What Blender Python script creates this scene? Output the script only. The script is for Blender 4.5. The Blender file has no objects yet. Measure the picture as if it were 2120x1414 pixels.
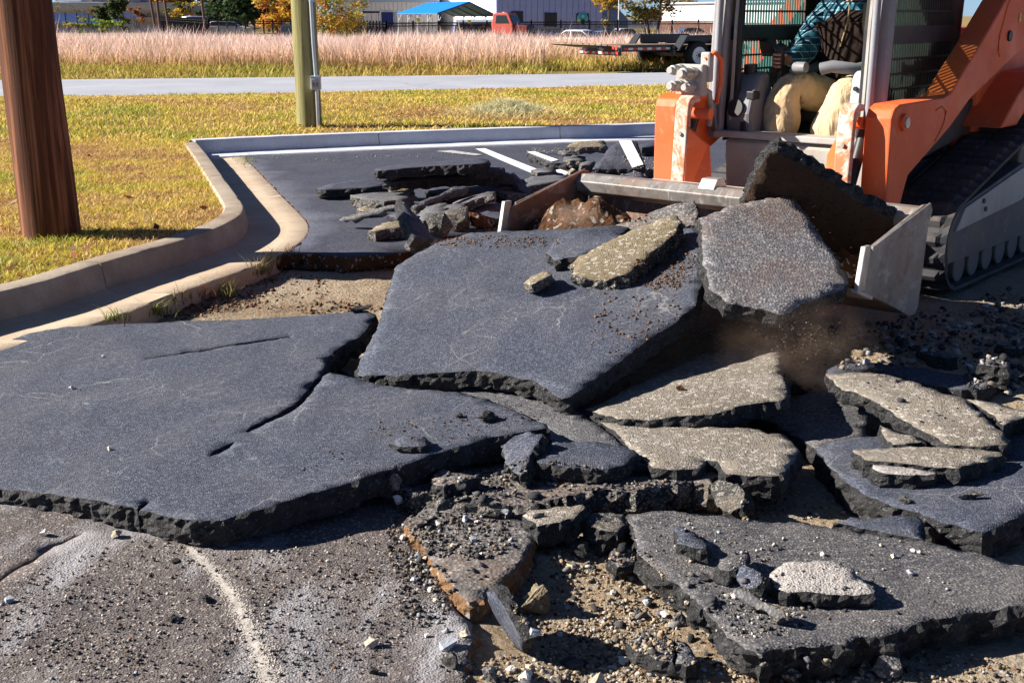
import bpy, bmesh, math, random
import numpy as np
from mathutils import Vector, Matrix, noise as mnoise
from mathutils.geometry import delaunay_2d_cdt

# ------------------------------------------------------------------ camera, sky, sun, exposure
SC = bpy.context.scene
COL = SC.collection
H = 1.48                                   # camera height above the car park surface
F = 2510.0                                 # focal length in photo pixels (2120 wide)
PITCH = math.atan(677 / F)
cam_d = bpy.data.cameras.new('camera')
cam = bpy.data.objects.new('camera', cam_d)
COL.objects.link(cam)
cam.location = (0, 0, H)
cam.rotation_euler = (math.pi / 2 - PITCH, 0, 0)
cam_d.sensor_width = 36
cam_d.lens = F / 2120 * 36
cam_d.clip_start = 0.05
cam_d.clip_end = 3000
SC.camera = cam

SUN_EL = math.radians(29.5)
SUN_TRAVEL = math.atan2(-0.04, 1.0)       # direction in which shadows fall, in the ground plane
world = bpy.data.worlds.new('World')
SC.world = world
world.use_nodes = True
wn = world.node_tree
bg = wn.nodes['Background']
sky = wn.nodes.new('ShaderNodeTexSky')
sky.sky_type = 'NISHITA'
sky.sun_disc = False
sky.sun_elevation = SUN_EL
# direction towards the sun
_sd = Vector((-math.cos(SUN_TRAVEL), -math.sin(SUN_TRAVEL), 0))
sky.sun_rotation = math.atan2(_sd.x, _sd.y)
sky.air_density = 0.42
sky.dust_density = 0.2
sky.ozone_density = 5.0
wn.links.new(sky.outputs[0], bg.inputs[0])
bg.inputs[1].default_value = 0.05

sun_d = bpy.data.lights.new('sun', 'SUN')
sun_d.energy = 5.0
sun_d.angle = math.radians(0.53)
sun_d.color = (1.0, 0.93, 0.83)
sun = bpy.data.objects.new('sun', sun_d)
COL.objects.link(sun)
to_sun = Vector((_sd.x * math.cos(SUN_EL), _sd.y * math.cos(SUN_EL), math.sin(SUN_EL)))
sun.rotation_euler = to_sun.to_track_quat('Z', 'Y').to_euler()
sun.location = to_sun * 60

vs = SC.view_settings
vs.view_transform = 'Standard'
vs.look = 'None'
vs.exposure = 1.32
vs.gamma = 1.0
vs.use_curve_mapping = False
SC.render.engine = 'CYCLES'
cy = SC.cycles
cy.use_denoising = True
cy.max_bounces = 6
cy.diffuse_bounces = 3
cy.glossy_bounces = 3
cy.transmission_bounces = 4
cy.transparent_max_bounces = 6
cy.volume_bounces = 0
cy.use_adaptive_sampling = True
cy.adaptive_threshold = 0.02

# ------------------------------------------------------------------ helpers
RND = random.Random(7)
CP, SP = math.cos(PITCH), math.sin(PITCH)
CAMP = Vector((0, 0, H))

def ray(u, v):
    dx = (u - 1060) / F
    dy = (707 - v) / F
    return Vector((dx, CP + dy * SP, -SP + dy * CP))

def P(u, v, z=0.0):
    """world point at height z seen at photo pixel (u, v)"""
    d = ray(u, v)
    return CAMP + d * ((z - H) / d.z)

def Q(u, v, Y):
    """world point at distance Y ahead of the camera seen at photo pixel (u, v)"""
    d = ray(u, v)
    return CAMP + d * (Y / d.y)

def link(ob, parent=None):
    COL.objects.link(ob)
    if parent is not None:
        ob.parent = parent
    return ob

def tag(o, label=None, cat=None, group=None, kind=None):
    if label: o['label'] = label
    if cat: o['category'] = cat
    if group: o['group'] = group
    if kind: o['kind'] = kind
    return o

def empty(name, loc=(0, 0, 0), rz=0.0, parent=None):
    o = bpy.data.objects.new(name, None)
    o.empty_display_size = 0.1
    o.location = loc
    o.rotation_euler = (0, 0, rz)
    return link(o, parent)

def bm_obj(name, bm, mat, parent=None, smooth=False, bevel=0.0, seg=2, origin=None, angle=None):
    bmesh.ops.recalc_face_normals(bm, faces=bm.faces)
    me = bpy.data.meshes.new(name)
    bm.to_mesh(me)
    bm.free()
    return me_obj(name, me, mat, parent, smooth, bevel, seg, origin, angle)

def me_obj(name, me, mat, parent=None, smooth=False, bevel=0.0, seg=2, origin=None, angle=None):
    mats = mat if isinstance(mat, (list, tuple)) else [mat]
    for m in mats:
        me.materials.append(m)
    if smooth:
        me.polygons.foreach_set('use_smooth', [True] * len(me.polygons))
        if angle is not None:
            try:
                me.set_sharp_from_angle(angle=angle)
            except Exception:
                pass
    ob = bpy.data.objects.new(name, me)
    if origin is not None:
        o = Vector(origin)
        me.transform(Matrix.Translation(-o))
        ob.location = o
    link(ob, parent)
    if bevel > 0:
        m = ob.modifiers.new('bevel', 'BEVEL')
        m.width = bevel
        m.segments = seg
        m.limit_method = 'ANGLE'
        m.angle_limit = math.radians(40)
    return ob

def pyd(name, verts, faces, mat, parent=None, **k):
    me = bpy.data.meshes.new(name)
    me.from_pydata([tuple(v) for v in verts], [], faces)
    me.update()
    return me_obj(name, me, mat, parent, **k)

def add_box(bm, c, s, rot=None):
    m = Matrix.Translation(Vector(c))
    if rot is not None:
        m = m @ rot
    m = m @ Matrix.Diagonal((s[0], s[1], s[2], 1))
    bmesh.ops.create_cube(bm, size=1.0, matrix=m)

def box(name, c, s, mat, parent=None, bevel=0.0, rot=None, seg=2):
    bm = bmesh.new()
    add_box(bm, (0, 0, 0), s, rot)
    return bm_obj2(name, bm, mat, parent, c, bevel, seg)

def bm_obj2(name, bm, mat, parent, loc, bevel=0.0, seg=2, smooth=False):
    o = bm_obj(name, bm, mat, parent, bevel=bevel, seg=seg, smooth=smooth)
    o.location = loc
    return o

def add_cyl(bm, p0, p1, r0, r1=None, n=16, cap=True):
    p0, p1 = Vector(p0), Vector(p1)
    r1 = r0 if r1 is None else r1
    d = p1 - p0
    L = d.length
    if L < 1e-9: return
    q = d.to_track_quat('Z', 'Y').to_matrix().to_4x4()
    bmesh.ops.create_cone(bm, cap_ends=cap, segments=n, radius1=r0, radius2=r1, depth=L,
                          matrix=Matrix.Translation((p0 + p1) / 2) @ q)

def cyl(name, p0, p1, r, mat, parent=None, r1=None, n=20, bevel=0.0):
    bm = bmesh.new()
    add_cyl(bm, p0, p1, r, r1, n)
    return bm_obj(name, bm, mat, parent, smooth=True, angle=math.radians(40), bevel=bevel, origin=p0)

def add_tube(bm, pts, r, n=8):
    """swept tube along a polyline, constant or per-point radius"""
    pts = [Vector(p) for p in pts]
    rs = r if isinstance(r, (list, tuple)) else [r] * len(pts)
    rings = []
    up = Vector((0, 0, 1))
    for i, p in enumerate(pts):
        t = (pts[min(i + 1, len(pts) - 1)] - pts[max(i - 1, 0)]).normalized()
        a = t.cross(up)
        if a.length < 1e-3: a = t.cross(Vector((1, 0, 0)))
        a.normalize()
        b = a.cross(t).normalized()
        rings.append([bm.verts.new(p + (a * math.cos(2 * math.pi * k / n) + b * math.sin(2 * math.pi * k / n)) * rs[i]) for k in range(n)])
    for i in range(len(rings) - 1):
        for k in range(n):
            bm.faces.new((rings[i][k], rings[i][(k + 1) % n], rings[i + 1][(k + 1) % n], rings[i + 1][k]))
    bm.faces.new(rings[0][::-1])
    bm.faces.new(rings[-1])

def tube(name, pts, r, mat, parent=None, n=10):
    bm = bmesh.new()
    add_tube(bm, pts, r, n)
    return bm_obj(name, bm, mat, parent, smooth=True, angle=math.radians(50), origin=pts[0])

def add_prism(bm, pts, lo, hi, axis='y'):
    """polygon in the plane across `axis`, extruded from lo to hi along it"""
    def mk(p, t):
        if axis == 'y': return (p[0], t, p[1])
        if axis == 'x': return (t, p[0], p[1])
        return (p[0], p[1], t)
    a = [bm.verts.new(mk(p, lo)) for p in pts]
    b = [bm.verts.new(mk(p, hi)) for p in pts]
    n = len(pts)
    bm.faces.new(a[::-1])
    bm.faces.new(b)
    for i in range(n):
        bm.faces.new((a[i], a[(i + 1) % n], b[(i + 1) % n], b[i]))

def prism(name, pts, lo, hi, mat, parent=None, axis='y', bevel=0.0, seg=2):
    bm = bmesh.new()
    add_prism(bm, pts, lo, hi, axis)
    return bm_obj(name, bm, mat, parent, bevel=bevel, seg=seg)

def fnoise(p, s, seed=0.0):
    return mnoise.noise(Vector((p[0] * s + seed, p[1] * s - seed * 1.7, p[2] * s + seed * 0.3)))

# ------------------------------------------------------------------ materials
class NT:
    def __init__(self, name, rough=0.85, spec=0.3, metal=0.0):
        self.m = bpy.data.materials.new(name)
        self.m.use_nodes = True
        self.t = self.m.node_tree
        self.b = self.t.nodes['Principled BSDF']
        self.b.inputs['Roughness'].default_value = rough
        self.b.inputs['Metallic'].default_value = metal
        self.b.inputs['Specular IOR Level'].default_value = spec
        self.tc = self.t.nodes.new('ShaderNodeTexCoord')
        self.o = self.tc.outputs['Object']
    def n(self, k, **kw):
        nd = self.t.nodes.new(k)
        for a, b in kw.items(): setattr(nd, a, b)
        return nd
    def l(self, a, b): self.t.links.new(a, b)
    def scale(self, vec, s):
        m = self.n('ShaderNodeMapping')
        self.l(vec, m.inputs['Vector'])
        m.inputs['Scale'].default_value = s
        return m.outputs[0]
    def noise(self, scale, detail=4, rough=0.55, vec=None, dist=0.0):
        nd = self.n('ShaderNodeTexNoise')
        nd.inputs['Scale'].default_value = scale
        nd.inputs['Detail'].default_value = detail
        nd.inputs['Roughness'].default_value = rough
        nd.inputs['Distortion'].default_value = dist
        self.l(vec or self.o, nd.inputs['Vector'])
        return nd.outputs['Fac']
    def noisec(self, scale, detail=2, vec=None):
        nd = self.n('ShaderNodeTexNoise')
        nd.inputs['Scale'].default_value = scale
        nd.inputs['Detail'].default_value = detail
        self.l(vec or self.o, nd.inputs['Vector'])
        return nd.outputs['Color']
    def voro(self, scale, feature='F1', vec=None, out='Distance', rnd=1.0):
        nd = self.n('ShaderNodeTexVoronoi', feature=feature)
        nd.inputs['Scale'].default_value = scale
        nd.inputs['Randomness'].default_value = rnd
        self.l(vec or self.o, nd.inputs['Vector'])
        return nd.outputs[out]
    def ramp(self, fac, stops, interp='LINEAR'):
        nd = self.n('ShaderNodeValToRGB')
        nd.color_ramp.interpolation = interp
        e = nd.color_ramp.elements
        while len(e) > 1: e.remove(e[-1])
        e[0].position = stops[0][0]
        e[0].color = tuple(stops[0][1]) + (1,) if not isinstance(stops[0][1], (int, float)) else (stops[0][1],) * 3 + (1,)
        for p, c in stops[1:]:
            x = e.new(p)
            x.color = tuple(c) + (1,) if not isinstance(c, (int, float)) else (c, c, c, 1)
        self.l(fac, nd.inputs[0])
        return nd.outputs[0]
    def mix(self, fac, a, b, mode='MIX'):
        nd = self.n('ShaderNodeMix', data_type='RGBA', blend_type=mode)
        for s, x in ((nd.inputs['Factor'], fac), (nd.inputs[6], a), (nd.inputs[7], b)):
            if isinstance(x, (int, float)):
                s.default_value = x
            elif isinstance(x, (tuple, list)):
                s.default_value = tuple(x) + (1,)
            else:
                self.l(x, s)
        return nd.outputs[2]
    def math(self, op, a, b=None):
        nd = self.n('ShaderNodeMath', operation=op)
        for s, x in ((nd.inputs[0], a), (nd.inputs[1], b)):
            if x is None: continue
            if isinstance(x, (int, float)): s.default_value = x
            else: self.l(x, s)
        return nd.outputs[0]
    def sep(self, vec, ax):
        nd = self.n('ShaderNodeSeparateXYZ')
        self.l(vec, nd.inputs[0])
        return nd.outputs[ax]
    def warp(self, amt, scale, vec=None):
        c = self.noisec(scale, 3, vec)
        s = self.n('ShaderNodeVectorMath', operation='SUBTRACT')
        self.l(c, s.inputs[0]); s.inputs[1].default_value = (.5, .5, .5)
        k = self.n('ShaderNodeVectorMath', operation='SCALE')
        self.l(s.outputs[0], k.inputs[0]); k.inputs['Scale'].default_value = amt
        a = self.n('ShaderNodeVectorMath', operation='ADD')
        self.l(vec or self.o, a.inputs[0]); self.l(k.outputs[0], a.inputs[1])
        return a.outputs[0]
    def bump(self, h, strength=0.3, dist=0.01, prev=None):
        nd = self.n('ShaderNodeBump')
        nd.inputs['Strength'].default_value = strength
        nd.inputs['Distance'].default_value = dist
        self.l(h, nd.inputs['Height'])
        if prev is not None: self.l(prev, nd.inputs['Normal'])
        self.l(nd.outputs[0], self.b.inputs['Normal'])
        return nd.outputs[0]
    def col(self, c):
        if isinstance(c, (tuple, list)): self.b.inputs['Base Color'].default_value = tuple(c) + (1,)
        else: self.l(c, self.b.inputs['Base Color'])
        return self
    def rough(self, r):
        self.l(r, self.b.inputs['Roughness'])
        return self

def m_plain(name, c, rough=0.7, spec=0.3, metal=0.0, var=0.25, scale=8.0, bump=0.0):
    t = NT(name, rough, spec, metal)
    n = t.noise(scale, 5, 0.6)
    lo = tuple(x * (1 - var) for x in c); hi = tuple(min(1, x * (1 + var)) for x in c)
    t.col(t.ramp(n, [(0.3, lo), (0.7, hi)]))
    if bump: t.bump(t.noise(scale * 6, 4), bump, 0.004)
    return t.m

def m_asphalt(name, base, speck, dust, dustc, cracks, agg=115.0, bump=0.5, wear=0.55):
    """asphalt surface: bitumen with aggregate, hairline cracks and dusty patches"""
    t = NT(name, 0.8, 0.35)
    big = t.noise(1.5, 6, 0.65)
    c0 = t.ramp(big, [(0.3, tuple(x * 0.6 for x in base)), (0.5, base), (0.7, tuple(x * 1.5 for x in base))])
    cell = t.voro(agg, 'F1', out='Color')
    r = t.sep(cell, 0)
    st = t.ramp(r, [(0.0, tuple(x * 0.55 for x in base)), (0.5, base), (0.8, speck), (1.0, tuple(min(1, x * 1.5) for x in speck))])
    c1 = t.mix(0.7, c0, st)
    d = t.voro(agg, 'F1')
    pit = t.ramp(d, [(0.25, 1.0), (0.75, 0.35)])
    c1 = t.mix(wear, c1, pit, 'MULTIPLY')
    if cracks > 0:
        w = t.warp(0.05, 14.0)
        e = t.voro(3.6, 'DISTANCE_TO_EDGE', w)
        w2 = t.warp(0.03, 22.0)
        e2 = t.voro(11.0, 'DISTANCE_TO_EDGE', w2)
        ln = t.ramp(e, [(0.0, 1.0), (0.010, 0.0)])
        ln2 = t.ramp(e2, [(0.0, 1.0), (0.024, 0.0)])
        mk = t.ramp(t.noise(2.2, 3), [(0.50, 0.0), (0.62, 1.0)])
        mk2 = t.ramp(t.noise(3.1, 3, vec=w), [(0.50, 0.0), (0.62, 1.0)])
        brk = t.ramp(t.noise(30, 3), [(0.42, 0.0), (0.6, 1.0)])
        f = t.math('MULTIPLY', t.math('MAXIMUM', t.math('MULTIPLY', ln, mk), t.math('MULTIPLY', t.math('MULTIPLY', ln2, mk2), brk)), cracks)
        c1 = t.mix(f, c1, (0.30, 0.30, 0.30))
    if dust > 0:
        dn = t.noise(2.6, 6, 0.62)
        fine = t.noise(60, 3, 0.7)
        dm = t.math('MULTIPLY', t.ramp(dn, [(0.42, 0.15), (0.68, 1.0)]), t.ramp(fine, [(0.35, 0.3), (0.65, 1.0)]))
        c1 = t.mix(t.math('MULTIPLY', dm, dust), c1, dustc)
    # faint polished tracks and oil stains
    sv = t.warp(0.3, 1.3, t.scale(t.o, (3.0, 0.5, 1)))
    c1 = t.mix(t.ramp(t.noise(2.0, 4, 0.6, vec=sv), [(0.55, 0.0), (0.75, 0.45)]), c1, tuple(x * 0.55 for x in base))
    t.col(c1)
    b = t.bump(d, bump, 0.006)
    t.bump(t.noise(14, 5), bump * 0.6, 0.012, b)
    return t.m

def m_fracture(name, lo, hi, fleck, amount=0.80, dust=None):
    """broken edge of asphalt: dark binder with pale stones"""
    t = NT(name, 0.75, 0.4)
    n = t.noise(22, 5, 0.65)
    c = t.ramp(n, [(0.3, lo), (0.7, hi)])
    cc = t.voro(150, 'F1', out='Color')
    r = t.sep(cc, 1)
    c = t.mix(t.ramp(r, [(amount, 0.0), (amount + 0.08, 1.0)]), c, fleck)
    if dust:
        c = t.mix(t.ramp(t.noise(6, 5, 0.7), [(0.5, 0.0), (0.68, 0.75)]), c, dust)
    t.col(c)
    b = t.bump(t.voro(120, 'F1'), 0.7, 0.008)
    t.bump(t.noise(30, 6, 0.75), 1.0, 0.025, b)
    return t.m

def m_under(name, c1, c2, dark):
    """dusty underside of a lifted slab"""
    t = NT(name, 0.92, 0.15)
    n = t.noise(3.2, 6, 0.62)
    c = t.ramp(n, [(0.3, c1), (0.72, c2)])
    sp = t.noise(42, 4, 0.7)
    c = t.mix(t.ramp(sp, [(0.54, 0.0), (0.68, 0.75)]), c, dark)
    big = t.noise(1.4, 5, 0.65)
    c = t.mix(t.ramp(big, [(0.5, 0.0), (0.68, 0.5)]), c, dark)
    pale = t.voro(75, 'F1', out='Color')
    if c1[0] > .1: c = t.mix(t.ramp(t.sep(pale, 0), [(0.80, 0.0), (0.9, 0.55)]), c, (0.52, 0.49, 0.44))
    t.col(c)
    b = t.bump(t.noise(26, 6, 0.75), 0.8, 0.016)
    t.bump(t.voro(140, 'F1'), 0.6, 0.006, b)
    return t.m

def m_soil(name, c1, c2, c3):
    t = NT(name, 0.95, 0.1)
    n = t.noise(1.1, 6, 0.6)
    c = t.ramp(n, [(0.3, c1), (0.5, c2), (0.72, c3)])
    f = t.noise(55, 5, 0.7)
    c = t.mix(0.55, c, t.ramp(f, [(0.3, 0.25), (0.7, 1.0)]), 'MULTIPLY')
    st = t.voro(60, 'F1', out='Color')
    c = t.mix(t.ramp(t.sep(st, 2), [(0.86, 0.0), (0.93, 0.7)]), c, (0.42, 0.40, 0.36))
    t.col(c)
    b = t.bump(t.noise(28, 6, 0.72), 0.9, 0.03)
    t.bump(t.voro(45, 'F1'), 0.5, 0.015, b)
    return t.m

def m_attr(name, rough=0.8, trans=0.0, spec=0.2):
    """colour per blade / leaf / stone, stored on the mesh"""
    t = NT(name, rough, spec)
    a = t.n('ShaderNodeAttribute', attribute_name='tint')
    t.col(a.outputs['Color'])
    if name == 'gravel_stone': t.bump(t.noise(160, 4, .7), .6, .006)
    if trans > 0:
        out = t.t.nodes['Material Output']
        tr = t.n('ShaderNodeBsdfTranslucent')
        t.l(a.outputs['Color'], tr.inputs[0])
        mx = t.n('ShaderNodeMixShader')
        mx.inputs[0].default_value = trans
        t.l(t.b.outputs[0], mx.inputs[1]); t.l(tr.outputs[0], mx.inputs[2])
        t.l(mx.outputs[0], out.inputs[0])
    return t.m

M = {}
M['asphalt'] = m_asphalt('asphalt_surface', (0.040, 0.050, 0.080), (0.118, 0.135, 0.182), 0.32, (0.15, 0.135, 0.125), 0.7, agg=185)
M['asphalt_far'] = m_asphalt('asphalt_lot', (0.038, 0.043, 0.068), (0.066, 0.073, 0.105), 0.45, (0.10, 0.092, 0.10), 0.0, agg=90, bump=0.3, wear=0.3)
M['asphalt_dusty'] = m_asphalt('asphalt_dusty', (0.060, 0.062, 0.076), (0.18, 0.172, 0.168), 0.5, (0.20, 0.178, 0.155), 0.0, agg=130)
M['asphalt_grey'] = m_asphalt('asphalt_grey', (0.08, 0.083, 0.10), (0.20, 0.20, 0.21), 0.4, (0.24, 0.215, 0.19), 0.0, agg=130)
M['asphalt_tipped'] = m_asphalt('asphalt_tipped', (0.15, 0.155, 0.175), (0.30, 0.30, 0.31), 0.9, (0.115, 0.065, 0.04), 0.0, agg=95)
M['asphalt_soiled'] = m_asphalt('asphalt_soiled', (0.115, 0.115, 0.125), (0.27, 0.26, 0.25), 0.85, (0.17, 0.11, 0.07), 0.0, agg=85)
M['fracture'] = m_fracture('asphalt_fracture', (0.010, 0.010, 0.011), (0.045, 0.045, 0.048), (0.11, 0.105, 0.10), 0.90)
M['fracture_dusty'] = m_fracture('asphalt_fracture_dusty', (0.022, 0.021, 0.021), (0.085, 0.082, 0.08), (0.26, 0.24, 0.21), 0.72, (0.24, 0.20, 0.16))
M['under_tan'] = m_under('slab_underside_tan', (0.185, 0.158, 0.125), (0.285, 0.258, 0.226), (0.085, 0.068, 0.052))
M['under_yellow'] = m_under('slab_underside_yellow', (0.165, 0.13, 0.08), (0.24, 0.205, 0.145), (0.085, 0.058, 0.035))
M['under_pale'] = m_under('slab_underside_pale', (0.30, 0.275, 0.26), (0.43, 0.405, 0.39), (0.14, 0.125, 0.11))
M['under_dark'] = m_under('slab_underside_dark', (0.035, 0.022, 0.016), (0.075, 0.048, 0.035), (0.012, 0.009, 0.008))
M['soil'] = m_soil('soil', (0.22, 0.145, 0.085), (0.34, 0.255, 0.17), (0.42, 0.345, 0.265))
M['red_soil'] = m_soil('red_soil', (0.07, 0.032, 0.016), (0.12, 0.056, 0.028), (0.17, 0.092, 0.052))
M['clay'] = m_soil('orange_clay', (0.16, 0.085, 0.045), (0.28, 0.15, 0.075), (0.33, 0.21, 0.12))
M['white_paint'] = m_plain('white_paint', (0.78, 0.78, 0.76), 0.6, 0.3, var=0.08, scale=20)
M['gravel'] = m_attr('gravel_stone', 0.85)
M['leaf'] = m_attr('leaf_blade', 0.7, 0.35)
M['grass'] = m_attr('grass_blade', 0.7, 0.3)

# ------------------------------------------------------------------ mesh helpers for ground, slabs, blades
def mesh_np(name, V, T, tint=None, smooth=False):
    V = np.asarray(V, np.float32); T = np.asarray(T, np.int32)
    me = bpy.data.meshes.new(name)
    me.vertices.add(len(V)); me.vertices.foreach_set('co', V.ravel())
    me.loops.add(T.size); me.loops.foreach_set('vertex_index', T.ravel())
    k = T.shape[1]
    me.polygons.add(len(T))
    me.polygons.foreach_set('loop_start', np.arange(0, T.size, k, dtype=np.int32))
    me.polygons.foreach_set('loop_total', np.full(len(T), k, np.int32))
    if smooth: me.polygons.foreach_set('use_smooth', np.ones(len(T), bool))
    if tint is not None:
        a = me.color_attributes.new('tint', 'FLOAT_COLOR', 'POINT')
        c = np.ones((len(V), 4), np.float32); c[:, :3] = np.clip(tint, 0, 1)
        a.data.foreach_set('color', c.ravel())
    me.update(calc_edges=True)
    me.validate()
    return me

def inpoly(pts, poly):
    x, y = pts[:, 0], pts[:, 1]
    res = np.zeros(len(pts), bool)
    n = len(poly)
    j = n - 1
    for i in range(n):
        xi, yi = poly[i]; xj, yj = poly[j]
        if yi != yj:
            c = ((yi > y) != (yj > y)) & (x < (xj - xi) * (y - yi) / (yj - yi) + xi)
            res ^= c
        j = i
    return res

def refine(poly, seg, jit, rnd, wob=0.0):
    """closed 2D outline, split into short pieces and made ragged"""
    out = []
    n = len(poly)
    ph = rnd.uniform(0, 100)
    for i in range(n):
        a = Vector(poly[i]); b = Vector(poly[(i + 1) % n])
        L = (b - a).length
        k = max(1, int(L / seg))
        d = (b - a) / max(L, 1e-9)
        nn = Vector((-d.y, d.x))
        for j in range(k):
            t = j / k
            p = a.lerp(b, t)
            fall = math.sin(math.pi * t) ** 0.5 if L > 1e-9 else 0
            low = mnoise.noise(Vector((p.x * 5 + ph, p.y * 5, ph))) * wob * fall
            mid = mnoise.noise(Vector((p.x * 22 + ph, p.y * 22, -ph))) * jit * 1.3 * (0.35 + 0.65 * fall)
            p = p + nn * (low + mid + rnd.uniform(-jit, jit) * 0.5)
            out.append(p)
    return out

class Plane:
    def __init__(self, a, b, c):
        self.o = a
        n = (b - a).cross(c - a).normalized()
        if n.dot(CAMP - a) < 0: n = -n
        self.n = n
        self.e1 = (Vector((1, 0, 0)) - n * n.x).normalized()
        self.e2 = n.cross(self.e1).normalized()
    def hit(self, u, v):
        d = ray(u, v)
        t = (self.o - CAMP).dot(self.n) / d.dot(self.n)
        return CAMP + d * t
    def to2(self, p):
        q = p - self.o
        return (q.dot(self.e1), q.dot(self.e2))
    def to3(self, x, y, h=0.0):
        return self.o + self.e1 * x + self.e2 * y + self.n * h

def refpt(r):
    if isinstance(r[2], str):                      # height above another slab
        pl = SLABS[r[2]][1]
        return pl.hit(r[0], r[1]) + pl.n * r[3]
    return P(*r) if len(r) == 3 else Q(r[0], r[1], r[3])

def slab_mesh(name, poly, pl, thick, seg, jit, grid, amp, rnd, rough=0.012, bend=None, taper=0.0, wob=0.0, rows=None, hscale=9.0, holes=()):
    """closed slab: triangulated top, ragged fractured sides, underside"""
    jit *= 1.45
    ol = refine(poly, seg, jit, rnd, wob)
    hl = [refine(hp, seg, 0.0, rnd, 0) for hp in holes]
    xs = [p[0] for p in ol]; ys = [p[1] for p in ol]
    gx = np.arange(min(xs) + grid * .5, max(xs), grid); gy = np.arange(min(ys) + grid * .5, max(ys), grid)
    pts = []
    if len(gx) and len(gy):
        G = np.array([(x + rnd.uniform(-.3, .3) * grid, y + rnd.uniform(-.3, .3) * grid) for x in gx for y in gy])
        G = G[inpoly(G, [(p[0], p[1]) for p in ol])]
        for hp in hl: G = G[~inpoly(G, [(p[0], p[1]) for p in hp])]
        if len(G):
            O = np.array([(p[0], p[1]) for p in ol] + [(p[0], p[1]) for hp in hl for p in hp])
            keep = []
            for q in G:
                if np.min(np.sum((O - q) ** 2, 1)) > (seg * 0.8) ** 2: keep.append(q)
            pts = keep
    vs2 = [Vector((p[0], p[1])) for p in ol] + [Vector((float(q[0]), float(q[1]))) for q in pts]
    n = len(ol)
    edges = [(i, (i + 1) % n) for i in range(n)]
    for hp in hl:
        k0 = len(vs2); vs2 += [Vector((p[0], p[1])) for p in hp]
        edges += [(k0 + i, k0 + (i + 1) % len(hp)) for i in range(len(hp))]
    v2, e2, f2, _, _, _ = delaunay_2d_cdt(vs2, edges, [], 1, 1e-6)
    for hp in hl:
        cen = np.array([[sum(v2[i].x for i in f) / 3, sum(v2[i].y for i in f) / 3] for f in f2])
        ins = inpoly(cen, [(p[0], p[1]) for p in hp])
        f2 = [f for f, q in zip(f2, ins) if not q]
    sd = rnd.uniform(0, 50)
    ec = {}
    for f in f2:
        for i in range(len(f)):
            a, b = f[i], f[(i + 1) % len(f)]
            ec[(a, b)] = 1
    bnd = [e for e in ec if (e[1], e[0]) not in ec]
    nxt = {a: b for a, b in bnd}
    prv = {b: a for a, b in bnd}
    bset = set(nxt)
    V = []; Fc = []; MI = []
    for i, p in enumerate(v2):
        h = amp * mnoise.noise(Vector((p.x * hscale + sd, p.y * hscale, sd))) + amp * .45 * mnoise.noise(Vector((p.x * 31 + sd, p.y * 31, -sd)))
        if i in bset: h -= amp * rnd.uniform(0.0, 0.35)
        if bend: h += bend(p.x, p.y)
        V.append(pl.to3(p.x, p.y, h))
    for f in f2:
        Fc.append(tuple(f)); MI.append(0)
    nb = len(v2)
    rows = rows or max(2, int(round(thick / max(seg * 0.7, 0.012))))
    prev = {i: i for i in bset}
    for r in range(1, rows + 1):
        cur = {}
        fr = r / rows
        for i in bset:
            a, b, c = v2[prv[i]], v2[i], v2[nxt[i]]
            t = (c - a)
            t = t.normalized() if t.length > 1e-9 else Vector((1, 0))
            nn = Vector((t.y, -t.x))                 # outwards for a counter-clockwise loop
            w = V[i] - pl.n * (thick * fr)
            off = rough * (1.2 * mnoise.noise(w * 26 + Vector((sd, 0, 0))) + 0.9 * mnoise.noise(w * 70 + Vector((0, sd, 0)))) + rough * 0.4 * math.sin(math.pi * fr) - taper * fr
            dz = rough * .5 * mnoise.noise(w * 33 + Vector((0, 0, sd)))
            if r == rows: dz = rough * 1.2 * mnoise.noise(w * 17 + Vector((0, 0, sd)))
            V.append(w + pl.e1 * (nn.x * off) + pl.e2 * (nn.y * off) + pl.n * dz)
            cur[i] = len(V) - 1
        for i in bset:
            j = nxt[i]
            Fc.append((prev[j], prev[i], cur[i], cur[j])); MI.append(1)
        prev = cur
    bot = {}
    for i, p in enumerate(v2):
        if i in bset: bot[i] = prev[i]
        else:
            w = V[i] - pl.n * thick
            V.append(w + pl.n * (rough * mnoise.noise(w * 15)))
            bot[i] = len(V) - 1
    for f in f2:
        Fc.append(tuple(bot[i] for i in reversed(f))); MI.append(2)
    me = bpy.data.meshes.new(name)
    me.from_pydata([tuple(v) for v in V], [], Fc)
    me.polygons.foreach_set('material_index', MI)
    me.polygons.foreach_set('use_smooth', [m == 0 for m in MI])
    me.update()
    return me

SLABS = {}
def slab(key, name, label, outline, refs, thick=0.085, mats=('asphalt', 'fracture', 'under_tan'), seg=0.025, jit=0.006,
         grid=0.06, amp=0.004, rough=0.012, bend=None, taper=0.0, wob=0.012, cat='slab', group='broken asphalt pieces', kind=None, parent=None, holes=()):
    rnd = random.Random(sum(ord(c) * (i + 3) for i, c in enumerate(key)))
    pl = Plane(*[refpt(r) for r in refs])
    pts = [pl.hit(u, v) for u, v in outline]
    c = Vector((0, 0, 0))
    for p in pts: c += p
    pl.o = c / len(pts)
    poly = [pl.to2(p) for p in pts]
    ar = sum(poly[i][0] * poly[(i + 1) % len(poly)][1] - poly[(i + 1) % len(poly)][0] * poly[i][1] for i in range(len(poly)))
    if ar < 0: poly = poly[::-1]
    hp = [[pl.to2(pl.hit(u, v)) for u, v in h] for h in holes]
    me = slab_mesh(name, poly, pl, thick, seg, jit, grid, amp, rnd, rough, bend, taper, wob, holes=hp)
    ob = me_obj(name, me, [M[m] if isinstance(m, str) else m for m in mats], parent, origin=tuple(pl.o))
    if parent is None:
        if kind: tag(ob, kind=kind)
        else: tag(ob, label, cat, group)
    SLABS[key] = (ob, pl)
    return ob

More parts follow.
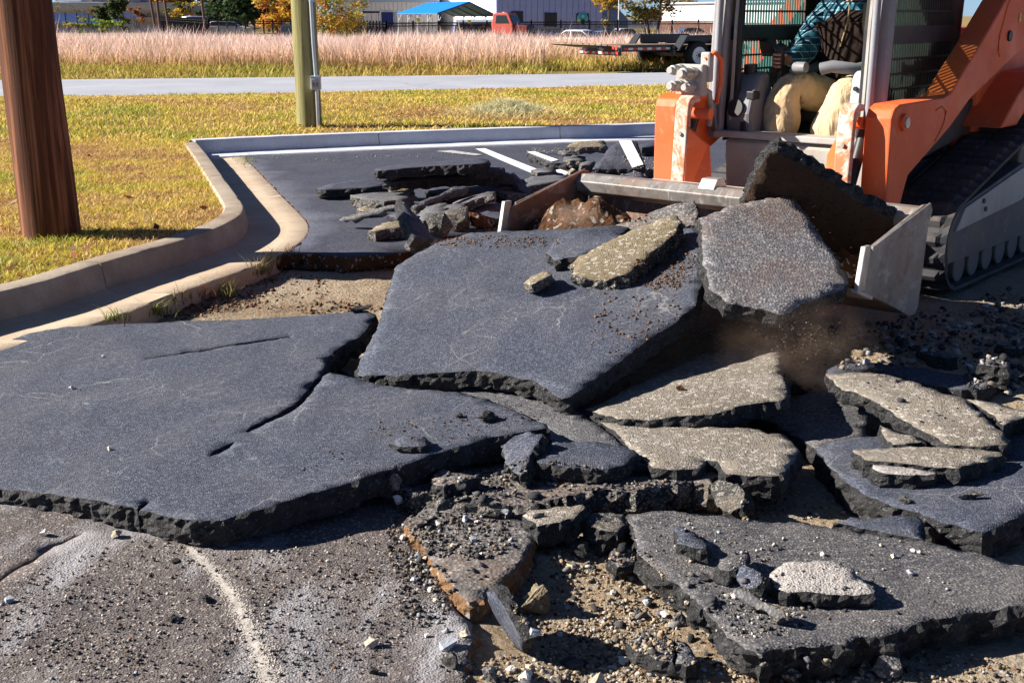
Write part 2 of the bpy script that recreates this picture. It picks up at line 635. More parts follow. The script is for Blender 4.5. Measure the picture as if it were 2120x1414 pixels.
def sheet_on(key, name, outline, mat, lift=0.004, bend=None, thick=0.0015):
    """thin painted mark lying on a slab, a part of it"""
    ob, pl = SLABS[key]
    bm = bmesh.new()
    pts = [pl.to2(pl.hit(u, v)) for u, v in outline]
    top = [bm.verts.new(pl.to3(x, y, lift) - ob.location) for x, y in pts]
    bot = [bm.verts.new(pl.to3(x, y, lift - thick) - ob.location) for x, y in pts]
    bm.faces.new(top); bm.faces.new(bot[::-1])
    n = len(pts)
    for i in range(n): bm.faces.new((top[i], bot[i], bot[(i + 1) % n], top[(i + 1) % n]))
    return bm_obj(name, bm, mat, ob)

def resample(pts, n):
    pts = [Vector(p) for p in pts]
    # Catmull-Rom densify, then even spacing
    dn = []
    for i in range(len(pts) - 1):
        p0 = pts[max(i - 1, 0)]; p1 = pts[i]; p2 = pts[i + 1]; p3 = pts[min(i + 2, len(pts) - 1)]
        for k in range(12):
            t = k / 12
            dn.append(0.5 * ((2 * p1) + (p2 - p0) * t + (2 * p0 - 5 * p1 + 4 * p2 - p3) * t * t + (3 * p1 - p0 - 3 * p2 + p3) * t ** 3))
    dn.append(pts[-1])
    L = [0]
    for a, b in zip(dn, dn[1:]): L.append(L[-1] + (b - a).length)
    out = []
    j = 0
    for i in range(n):
        s = L[-1] * i / (n - 1)
        while j < len(L) - 2 and L[j + 1] < s: j += 1
        t = (s - L[j]) / max(L[j + 1] - L[j], 1e-9)
        out.append(dn[j].lerp(dn[j + 1], min(max(t, 0), 1)))
    return out

# ------------------------------------------------------------------ ground sheet
def sstep(a, b, x):
    t = min(max((x - a) / (b - a), 0.0), 1.0)
    return t * t * (3 - 2 * t)

HOLE = P(1250, 1270, -0.12)
def gz(x, y):
    z = -0.105
    if y < 12 and abs(x) < 8:
        z += 0.020 * mnoise.noise(Vector((x * 1.9, y * 1.9, 3))) + 0.012 * mnoise.noise(Vector((x * 7, y * 7, 5))) + 0.007 * mnoise.noise(Vector((x * 21, y * 21, 8)))
        d = math.hypot(x - HOLE.x, (y - HOLE.y) * 1.3)
        z -= 0.035 * (1 - sstep(0.15, 0.55, d))
    z += 0.095 * sstep(0.7, 1.8, x - 0.35 * (y - 5.0) * 0 + (y - 5.2) * 0.55) * sstep(4.2, 5.4, y) * (1 - sstep(11, 13, y))
    z += 0.055 * sstep(18, 22, y)
    if y > 26:
        z += 0.02 * sstep(30, 34, y)
        z += 0.10 * mnoise.noise(Vector((x * .09, y * .09, 1))) * sstep(32, 45, y)
        z -= (1.15 - 0.45 * sstep(8, 26, -x)) * sstep(50, 88, y)
    return z

def build_ground():
    def axis(fine0, fine1, step, ext_lo, ext_hi):
        a = list(np.arange(fine0, fine1, step))
        lo = []; s = step; x = fine0
        while x > ext_lo:
            s *= 1.28; x -= s; lo.append(x)
        hi = []; s = step; x = a[-1]
        while x < ext_hi:
            s *= 1.22; x += min(s, 60); hi.append(x)
        return lo[::-1] + a + hi
    xs = axis(-3.0, 4.2, 0.028, -900, 900)
    ys = axis(2.2, 8.2, 0.028, -30, 1500)
    nx, ny = len(xs), len(ys)
    V = np.array([(x, y, gz(x, y)) for y in ys for x in xs], np.float32)
    i = np.arange(nx - 1); j = np.arange(ny - 1)
    I, J = np.meshgrid(i, j)
    a = (J * nx + I).ravel()
    T = np.stack([a, a + 1, a + nx + 1, a + nx], 1)
    me = mesh_np('ground', V, T, smooth=True)
    t = NT('ground_soil', 0.95, 0.1)
    n = t.noise(1.1, 6, 0.6)
    c = t.ramp(n, [(0.3, (0.22, 0.155, 0.095)), (0.5, (0.37, 0.285, 0.195)), (0.70, (0.44, 0.375, 0.295))])
    f = t.noise(60, 5, 0.7)
    c = t.mix(0.45, c, t.ramp(f, [(0.3, 0.35), (0.7, 1.0)]), 'MULTIPLY')
    st = t.voro(70, 'F1', out='Color')
    c = t.mix(t.ramp(t.sep(st, 2), [(0.84, 0.0), (0.92, 0.7)]), c, (0.40, 0.38, 0.34))
    # dry grass beyond the car park
    g = t.ramp(t.noise(0.35, 5), [(0.3, (0.20, 0.15, 0.06)), (0.7, (0.30, 0.23, 0.10))])
    yy = t.sep(t.o, 1)
    c = t.mix(t.ramp(t.math('DIVIDE', yy, 100.0), [(0.17, 0.0), (0.20, 1.0)]), c, g)
    t.col(c)
    b = t.bump(t.noise(28, 6, 0.72), 0.9, 0.03)
    t.bump(t.voro(50, 'F1'), 0.5, 0.012, b)
    return tag(me_obj('ground', me, t.m), kind='structure')
build_ground()

# ------------------------------------------------------------------ kerbs, gutters, lawn, road
def m_concrete(name, c, stain, amt):
    t = NT(name, 0.85, 0.25)
    n = t.noise(3.0, 6, 0.65)
    k = t.ramp(n, [(0.3, tuple(x * .82 for x in c)), (0.7, tuple(x * 1.1 for x in c))])
    f = t.noise(70, 4, 0.7)
    k = t.mix(0.35, k, t.ramp(f, [(0.3, 0.45), (0.65, 1.0)]), 'MULTIPLY')
    s = t.noise(1.6, 6, 0.7)
    k = t.mix(t.ramp(s, [(0.5 - amt * .12, 0.0), (0.68, amt)]), k, stain)
    t.col(k)
    b = t.bump(t.noise(45, 5), 0.3, 0.006)
    t.bump(t.noise(8, 5), 0.3, 0.015, b)
    return t.m
M['kerb_old'] = m_concrete('old_concrete', (0.46, 0.385, 0.30), (0.17, 0.105, 0.065), 0.65)
M['gutter_old'] = m_concrete('old_gutter_concrete', (0.56, 0.445, 0.325), (0.30, 0.19, 0.12), 0.45)
M['kerb_new'] = m_concrete('new_concrete', (0.60, 0.62, 0.67), (0.42, 0.35, 0.30), 0.35)

FT = [(-420, 705), (-200, 652), (0, 604), (115, 574), (229, 538), (344, 506), (420, 482), (470, 462), (498, 444), (506, 430), (500, 415), (481, 389), (458, 358), (431, 321), (408, 294)]
ft = resample([P(u, v, 0.15) for u, v in FT], 130)

def sweep_sections(nm_root, path, prof_fn, cuts, mat, nm, parent, side=1):
    n = len(path)
    objs = []
    for a, b in zip(cuts, cuts[1:]):
        i0, i1 = int(a * (n - 1)), int(b * (n - 1))
        bm = bmesh.new()
        rings = []
        idx = list(range(i0, i1 + 1))
        for q, i in enumerate(idx):
            t = (path[min(i + 1, n - 1)] - path[max(i - 1, 0)]); t.z = 0; t.normalize()
            nrm = Vector((t.y, -t.x, 0)) * side       # towards the car park
            p = path[i].copy()
            if q == 0: p += t * 0.004
            if q == len(idx) - 1: p -= t * 0.004
            rings.append([bm.verts.new(p + nrm * o + Vector((0, 0, z - 0.15 + 0.003 * mnoise.noise(p * 3) + 0.002 * mnoise.noise(p * 30 + Vector((o * 50, z * 50, 0)))))) for o, z in prof_fn()])
        k = len(rings[0])
        for r0, r1 in zip(rings, rings[1:]):
            for j in range(k):
                bm.faces.new((r0[j], r0[(j + 1) % k], r1[(j + 1) % k], r1[j]))
        bm.faces.new(rings[0]); bm.faces.new(rings[-1][::-1])
        o = bm_obj(nm, bm, mat, parent, smooth=True, angle=math.radians(35))
        objs.append(o)
    return objs

def kerb_prof():
    return [(-0.15, -0.12), (-0.15, 0.135), (-0.135, 0.15), (-0.028, 0.15), (-0.012, 0.145), (-0.002, 0.130), (0.022, 0.012), (0.022, -0.12)]
def gut_prof():
    return [(0.024, -0.13), (0.024, 0.006), (0.10, -0.012), (0.30, 0.000), (0.435, 0.004), (0.448, -0.004), (0.45, -0.13)]
kerb = tag(empty('kerb'), kind='structure')
sweep_sections('kerb', ft, kerb_prof, [0, 0.21, 0.47, 0.665, 0.745, 0.87, 1.0], M['kerb_old'], 'kerb_section', kerb)
gutter = tag(empty('gutter'), kind='structure')
sweep_sections('gutter', ft, gut_prof, [0, 0.21, 0.47, 0.665, 0.80, 1.0], M['gutter_old'], 'gutter_section', gutter)

FB = [(404, 291), (600, 281.5), (980, 268), (1364, 256), (1800, 243), (2500, 224)]
fb = [P(u, v, 0.15) for u, v in FB]
fb2 = resample(fb, 90)
def kerb2_prof():
    return [(-0.16, -0.12), (-0.16, 0.14), (-0.15, 0.15), (-0.03, 0.15), (-0.012, 0.146), (-0.002, 0.13), (0.02, 0.012), (0.02, -0.12)]
def gut2_prof():
    return [(0.022, -0.13), (0.022, 0.008), (0.10, 0.0), (0.50, 0.012), (0.515, 0.0), (0.515, -0.13)]
kerb2 = tag(empty('far_kerb'), kind='structure')
sweep_sections('kerb', fb2, kerb2_prof, [0, 0.155, 0.31, 0.52, 0.76, 1.0], M['kerb_new'], 'kerb_section', kerb2)
gutter2 = tag(empty('far_gutter'), kind='structure')
sweep_sections('gutter', fb2, gut2_prof, [0.0, 0.31, 0.62, 1.0], M['kerb_new'], 'gutter_section', gutter2)

def off_path(path, d):
    out = []
    n = len(path)
    for i in range(n):
        t = (path[min(i + 1, n - 1)] - path[max(i - 1, 0)]); t.z = 0; t.normalize()
        out.append(path[i] + Vector((t.y, -t.x, 0)) * d)
    return out
k1 = off_path(ft, -0.145)
k2 = off_path(fb2, -0.155)
ROAD_NEAR = [(-500, 216), (0, 206), (150, 203.5), (620, 195), (1000, 187), (1365, 179), (2200, 160), (3200, 136)]
ROAD_FAR = [(-500, 172), (0, 166.5), (300, 163.5), (620, 160), (1150, 154), (1365, 151), (2200, 140), (3200, 127)]
rn = [P(u, v, 0.0) for u, v in ROAD_NEAR]
rf = [P(u, v, 0.0) for u, v in ROAD_FAR]
LAWN = [(p.x, p.y) for p in k1[:-4]] + [(p.x, p.y) for p in k2[::3]] + [(p.x, p.y - 0.05) for p in reversed(rn[:-1])] + [(-14.0, 14.0), (-9.0, 5.0)]

def lawn_z(x, y):
    z = 0.132 + 0.018 * mnoise.noise(Vector((x * .8, y * .8, 2))) + 0.008 * mnoise.noise(Vector((x * 4, y * 4, 2)))
    z -= 0.11 * sstep(19.5, 22.5, y + 0.03 * x)
    return z

def build_lawn():
    poly = LAWN
    pts = []
    rnd = random.Random(3)
    for x in np.arange(-15, 14, 0.3):
        for y in np.arange(3.5, 30, 0.3):
            pts.append((x + rnd.uniform(-.08, .08), y + rnd.uniform(-.08, .08)))
    for x in np.arange(-5, -1.5, 0.1):
        for y in np.arange(5, 13, 0.1):
            pts.append((x + rnd.uniform(-.03, .03), y + rnd.uniform(-.03, .03)))
    A = np.array(pts); A = A[inpoly(A, poly)]
    v = [Vector(p) for p in poly] + [Vector((float(a), float(b))) for a, b in A]
    n = len(poly)
    v2, _, f2, *_ = delaunay_2d_cdt(v, [(i, (i + 1) % n) for i in range(n)], [], 1, 1e-5)
    t = NT('lawn_thatch', 0.95, 0.1)
    c = t.ramp(t.noise(1.3, 6, 0.65), [(0.30, (0.26, 0.14, 0.06)), (0.48, (0.34, 0.23, 0.07)), (0.66, (0.25, 0.21, 0.04))])
    c = t.mix(0.5, c, t.ramp(t.noise(90, 4, 0.7), [(0.3, 0.3), (0.7, 1.0)]), 'MULTIPLY')
    # red clay showing along the new kerb
    t.col(c)
    t.bump(t.noise(60, 5, 0.7), 1.0, 0.02)
    me = bpy.data.meshes.new('lawn')
    me.from_pydata([(p.x, p.y, lawn_z(p.x, p.y)) for p in v2], [], [tuple(f) for f in f2])
    return tag(me_obj('lawn', me, t.m, smooth=True), kind='structure')
build_lawn()

def build_road():
    a = resample(rn, 120); b = resample(rf, 120)
    V = []; Fc = []
    K = 5
    for i in range(120):
        for k in range(K + 1):
            p = a[i].lerp(b[i], k / K)
            e = 0.05 * mnoise.noise(p * 1.5) if k in (0, K) else 0
            V.append((p.x, p.y + e, 0.0 + 0.03 * math.sin(math.pi * k / K)))
    for i in range(119):
        for k in range(K):
            q = i * (K + 1) + k
            Fc.append((q, q + K + 1, q + K + 2, q + 1))
    t = NT('road_asphalt', 0.85, 0.3)
    c = t.ramp(t.noise(0.6, 6, 0.65), [(0.3, (0.32, 0.335, 0.385)), (0.7, (0.42, 0.435, 0.49))])
    c = t.mix(0.35, c, t.ramp(t.noise(55, 3, 0.7), [(0.35, 0.5), (0.65, 1.0)]), 'MULTIPLY')
    w = t.warp(0.5, 0.8)
    e = t.voro(0.16, 'DISTANCE_TO_EDGE', w)
    c = t.mix(t.ramp(e, [(0.0, 0.45), (0.004, 0.0)]), c, (0.16, 0.15, 0.12))
    t.col(c)
    return tag(pyd('road', V, Fc, t.m, smooth=True), kind='structure')
build_road()

# intact pavement of the car park, broken off towards the camera
g1 = off_path(ft, 0.455); g2 = off_path(fb2, 0.52)
pav_pl_pts = [p for p in g1 if 7.0 < p.y < 13.4 and p.x > -2.6]
def w2uv(p):
    d = p - CAMP
    cz = d.y * CP - d.z * SP
    cx = d.x
    cyy = d.y * SP + d.z * CP
    return (1060 + F * cx / cz, 707 - F * cyy / cz)
cut_uv = [(572, 530), (640, 526), (720, 533), (800, 529), (868, 518), (930, 492), (1040, 470), (1200, 440), (1420, 400), (1700, 400), (2200, 330), (2500, 250)]
g2x = [p for p in g2 if p.x > g1[-1].x + 0.02]
pav_uv = [w2uv(Vector((p.x, p.y, 0.0))) for p in pav_pl_pts if w2uv(Vector((p.x, p.y, 0)))[1] < 524]
pav_uv += [w2uv(Vector((p.x, p.y, 0.0))) for p in g2x[::4]]
slab('pavement', 'pavement', None, pav_uv + cut_uv[::-1], [(700, 400, 0.0), (600, 500, 0.0), (1300, 320, 0.0)], 0.10,
     ('asphalt_far', 'red_soil', 'soil'), seg=0.05, jit=0.018, grid=0.30, amp=0.006, rough=0.03, wob=0.05, kind='structure')
sheet_on('pavement', 'painted_line', [(985, 309.5), (1004, 308.5), (1060, 331), (1127, 357.5), (1104, 361), (1040, 334)], M['white_paint'], 0.006)
sheet_on('pavement', 'painted_line', [(1131, 357), (1160, 352), (1178, 358), (1172, 363)], M['white_paint'], 0.006)
sheet_on('pavement', 'painted_line', [(905, 314.5), (935, 312.5), (1000, 321.5), (985, 323)], m_plain('worn_paint', (0.40, 0.39, 0.40), 0.7, var=0.4, scale=25), 0.006)

# lower asphalt course, bottom left of the picture
def m_base():
    t = NT('base_course', 0.9, 0.2)
    n = t.noise(2.4, 6, 0.6)
    c = t.ramp(n, [(0.3, (0.095, 0.086, 0.09)), (0.5, (0.145, 0.122, 0.116)), (0.72, (0.185, 0.165, 0.158))])
    st = t.voro(150, 'F1', out='Color')
    c = t.mix(0.5, c, t.ramp(t.sep(st, 0), [(0.0, 0.35), (0.5, 0.8), (1.0, 1.0)]), 'MULTIPLY')
    c = t.mix(t.ramp(t.sep(st, 1), [(0.86, 0.0), (0.92, 0.8)]), c, (0.36, 0.33, 0.30))
    w = t.warp(0.25, 2.0, t.scale(t.o, (2.2, 0.8, 1)))
    c = t.mix(t.ramp(t.noise(1.5, 4, 0.6, vec=w), [(0.52, 0.0), (0.66, 0.8)]), c, (0.34, 0.335, 0.355))
    dk = t.noise(1.1, 5, 0.7)
    c = t.mix(t.ramp(dk, [(0.56, 0.0), (0.7, 0.6)]), c, (0.07, 0.072, 0.085))
    t.col(c)
    b = t.bump(t.voro(150, 'F1'), 0.6, 0.006)
    t.bump(t.noise(18, 6, 0.7), 0.8, 0.02, b)
    return t.m
M['base'] = m_base()
slab('base', 'base_course', None,
     [(-300, 1000), (150, 1030), (560, 1050), (800, 985), (845, 1010), (838, 1060), (862, 1120), (905, 1185), (945, 1260), (990, 1318), (960, 1380), (985, 1500), (985, 1640), (-300, 1640)],
     [(100, 1200, -0.078), (700, 1100, -0.078), (600, 1400, -0.085)], 0.08, ('base', 'clay', 'soil'), seg=0.022, jit=0.010, grid=0.05, amp=0.006, rough=0.014, kind='structure',
     holes=[[(-20, 1212), (30, 1178), (70, 1156), (110, 1128), (170, 1104), (171, 1105.5), (112, 1130.5), (72, 1159), (32, 1181), (-18, 1215)]])

# ------------------------------------------------------------------ broken asphalt
T_AS = ('asphalt', 'fracture', 'under_tan')
T_DU = ('asphalt_dusty', 'fracture', 'under_tan')
T_GR = ('asphalt_grey', 'fracture', 'under_tan')
T_TAN = ('under_tan', 'fracture', 'asphalt')
T_YEL = ('under_yellow', 'fracture_dusty', 'asphalt')
T_PALE = ('under_pale', 'fracture', 'asphalt')
T_FAR = ('asphalt_far', 'fracture', 'under_tan')
T_FARG = ('asphalt_grey', 'fracture_dusty', 'under_tan')
T_SOIL = ('asphalt_soiled', 'fracture', 'under_tan')

# A: the large near slab on the left, cracked part of the way through
slab('A', 'asphalt_piece', 'large flat dark asphalt slab at lower left with a crack running through it',
     [(-260, 742), (-120, 728), (0, 710), (60, 690), (140, 676), (300, 668), (480, 662), (620, 655), (700, 648), (760, 642), (778, 652),
      (755, 690), (720, 712), (690, 728), (676, 745), (672, 766), (655, 786), (632, 812), (612, 836), (575, 858), (508, 892),
      (514, 896), (582, 864), (622, 840), (645, 814), (668, 784), (682, 772), (730, 782), (800, 800), (880, 806), (950, 812), (1010, 826), (1060, 846), (1122, 874), (1132, 886),
      (1085, 893), (1010, 906), (905, 940), (800, 975), (690, 1010), (600, 1037), (520, 1060), (462, 1076), (420, 1079), (375, 1074), (300, 1055), (200, 1036), (100, 1022), (0, 1012), (-120, 1002), (-260, 994)],
     [(0, 705, 0.0), (300, 1055, 0.005), (1120, 884, 0.10)], 0.085, T_AS, seg=0.018, jit=0.004, grid=0.05, amp=0.0045, rough=0.014, wob=0.004,
     holes=[[(432, 946), (450, 930), (470, 919), (487, 913), (476, 926), (454, 939)],
            [(300, 742), (352, 733), (420, 725), (470, 715), (545, 705), (600, 697), (600, 698.6), (546, 707.2), (472, 717.8), (421, 727.4), (352, 735), (300, 743.6)],
            [(283, 1052), (300, 1040), (310, 1036), (300, 1046), (288, 1055)]])
# B: greyish slab underneath, between A and C
slab('B', 'asphalt_piece', 'grey dusty asphalt slab wedged under the front edge of the big central slab',
     [(700, 765), (900, 778), (1080, 800), (1168, 832), (1212, 858), (1248, 886), (1300, 930), (1335, 962), (1240, 975), (1130, 955), (1080, 915), (960, 860), (800, 812)],
     [(800, 795, -0.005), (1330, 955, 0.030), (1210, 860, 0.030)], 0.075, T_GR, seg=0.02, jit=0.005, amp=0.006)
# C: big central slab lifted by the bucket
slab('C', 'asphalt_piece', 'big raised asphalt slab in the centre with soil and rubble lying on it',
     [(822, 548), (868, 522), (915, 498), (975, 482), (1060, 478), (1150, 474), (1260, 468), (1345, 468), (1400, 472), (1440, 476), (1446, 490), (1452, 540), (1456, 590), (1440, 640), (1385, 680),
      (1300, 735), (1235, 783), (1182, 820), (1166, 824), (1130, 803), (1098, 786), (1040, 774), (985, 767), (900, 772), (820, 778), (742, 777), (741, 752), (762, 712), (786, 668), (798, 625), (812, 578)],
     [(745, 775, 0.06), (1170, 822, 0.10), (1100, 475, 0.40)], 0.075, ('asphalt', 'fracture', 'under_dark'), seg=0.02, jit=0.005, grid=0.06, amp=0.006, rough=0.014, wob=0.006,
     bend=lambda x, y: 0.08 * max(0, x - 0.25) ** 2)
# F, G: slabs in the bucket
slab('F', 'asphalt_piece', 'grey asphalt slab tipped towards the camera at the bucket mouth, stained with brown soil',
     [(1448, 452), (1520, 424), (1580, 413), (1640, 405), (1668, 440), (1690, 478), (1722, 520), (1738, 552), (1756, 582), (1748, 600), (1690, 620), (1622, 652), (1575, 640), (1505, 628), (1468, 596), (1455, 530)],
     [(1620, 650, 0, 4.72), (1640, 405, 0, 5.62), (1755, 582, 0, 4.98)], 0.07, ('asphalt_tipped', 'fracture', 'under_tan'), seg=0.02, jit=0.006, rough=0.012, wob=0.006)
slab('G', 'asphalt_piece', 'thick dark slab standing on edge in the bucket with its brown underside showing',
     [(1590, 318), (1608, 312), (1640, 330), (1700, 366), (1760, 406), (1820, 442), (1848, 462), (1846, 476), (1800, 508), (1735, 548), (1640, 640), (1560, 560), (1536, 420), (1552, 384), (1572, 350)],
     [(1600, 318, 0, 5.45), (1848, 470, 0, 5.55), (1536, 420, 0, 5.70)], 0.085, ('under_dark', 'fracture', 'asphalt'), seg=0.02, jit=0.007, amp=0.010, rough=0.018)
# pieces riding on C
slab('H1', 'asphalt_chunk', 'dark asphalt chunk lying on the central slab behind the yellowish one',
     [(1130, 524), (1150, 498), (1180, 482), (1235, 468), (1272, 466), (1300, 470), (1276, 500), (1240, 512), (1205, 528), (1176, 533), (1150, 540)],
     [(1130, 520, 'C', 0.055), (1275, 470, 'C', 0.07), (1200, 525, 'C', 0.06)], 0.06, T_AS, seg=0.018, jit=0.006, rough=0.014)
slab('H2', 'asphalt_chunk', 'yellowish brown chunk lying upside down on the central slab',
     [(1180, 548), (1200, 530), (1260, 500), (1320, 474), (1370, 452), (1400, 446), (1410, 456), (1396, 482), (1366, 512), (1330, 542), (1298, 570), (1262, 578), (1210, 576), (1186, 570)],
     [(1185, 560, 'C', 0.065), (1405, 450, 'C', 0.15), (1290, 575, 'C', 0.07)], 0.07, T_YEL, seg=0.016, jit=0.006, amp=0.012, rough=0.016)
slab('H3', 'asphalt_chunk', 'small tan topped chunk alone on the clear part of the central slab',
     [(1084, 588), (1102, 570), (1130, 559), (1142, 568), (1120, 580), (1100, 590)],
     [(1084, 590, 'C', 0.03), (1140, 565, 'C', 0.045), (1102, 588, 'C', 0.04)], 0.04, T_YEL, seg=0.012, jit=0.003, rough=0.006, grid=0.03, wob=0)
slab('C2', 'asphalt_piece', 'soil smeared grey slab leaning up into the bucket behind the central slab',
     [(1262, 474), (1300, 458), (1345, 440), (1400, 420), (1438, 414), (1448, 440), (1446, 470), (1420, 470), (1380, 466), (1320, 478)],
     [(1262, 474, 'C', 0.03), (1440, 420, 'C', 0.26), (1446, 470, 'C', 0.08)], 0.06, T_SOIL, seg=0.018, jit=0.006, rough=0.014)
# tan slabs right of the centre
slab('J1', 'asphalt_piece', 'upper of two tan slabs with a gaping split between them, right of the centre',
     [(1212, 846), (1262, 824), (1330, 790), (1400, 752), (1455, 732), (1505, 716), (1560, 709), (1602, 704), (1614, 724), (1620, 780), (1630, 824), (1560, 836), (1470, 856), (1390, 862), (1330, 868), (1280, 868)],
     [(1212, 848, 0.045), (1602, 704, 0.10), (1630, 825, 0.115)], 0.062, T_TAN, seg=0.018, jit=0.006, amp=0.007)
slab('J2', 'asphalt_piece', 'lower of two tan slabs with a gaping split between them, right of the centre',
     [(1240, 874), (1300, 876), (1370, 878), (1470, 882), (1560, 888), (1622, 898), (1640, 918), (1656, 934), (1640, 958), (1622, 986), (1560, 984), (1505, 980), (1488, 956), (1462, 950), (1452, 966), (1400, 972), (1352, 968), (1330, 948), (1290, 910)],
     [(1240, 876, 0.040), (1656, 934, 0.045), (1352, 970, 0.035)], 0.075, T_TAN, seg=0.018, jit=0.006, amp=0.007)
# right group
slab('L', 'asphalt_piece', 'wide blue grey slab at the right edge carrying the tan pieces',
     [(1690, 925), (1760, 905), (1900, 900), (2000, 905), (2120, 880), (2320, 900), (2320, 1010), (2180, 1040), (2120, 1062), (2034, 1102), (1985, 1090), (1925, 1072), (1905, 1060), (1850, 1050), (1800, 1030), (1755, 1000), (1710, 960)],
     [(1690, 935, -0.01), (2030, 1110, 0.0), (2120, 900, 0.02)], 0.095, T_AS, seg=0.02, jit=0.006, rough=0.016)
slab('K1', 'asphalt_piece', 'long tan slab lying upside down at the right, largest of its group',
     [(1708, 774), (1770, 770), (1840, 776), (1905, 795), (1950, 815), (1998, 824), (2040, 862), (2070, 890), (2096, 912), (2088, 920), (2030, 924), (1968, 920), (1920, 896), (1866, 866), (1820, 838), (1770, 812), (1745, 806)],
     [(1708, 776, 0.085), (2090, 916, 0.075), (1950, 815, 0.095)], 0.055, T_TAN, seg=0.018, jit=0.006, amp=0.007)
slab('K2', 'asphalt_piece', 'small tan slab broken off beside the long one at the right edge',
     [(2002, 826), (2050, 832), (2120, 850), (2240, 872), (2180, 884), (2120, 862), (2078, 880), (2046, 852)],
     [(2002, 828, 0.08), (2120, 855, 0.08), (2078, 878, 0.085)], 0.055, T_TAN, seg=0.018, jit=0.006)
slab('K3', 'asphalt_chunk', 'small triangular tan piece tucked under the long tan slab',
     [(1820, 880), (1860, 892), (1900, 904), (1918, 914), (1880, 918), (1850, 922), (1832, 902)],
     [(1820, 882, 0.04), (1918, 914, 0.05), (1850, 922, 0.05)], 0.05, T_TAN, seg=0.016, jit=0.005)
slab('K4', 'asphalt_piece', 'narrow tan slab in front of the long one on blue grey asphalt',
     [(1764, 930), (1840, 928), (1905, 924), (2000, 930), (2076, 935), (2072, 945), (2030, 958), (1982, 970), (1920, 964), (1850, 955), (1790, 950)],
     [(1764, 932, 0.05), (2076, 938, 0.055), (1982, 970, 0.06)], 0.055, T_TAN, seg=0.016, jit=0.005)
slab('K5', 'asphalt_chunk', 'small thick chunk with a pale top in front of the narrow tan slab',
     [(1806, 962), (1860, 966), (1940, 976), (1938, 980), (1890, 984), (1840, 980), (1816, 974)],
     [(1806, 964, 0.045), (1940, 978, 0.045), (1840, 980, 0.045)], 0.055, T_PALE, seg=0.014, jit=0.005, grid=0.03)
# M: big slab lower right
slab('M', 'asphalt_piece', 'large dusty asphalt slab across the lower right corner with rubble on it',
     [(1300, 1062), (1350, 1058), (1430, 1062), (1540, 1074), (1660, 1082), (1760, 1094), (1860, 1108), (1960, 1128), (2060, 1156), (2200, 1196), (2300, 1230), (2200, 1232), (2110, 1252), (2040, 1268), (1980, 1274), (1900, 1294), (1830, 1318), (1740, 1330),
      (1660, 1338), (1600, 1342), (1576, 1362), (1545, 1345), (1500, 1310), (1462, 1272), (1440, 1240), (1400, 1210), (1366, 1186), (1338, 1160), (1316, 1122), (1308, 1090)],
     [(1300, 1065, -0.025), (1576, 1360, -0.01), (2120, 1190, 0.0)], 0.085, T_DU, seg=0.016, jit=0.007, grid=0.045, amp=0.008, rough=0.020, taper=0.012)
slab('M2', 'asphalt_piece', 'narrow dark slab strip between the two blue grey slabs at the right',
     [(1728, 1082), (1762, 1072), (1830, 1070), (1900, 1070), (1908, 1090), (1914, 1116), (1850, 1106), (1790, 1096)],
     [(1728, 1084, -0.005), (1908, 1072, 0.0), (1914, 1116, 0.0)], 0.08, T_AS, seg=0.018, jit=0.007)
slab('M3', 'asphalt_chunk', 'white topped thick chunk sitting on the lower right slab',
     [(1592, 1186), (1622, 1166), (1690, 1160), (1742, 1164), (1766, 1180), (1812, 1214), (1808, 1224), (1762, 1226), (1690, 1224), (1620, 1222), (1600, 1212)],
     [(1592, 1190, 0.035), (1812, 1218, 0.04), (1690, 1162, 0.045)], 0.045, T_PALE, seg=0.012, jit=0.005, grid=0.03, amp=0.008)
slab('M4', 'asphalt_chunk', 'dark leaf shaped asphalt flake near the top left of the lower right slab',
     [(1396, 1094), (1410, 1088), (1440, 1100), (1466, 1128), (1462, 1136), (1430, 1134), (1402, 1126)],
     [(1396, 1096, 0.02), (1466, 1132, 0.03), (1402, 1126, 0.03)], 0.03, T_AS, seg=0.012, jit=0.004, grid=0.03)
slab('M5', 'asphalt_chunk', 'small dark tilted chunk left of the white topped chunk',
     [(1530, 1172), (1552, 1172), (1580, 1192), (1576, 1204), (1552, 1218), (1532, 1206)],
     [(1530, 1174, 0.05), (1580, 1196, 0.055), (1534, 1208, 0.03)], 0.035, T_AS, seg=0.012, jit=0.004, grid=0.03)
slab('M6', 'asphalt_chunk', 'long thin sliver of asphalt on the near end of the lower right slab',
     [(1516, 1222), (1530, 1216), (1570, 1238), (1622, 1268), (1632, 1280), (1612, 1284), (1560, 1256), (1522, 1236)],
     [(1516, 1224, 0.025), (1632, 1280, 0.025), (1530, 1216, 0.04)], 0.03, ('asphalt_dusty', 'fracture_dusty', 'asphalt'), seg=0.012, jit=0.004, grid=0.03)
slab('M7', 'asphalt_chunk', 'flat grey flake behind the dark tilted chunk on the lower right slab',
     [(1490, 1158), (1530, 1138), (1550, 1142), (1546, 1172), (1520, 1180), (1492, 1178)],
     [(1490, 1160, 0.025), (1550, 1145, 0.03), (1520, 1178, 0.03)], 0.03, T_DU, seg=0.012, jit=0.005, grid=0.03)
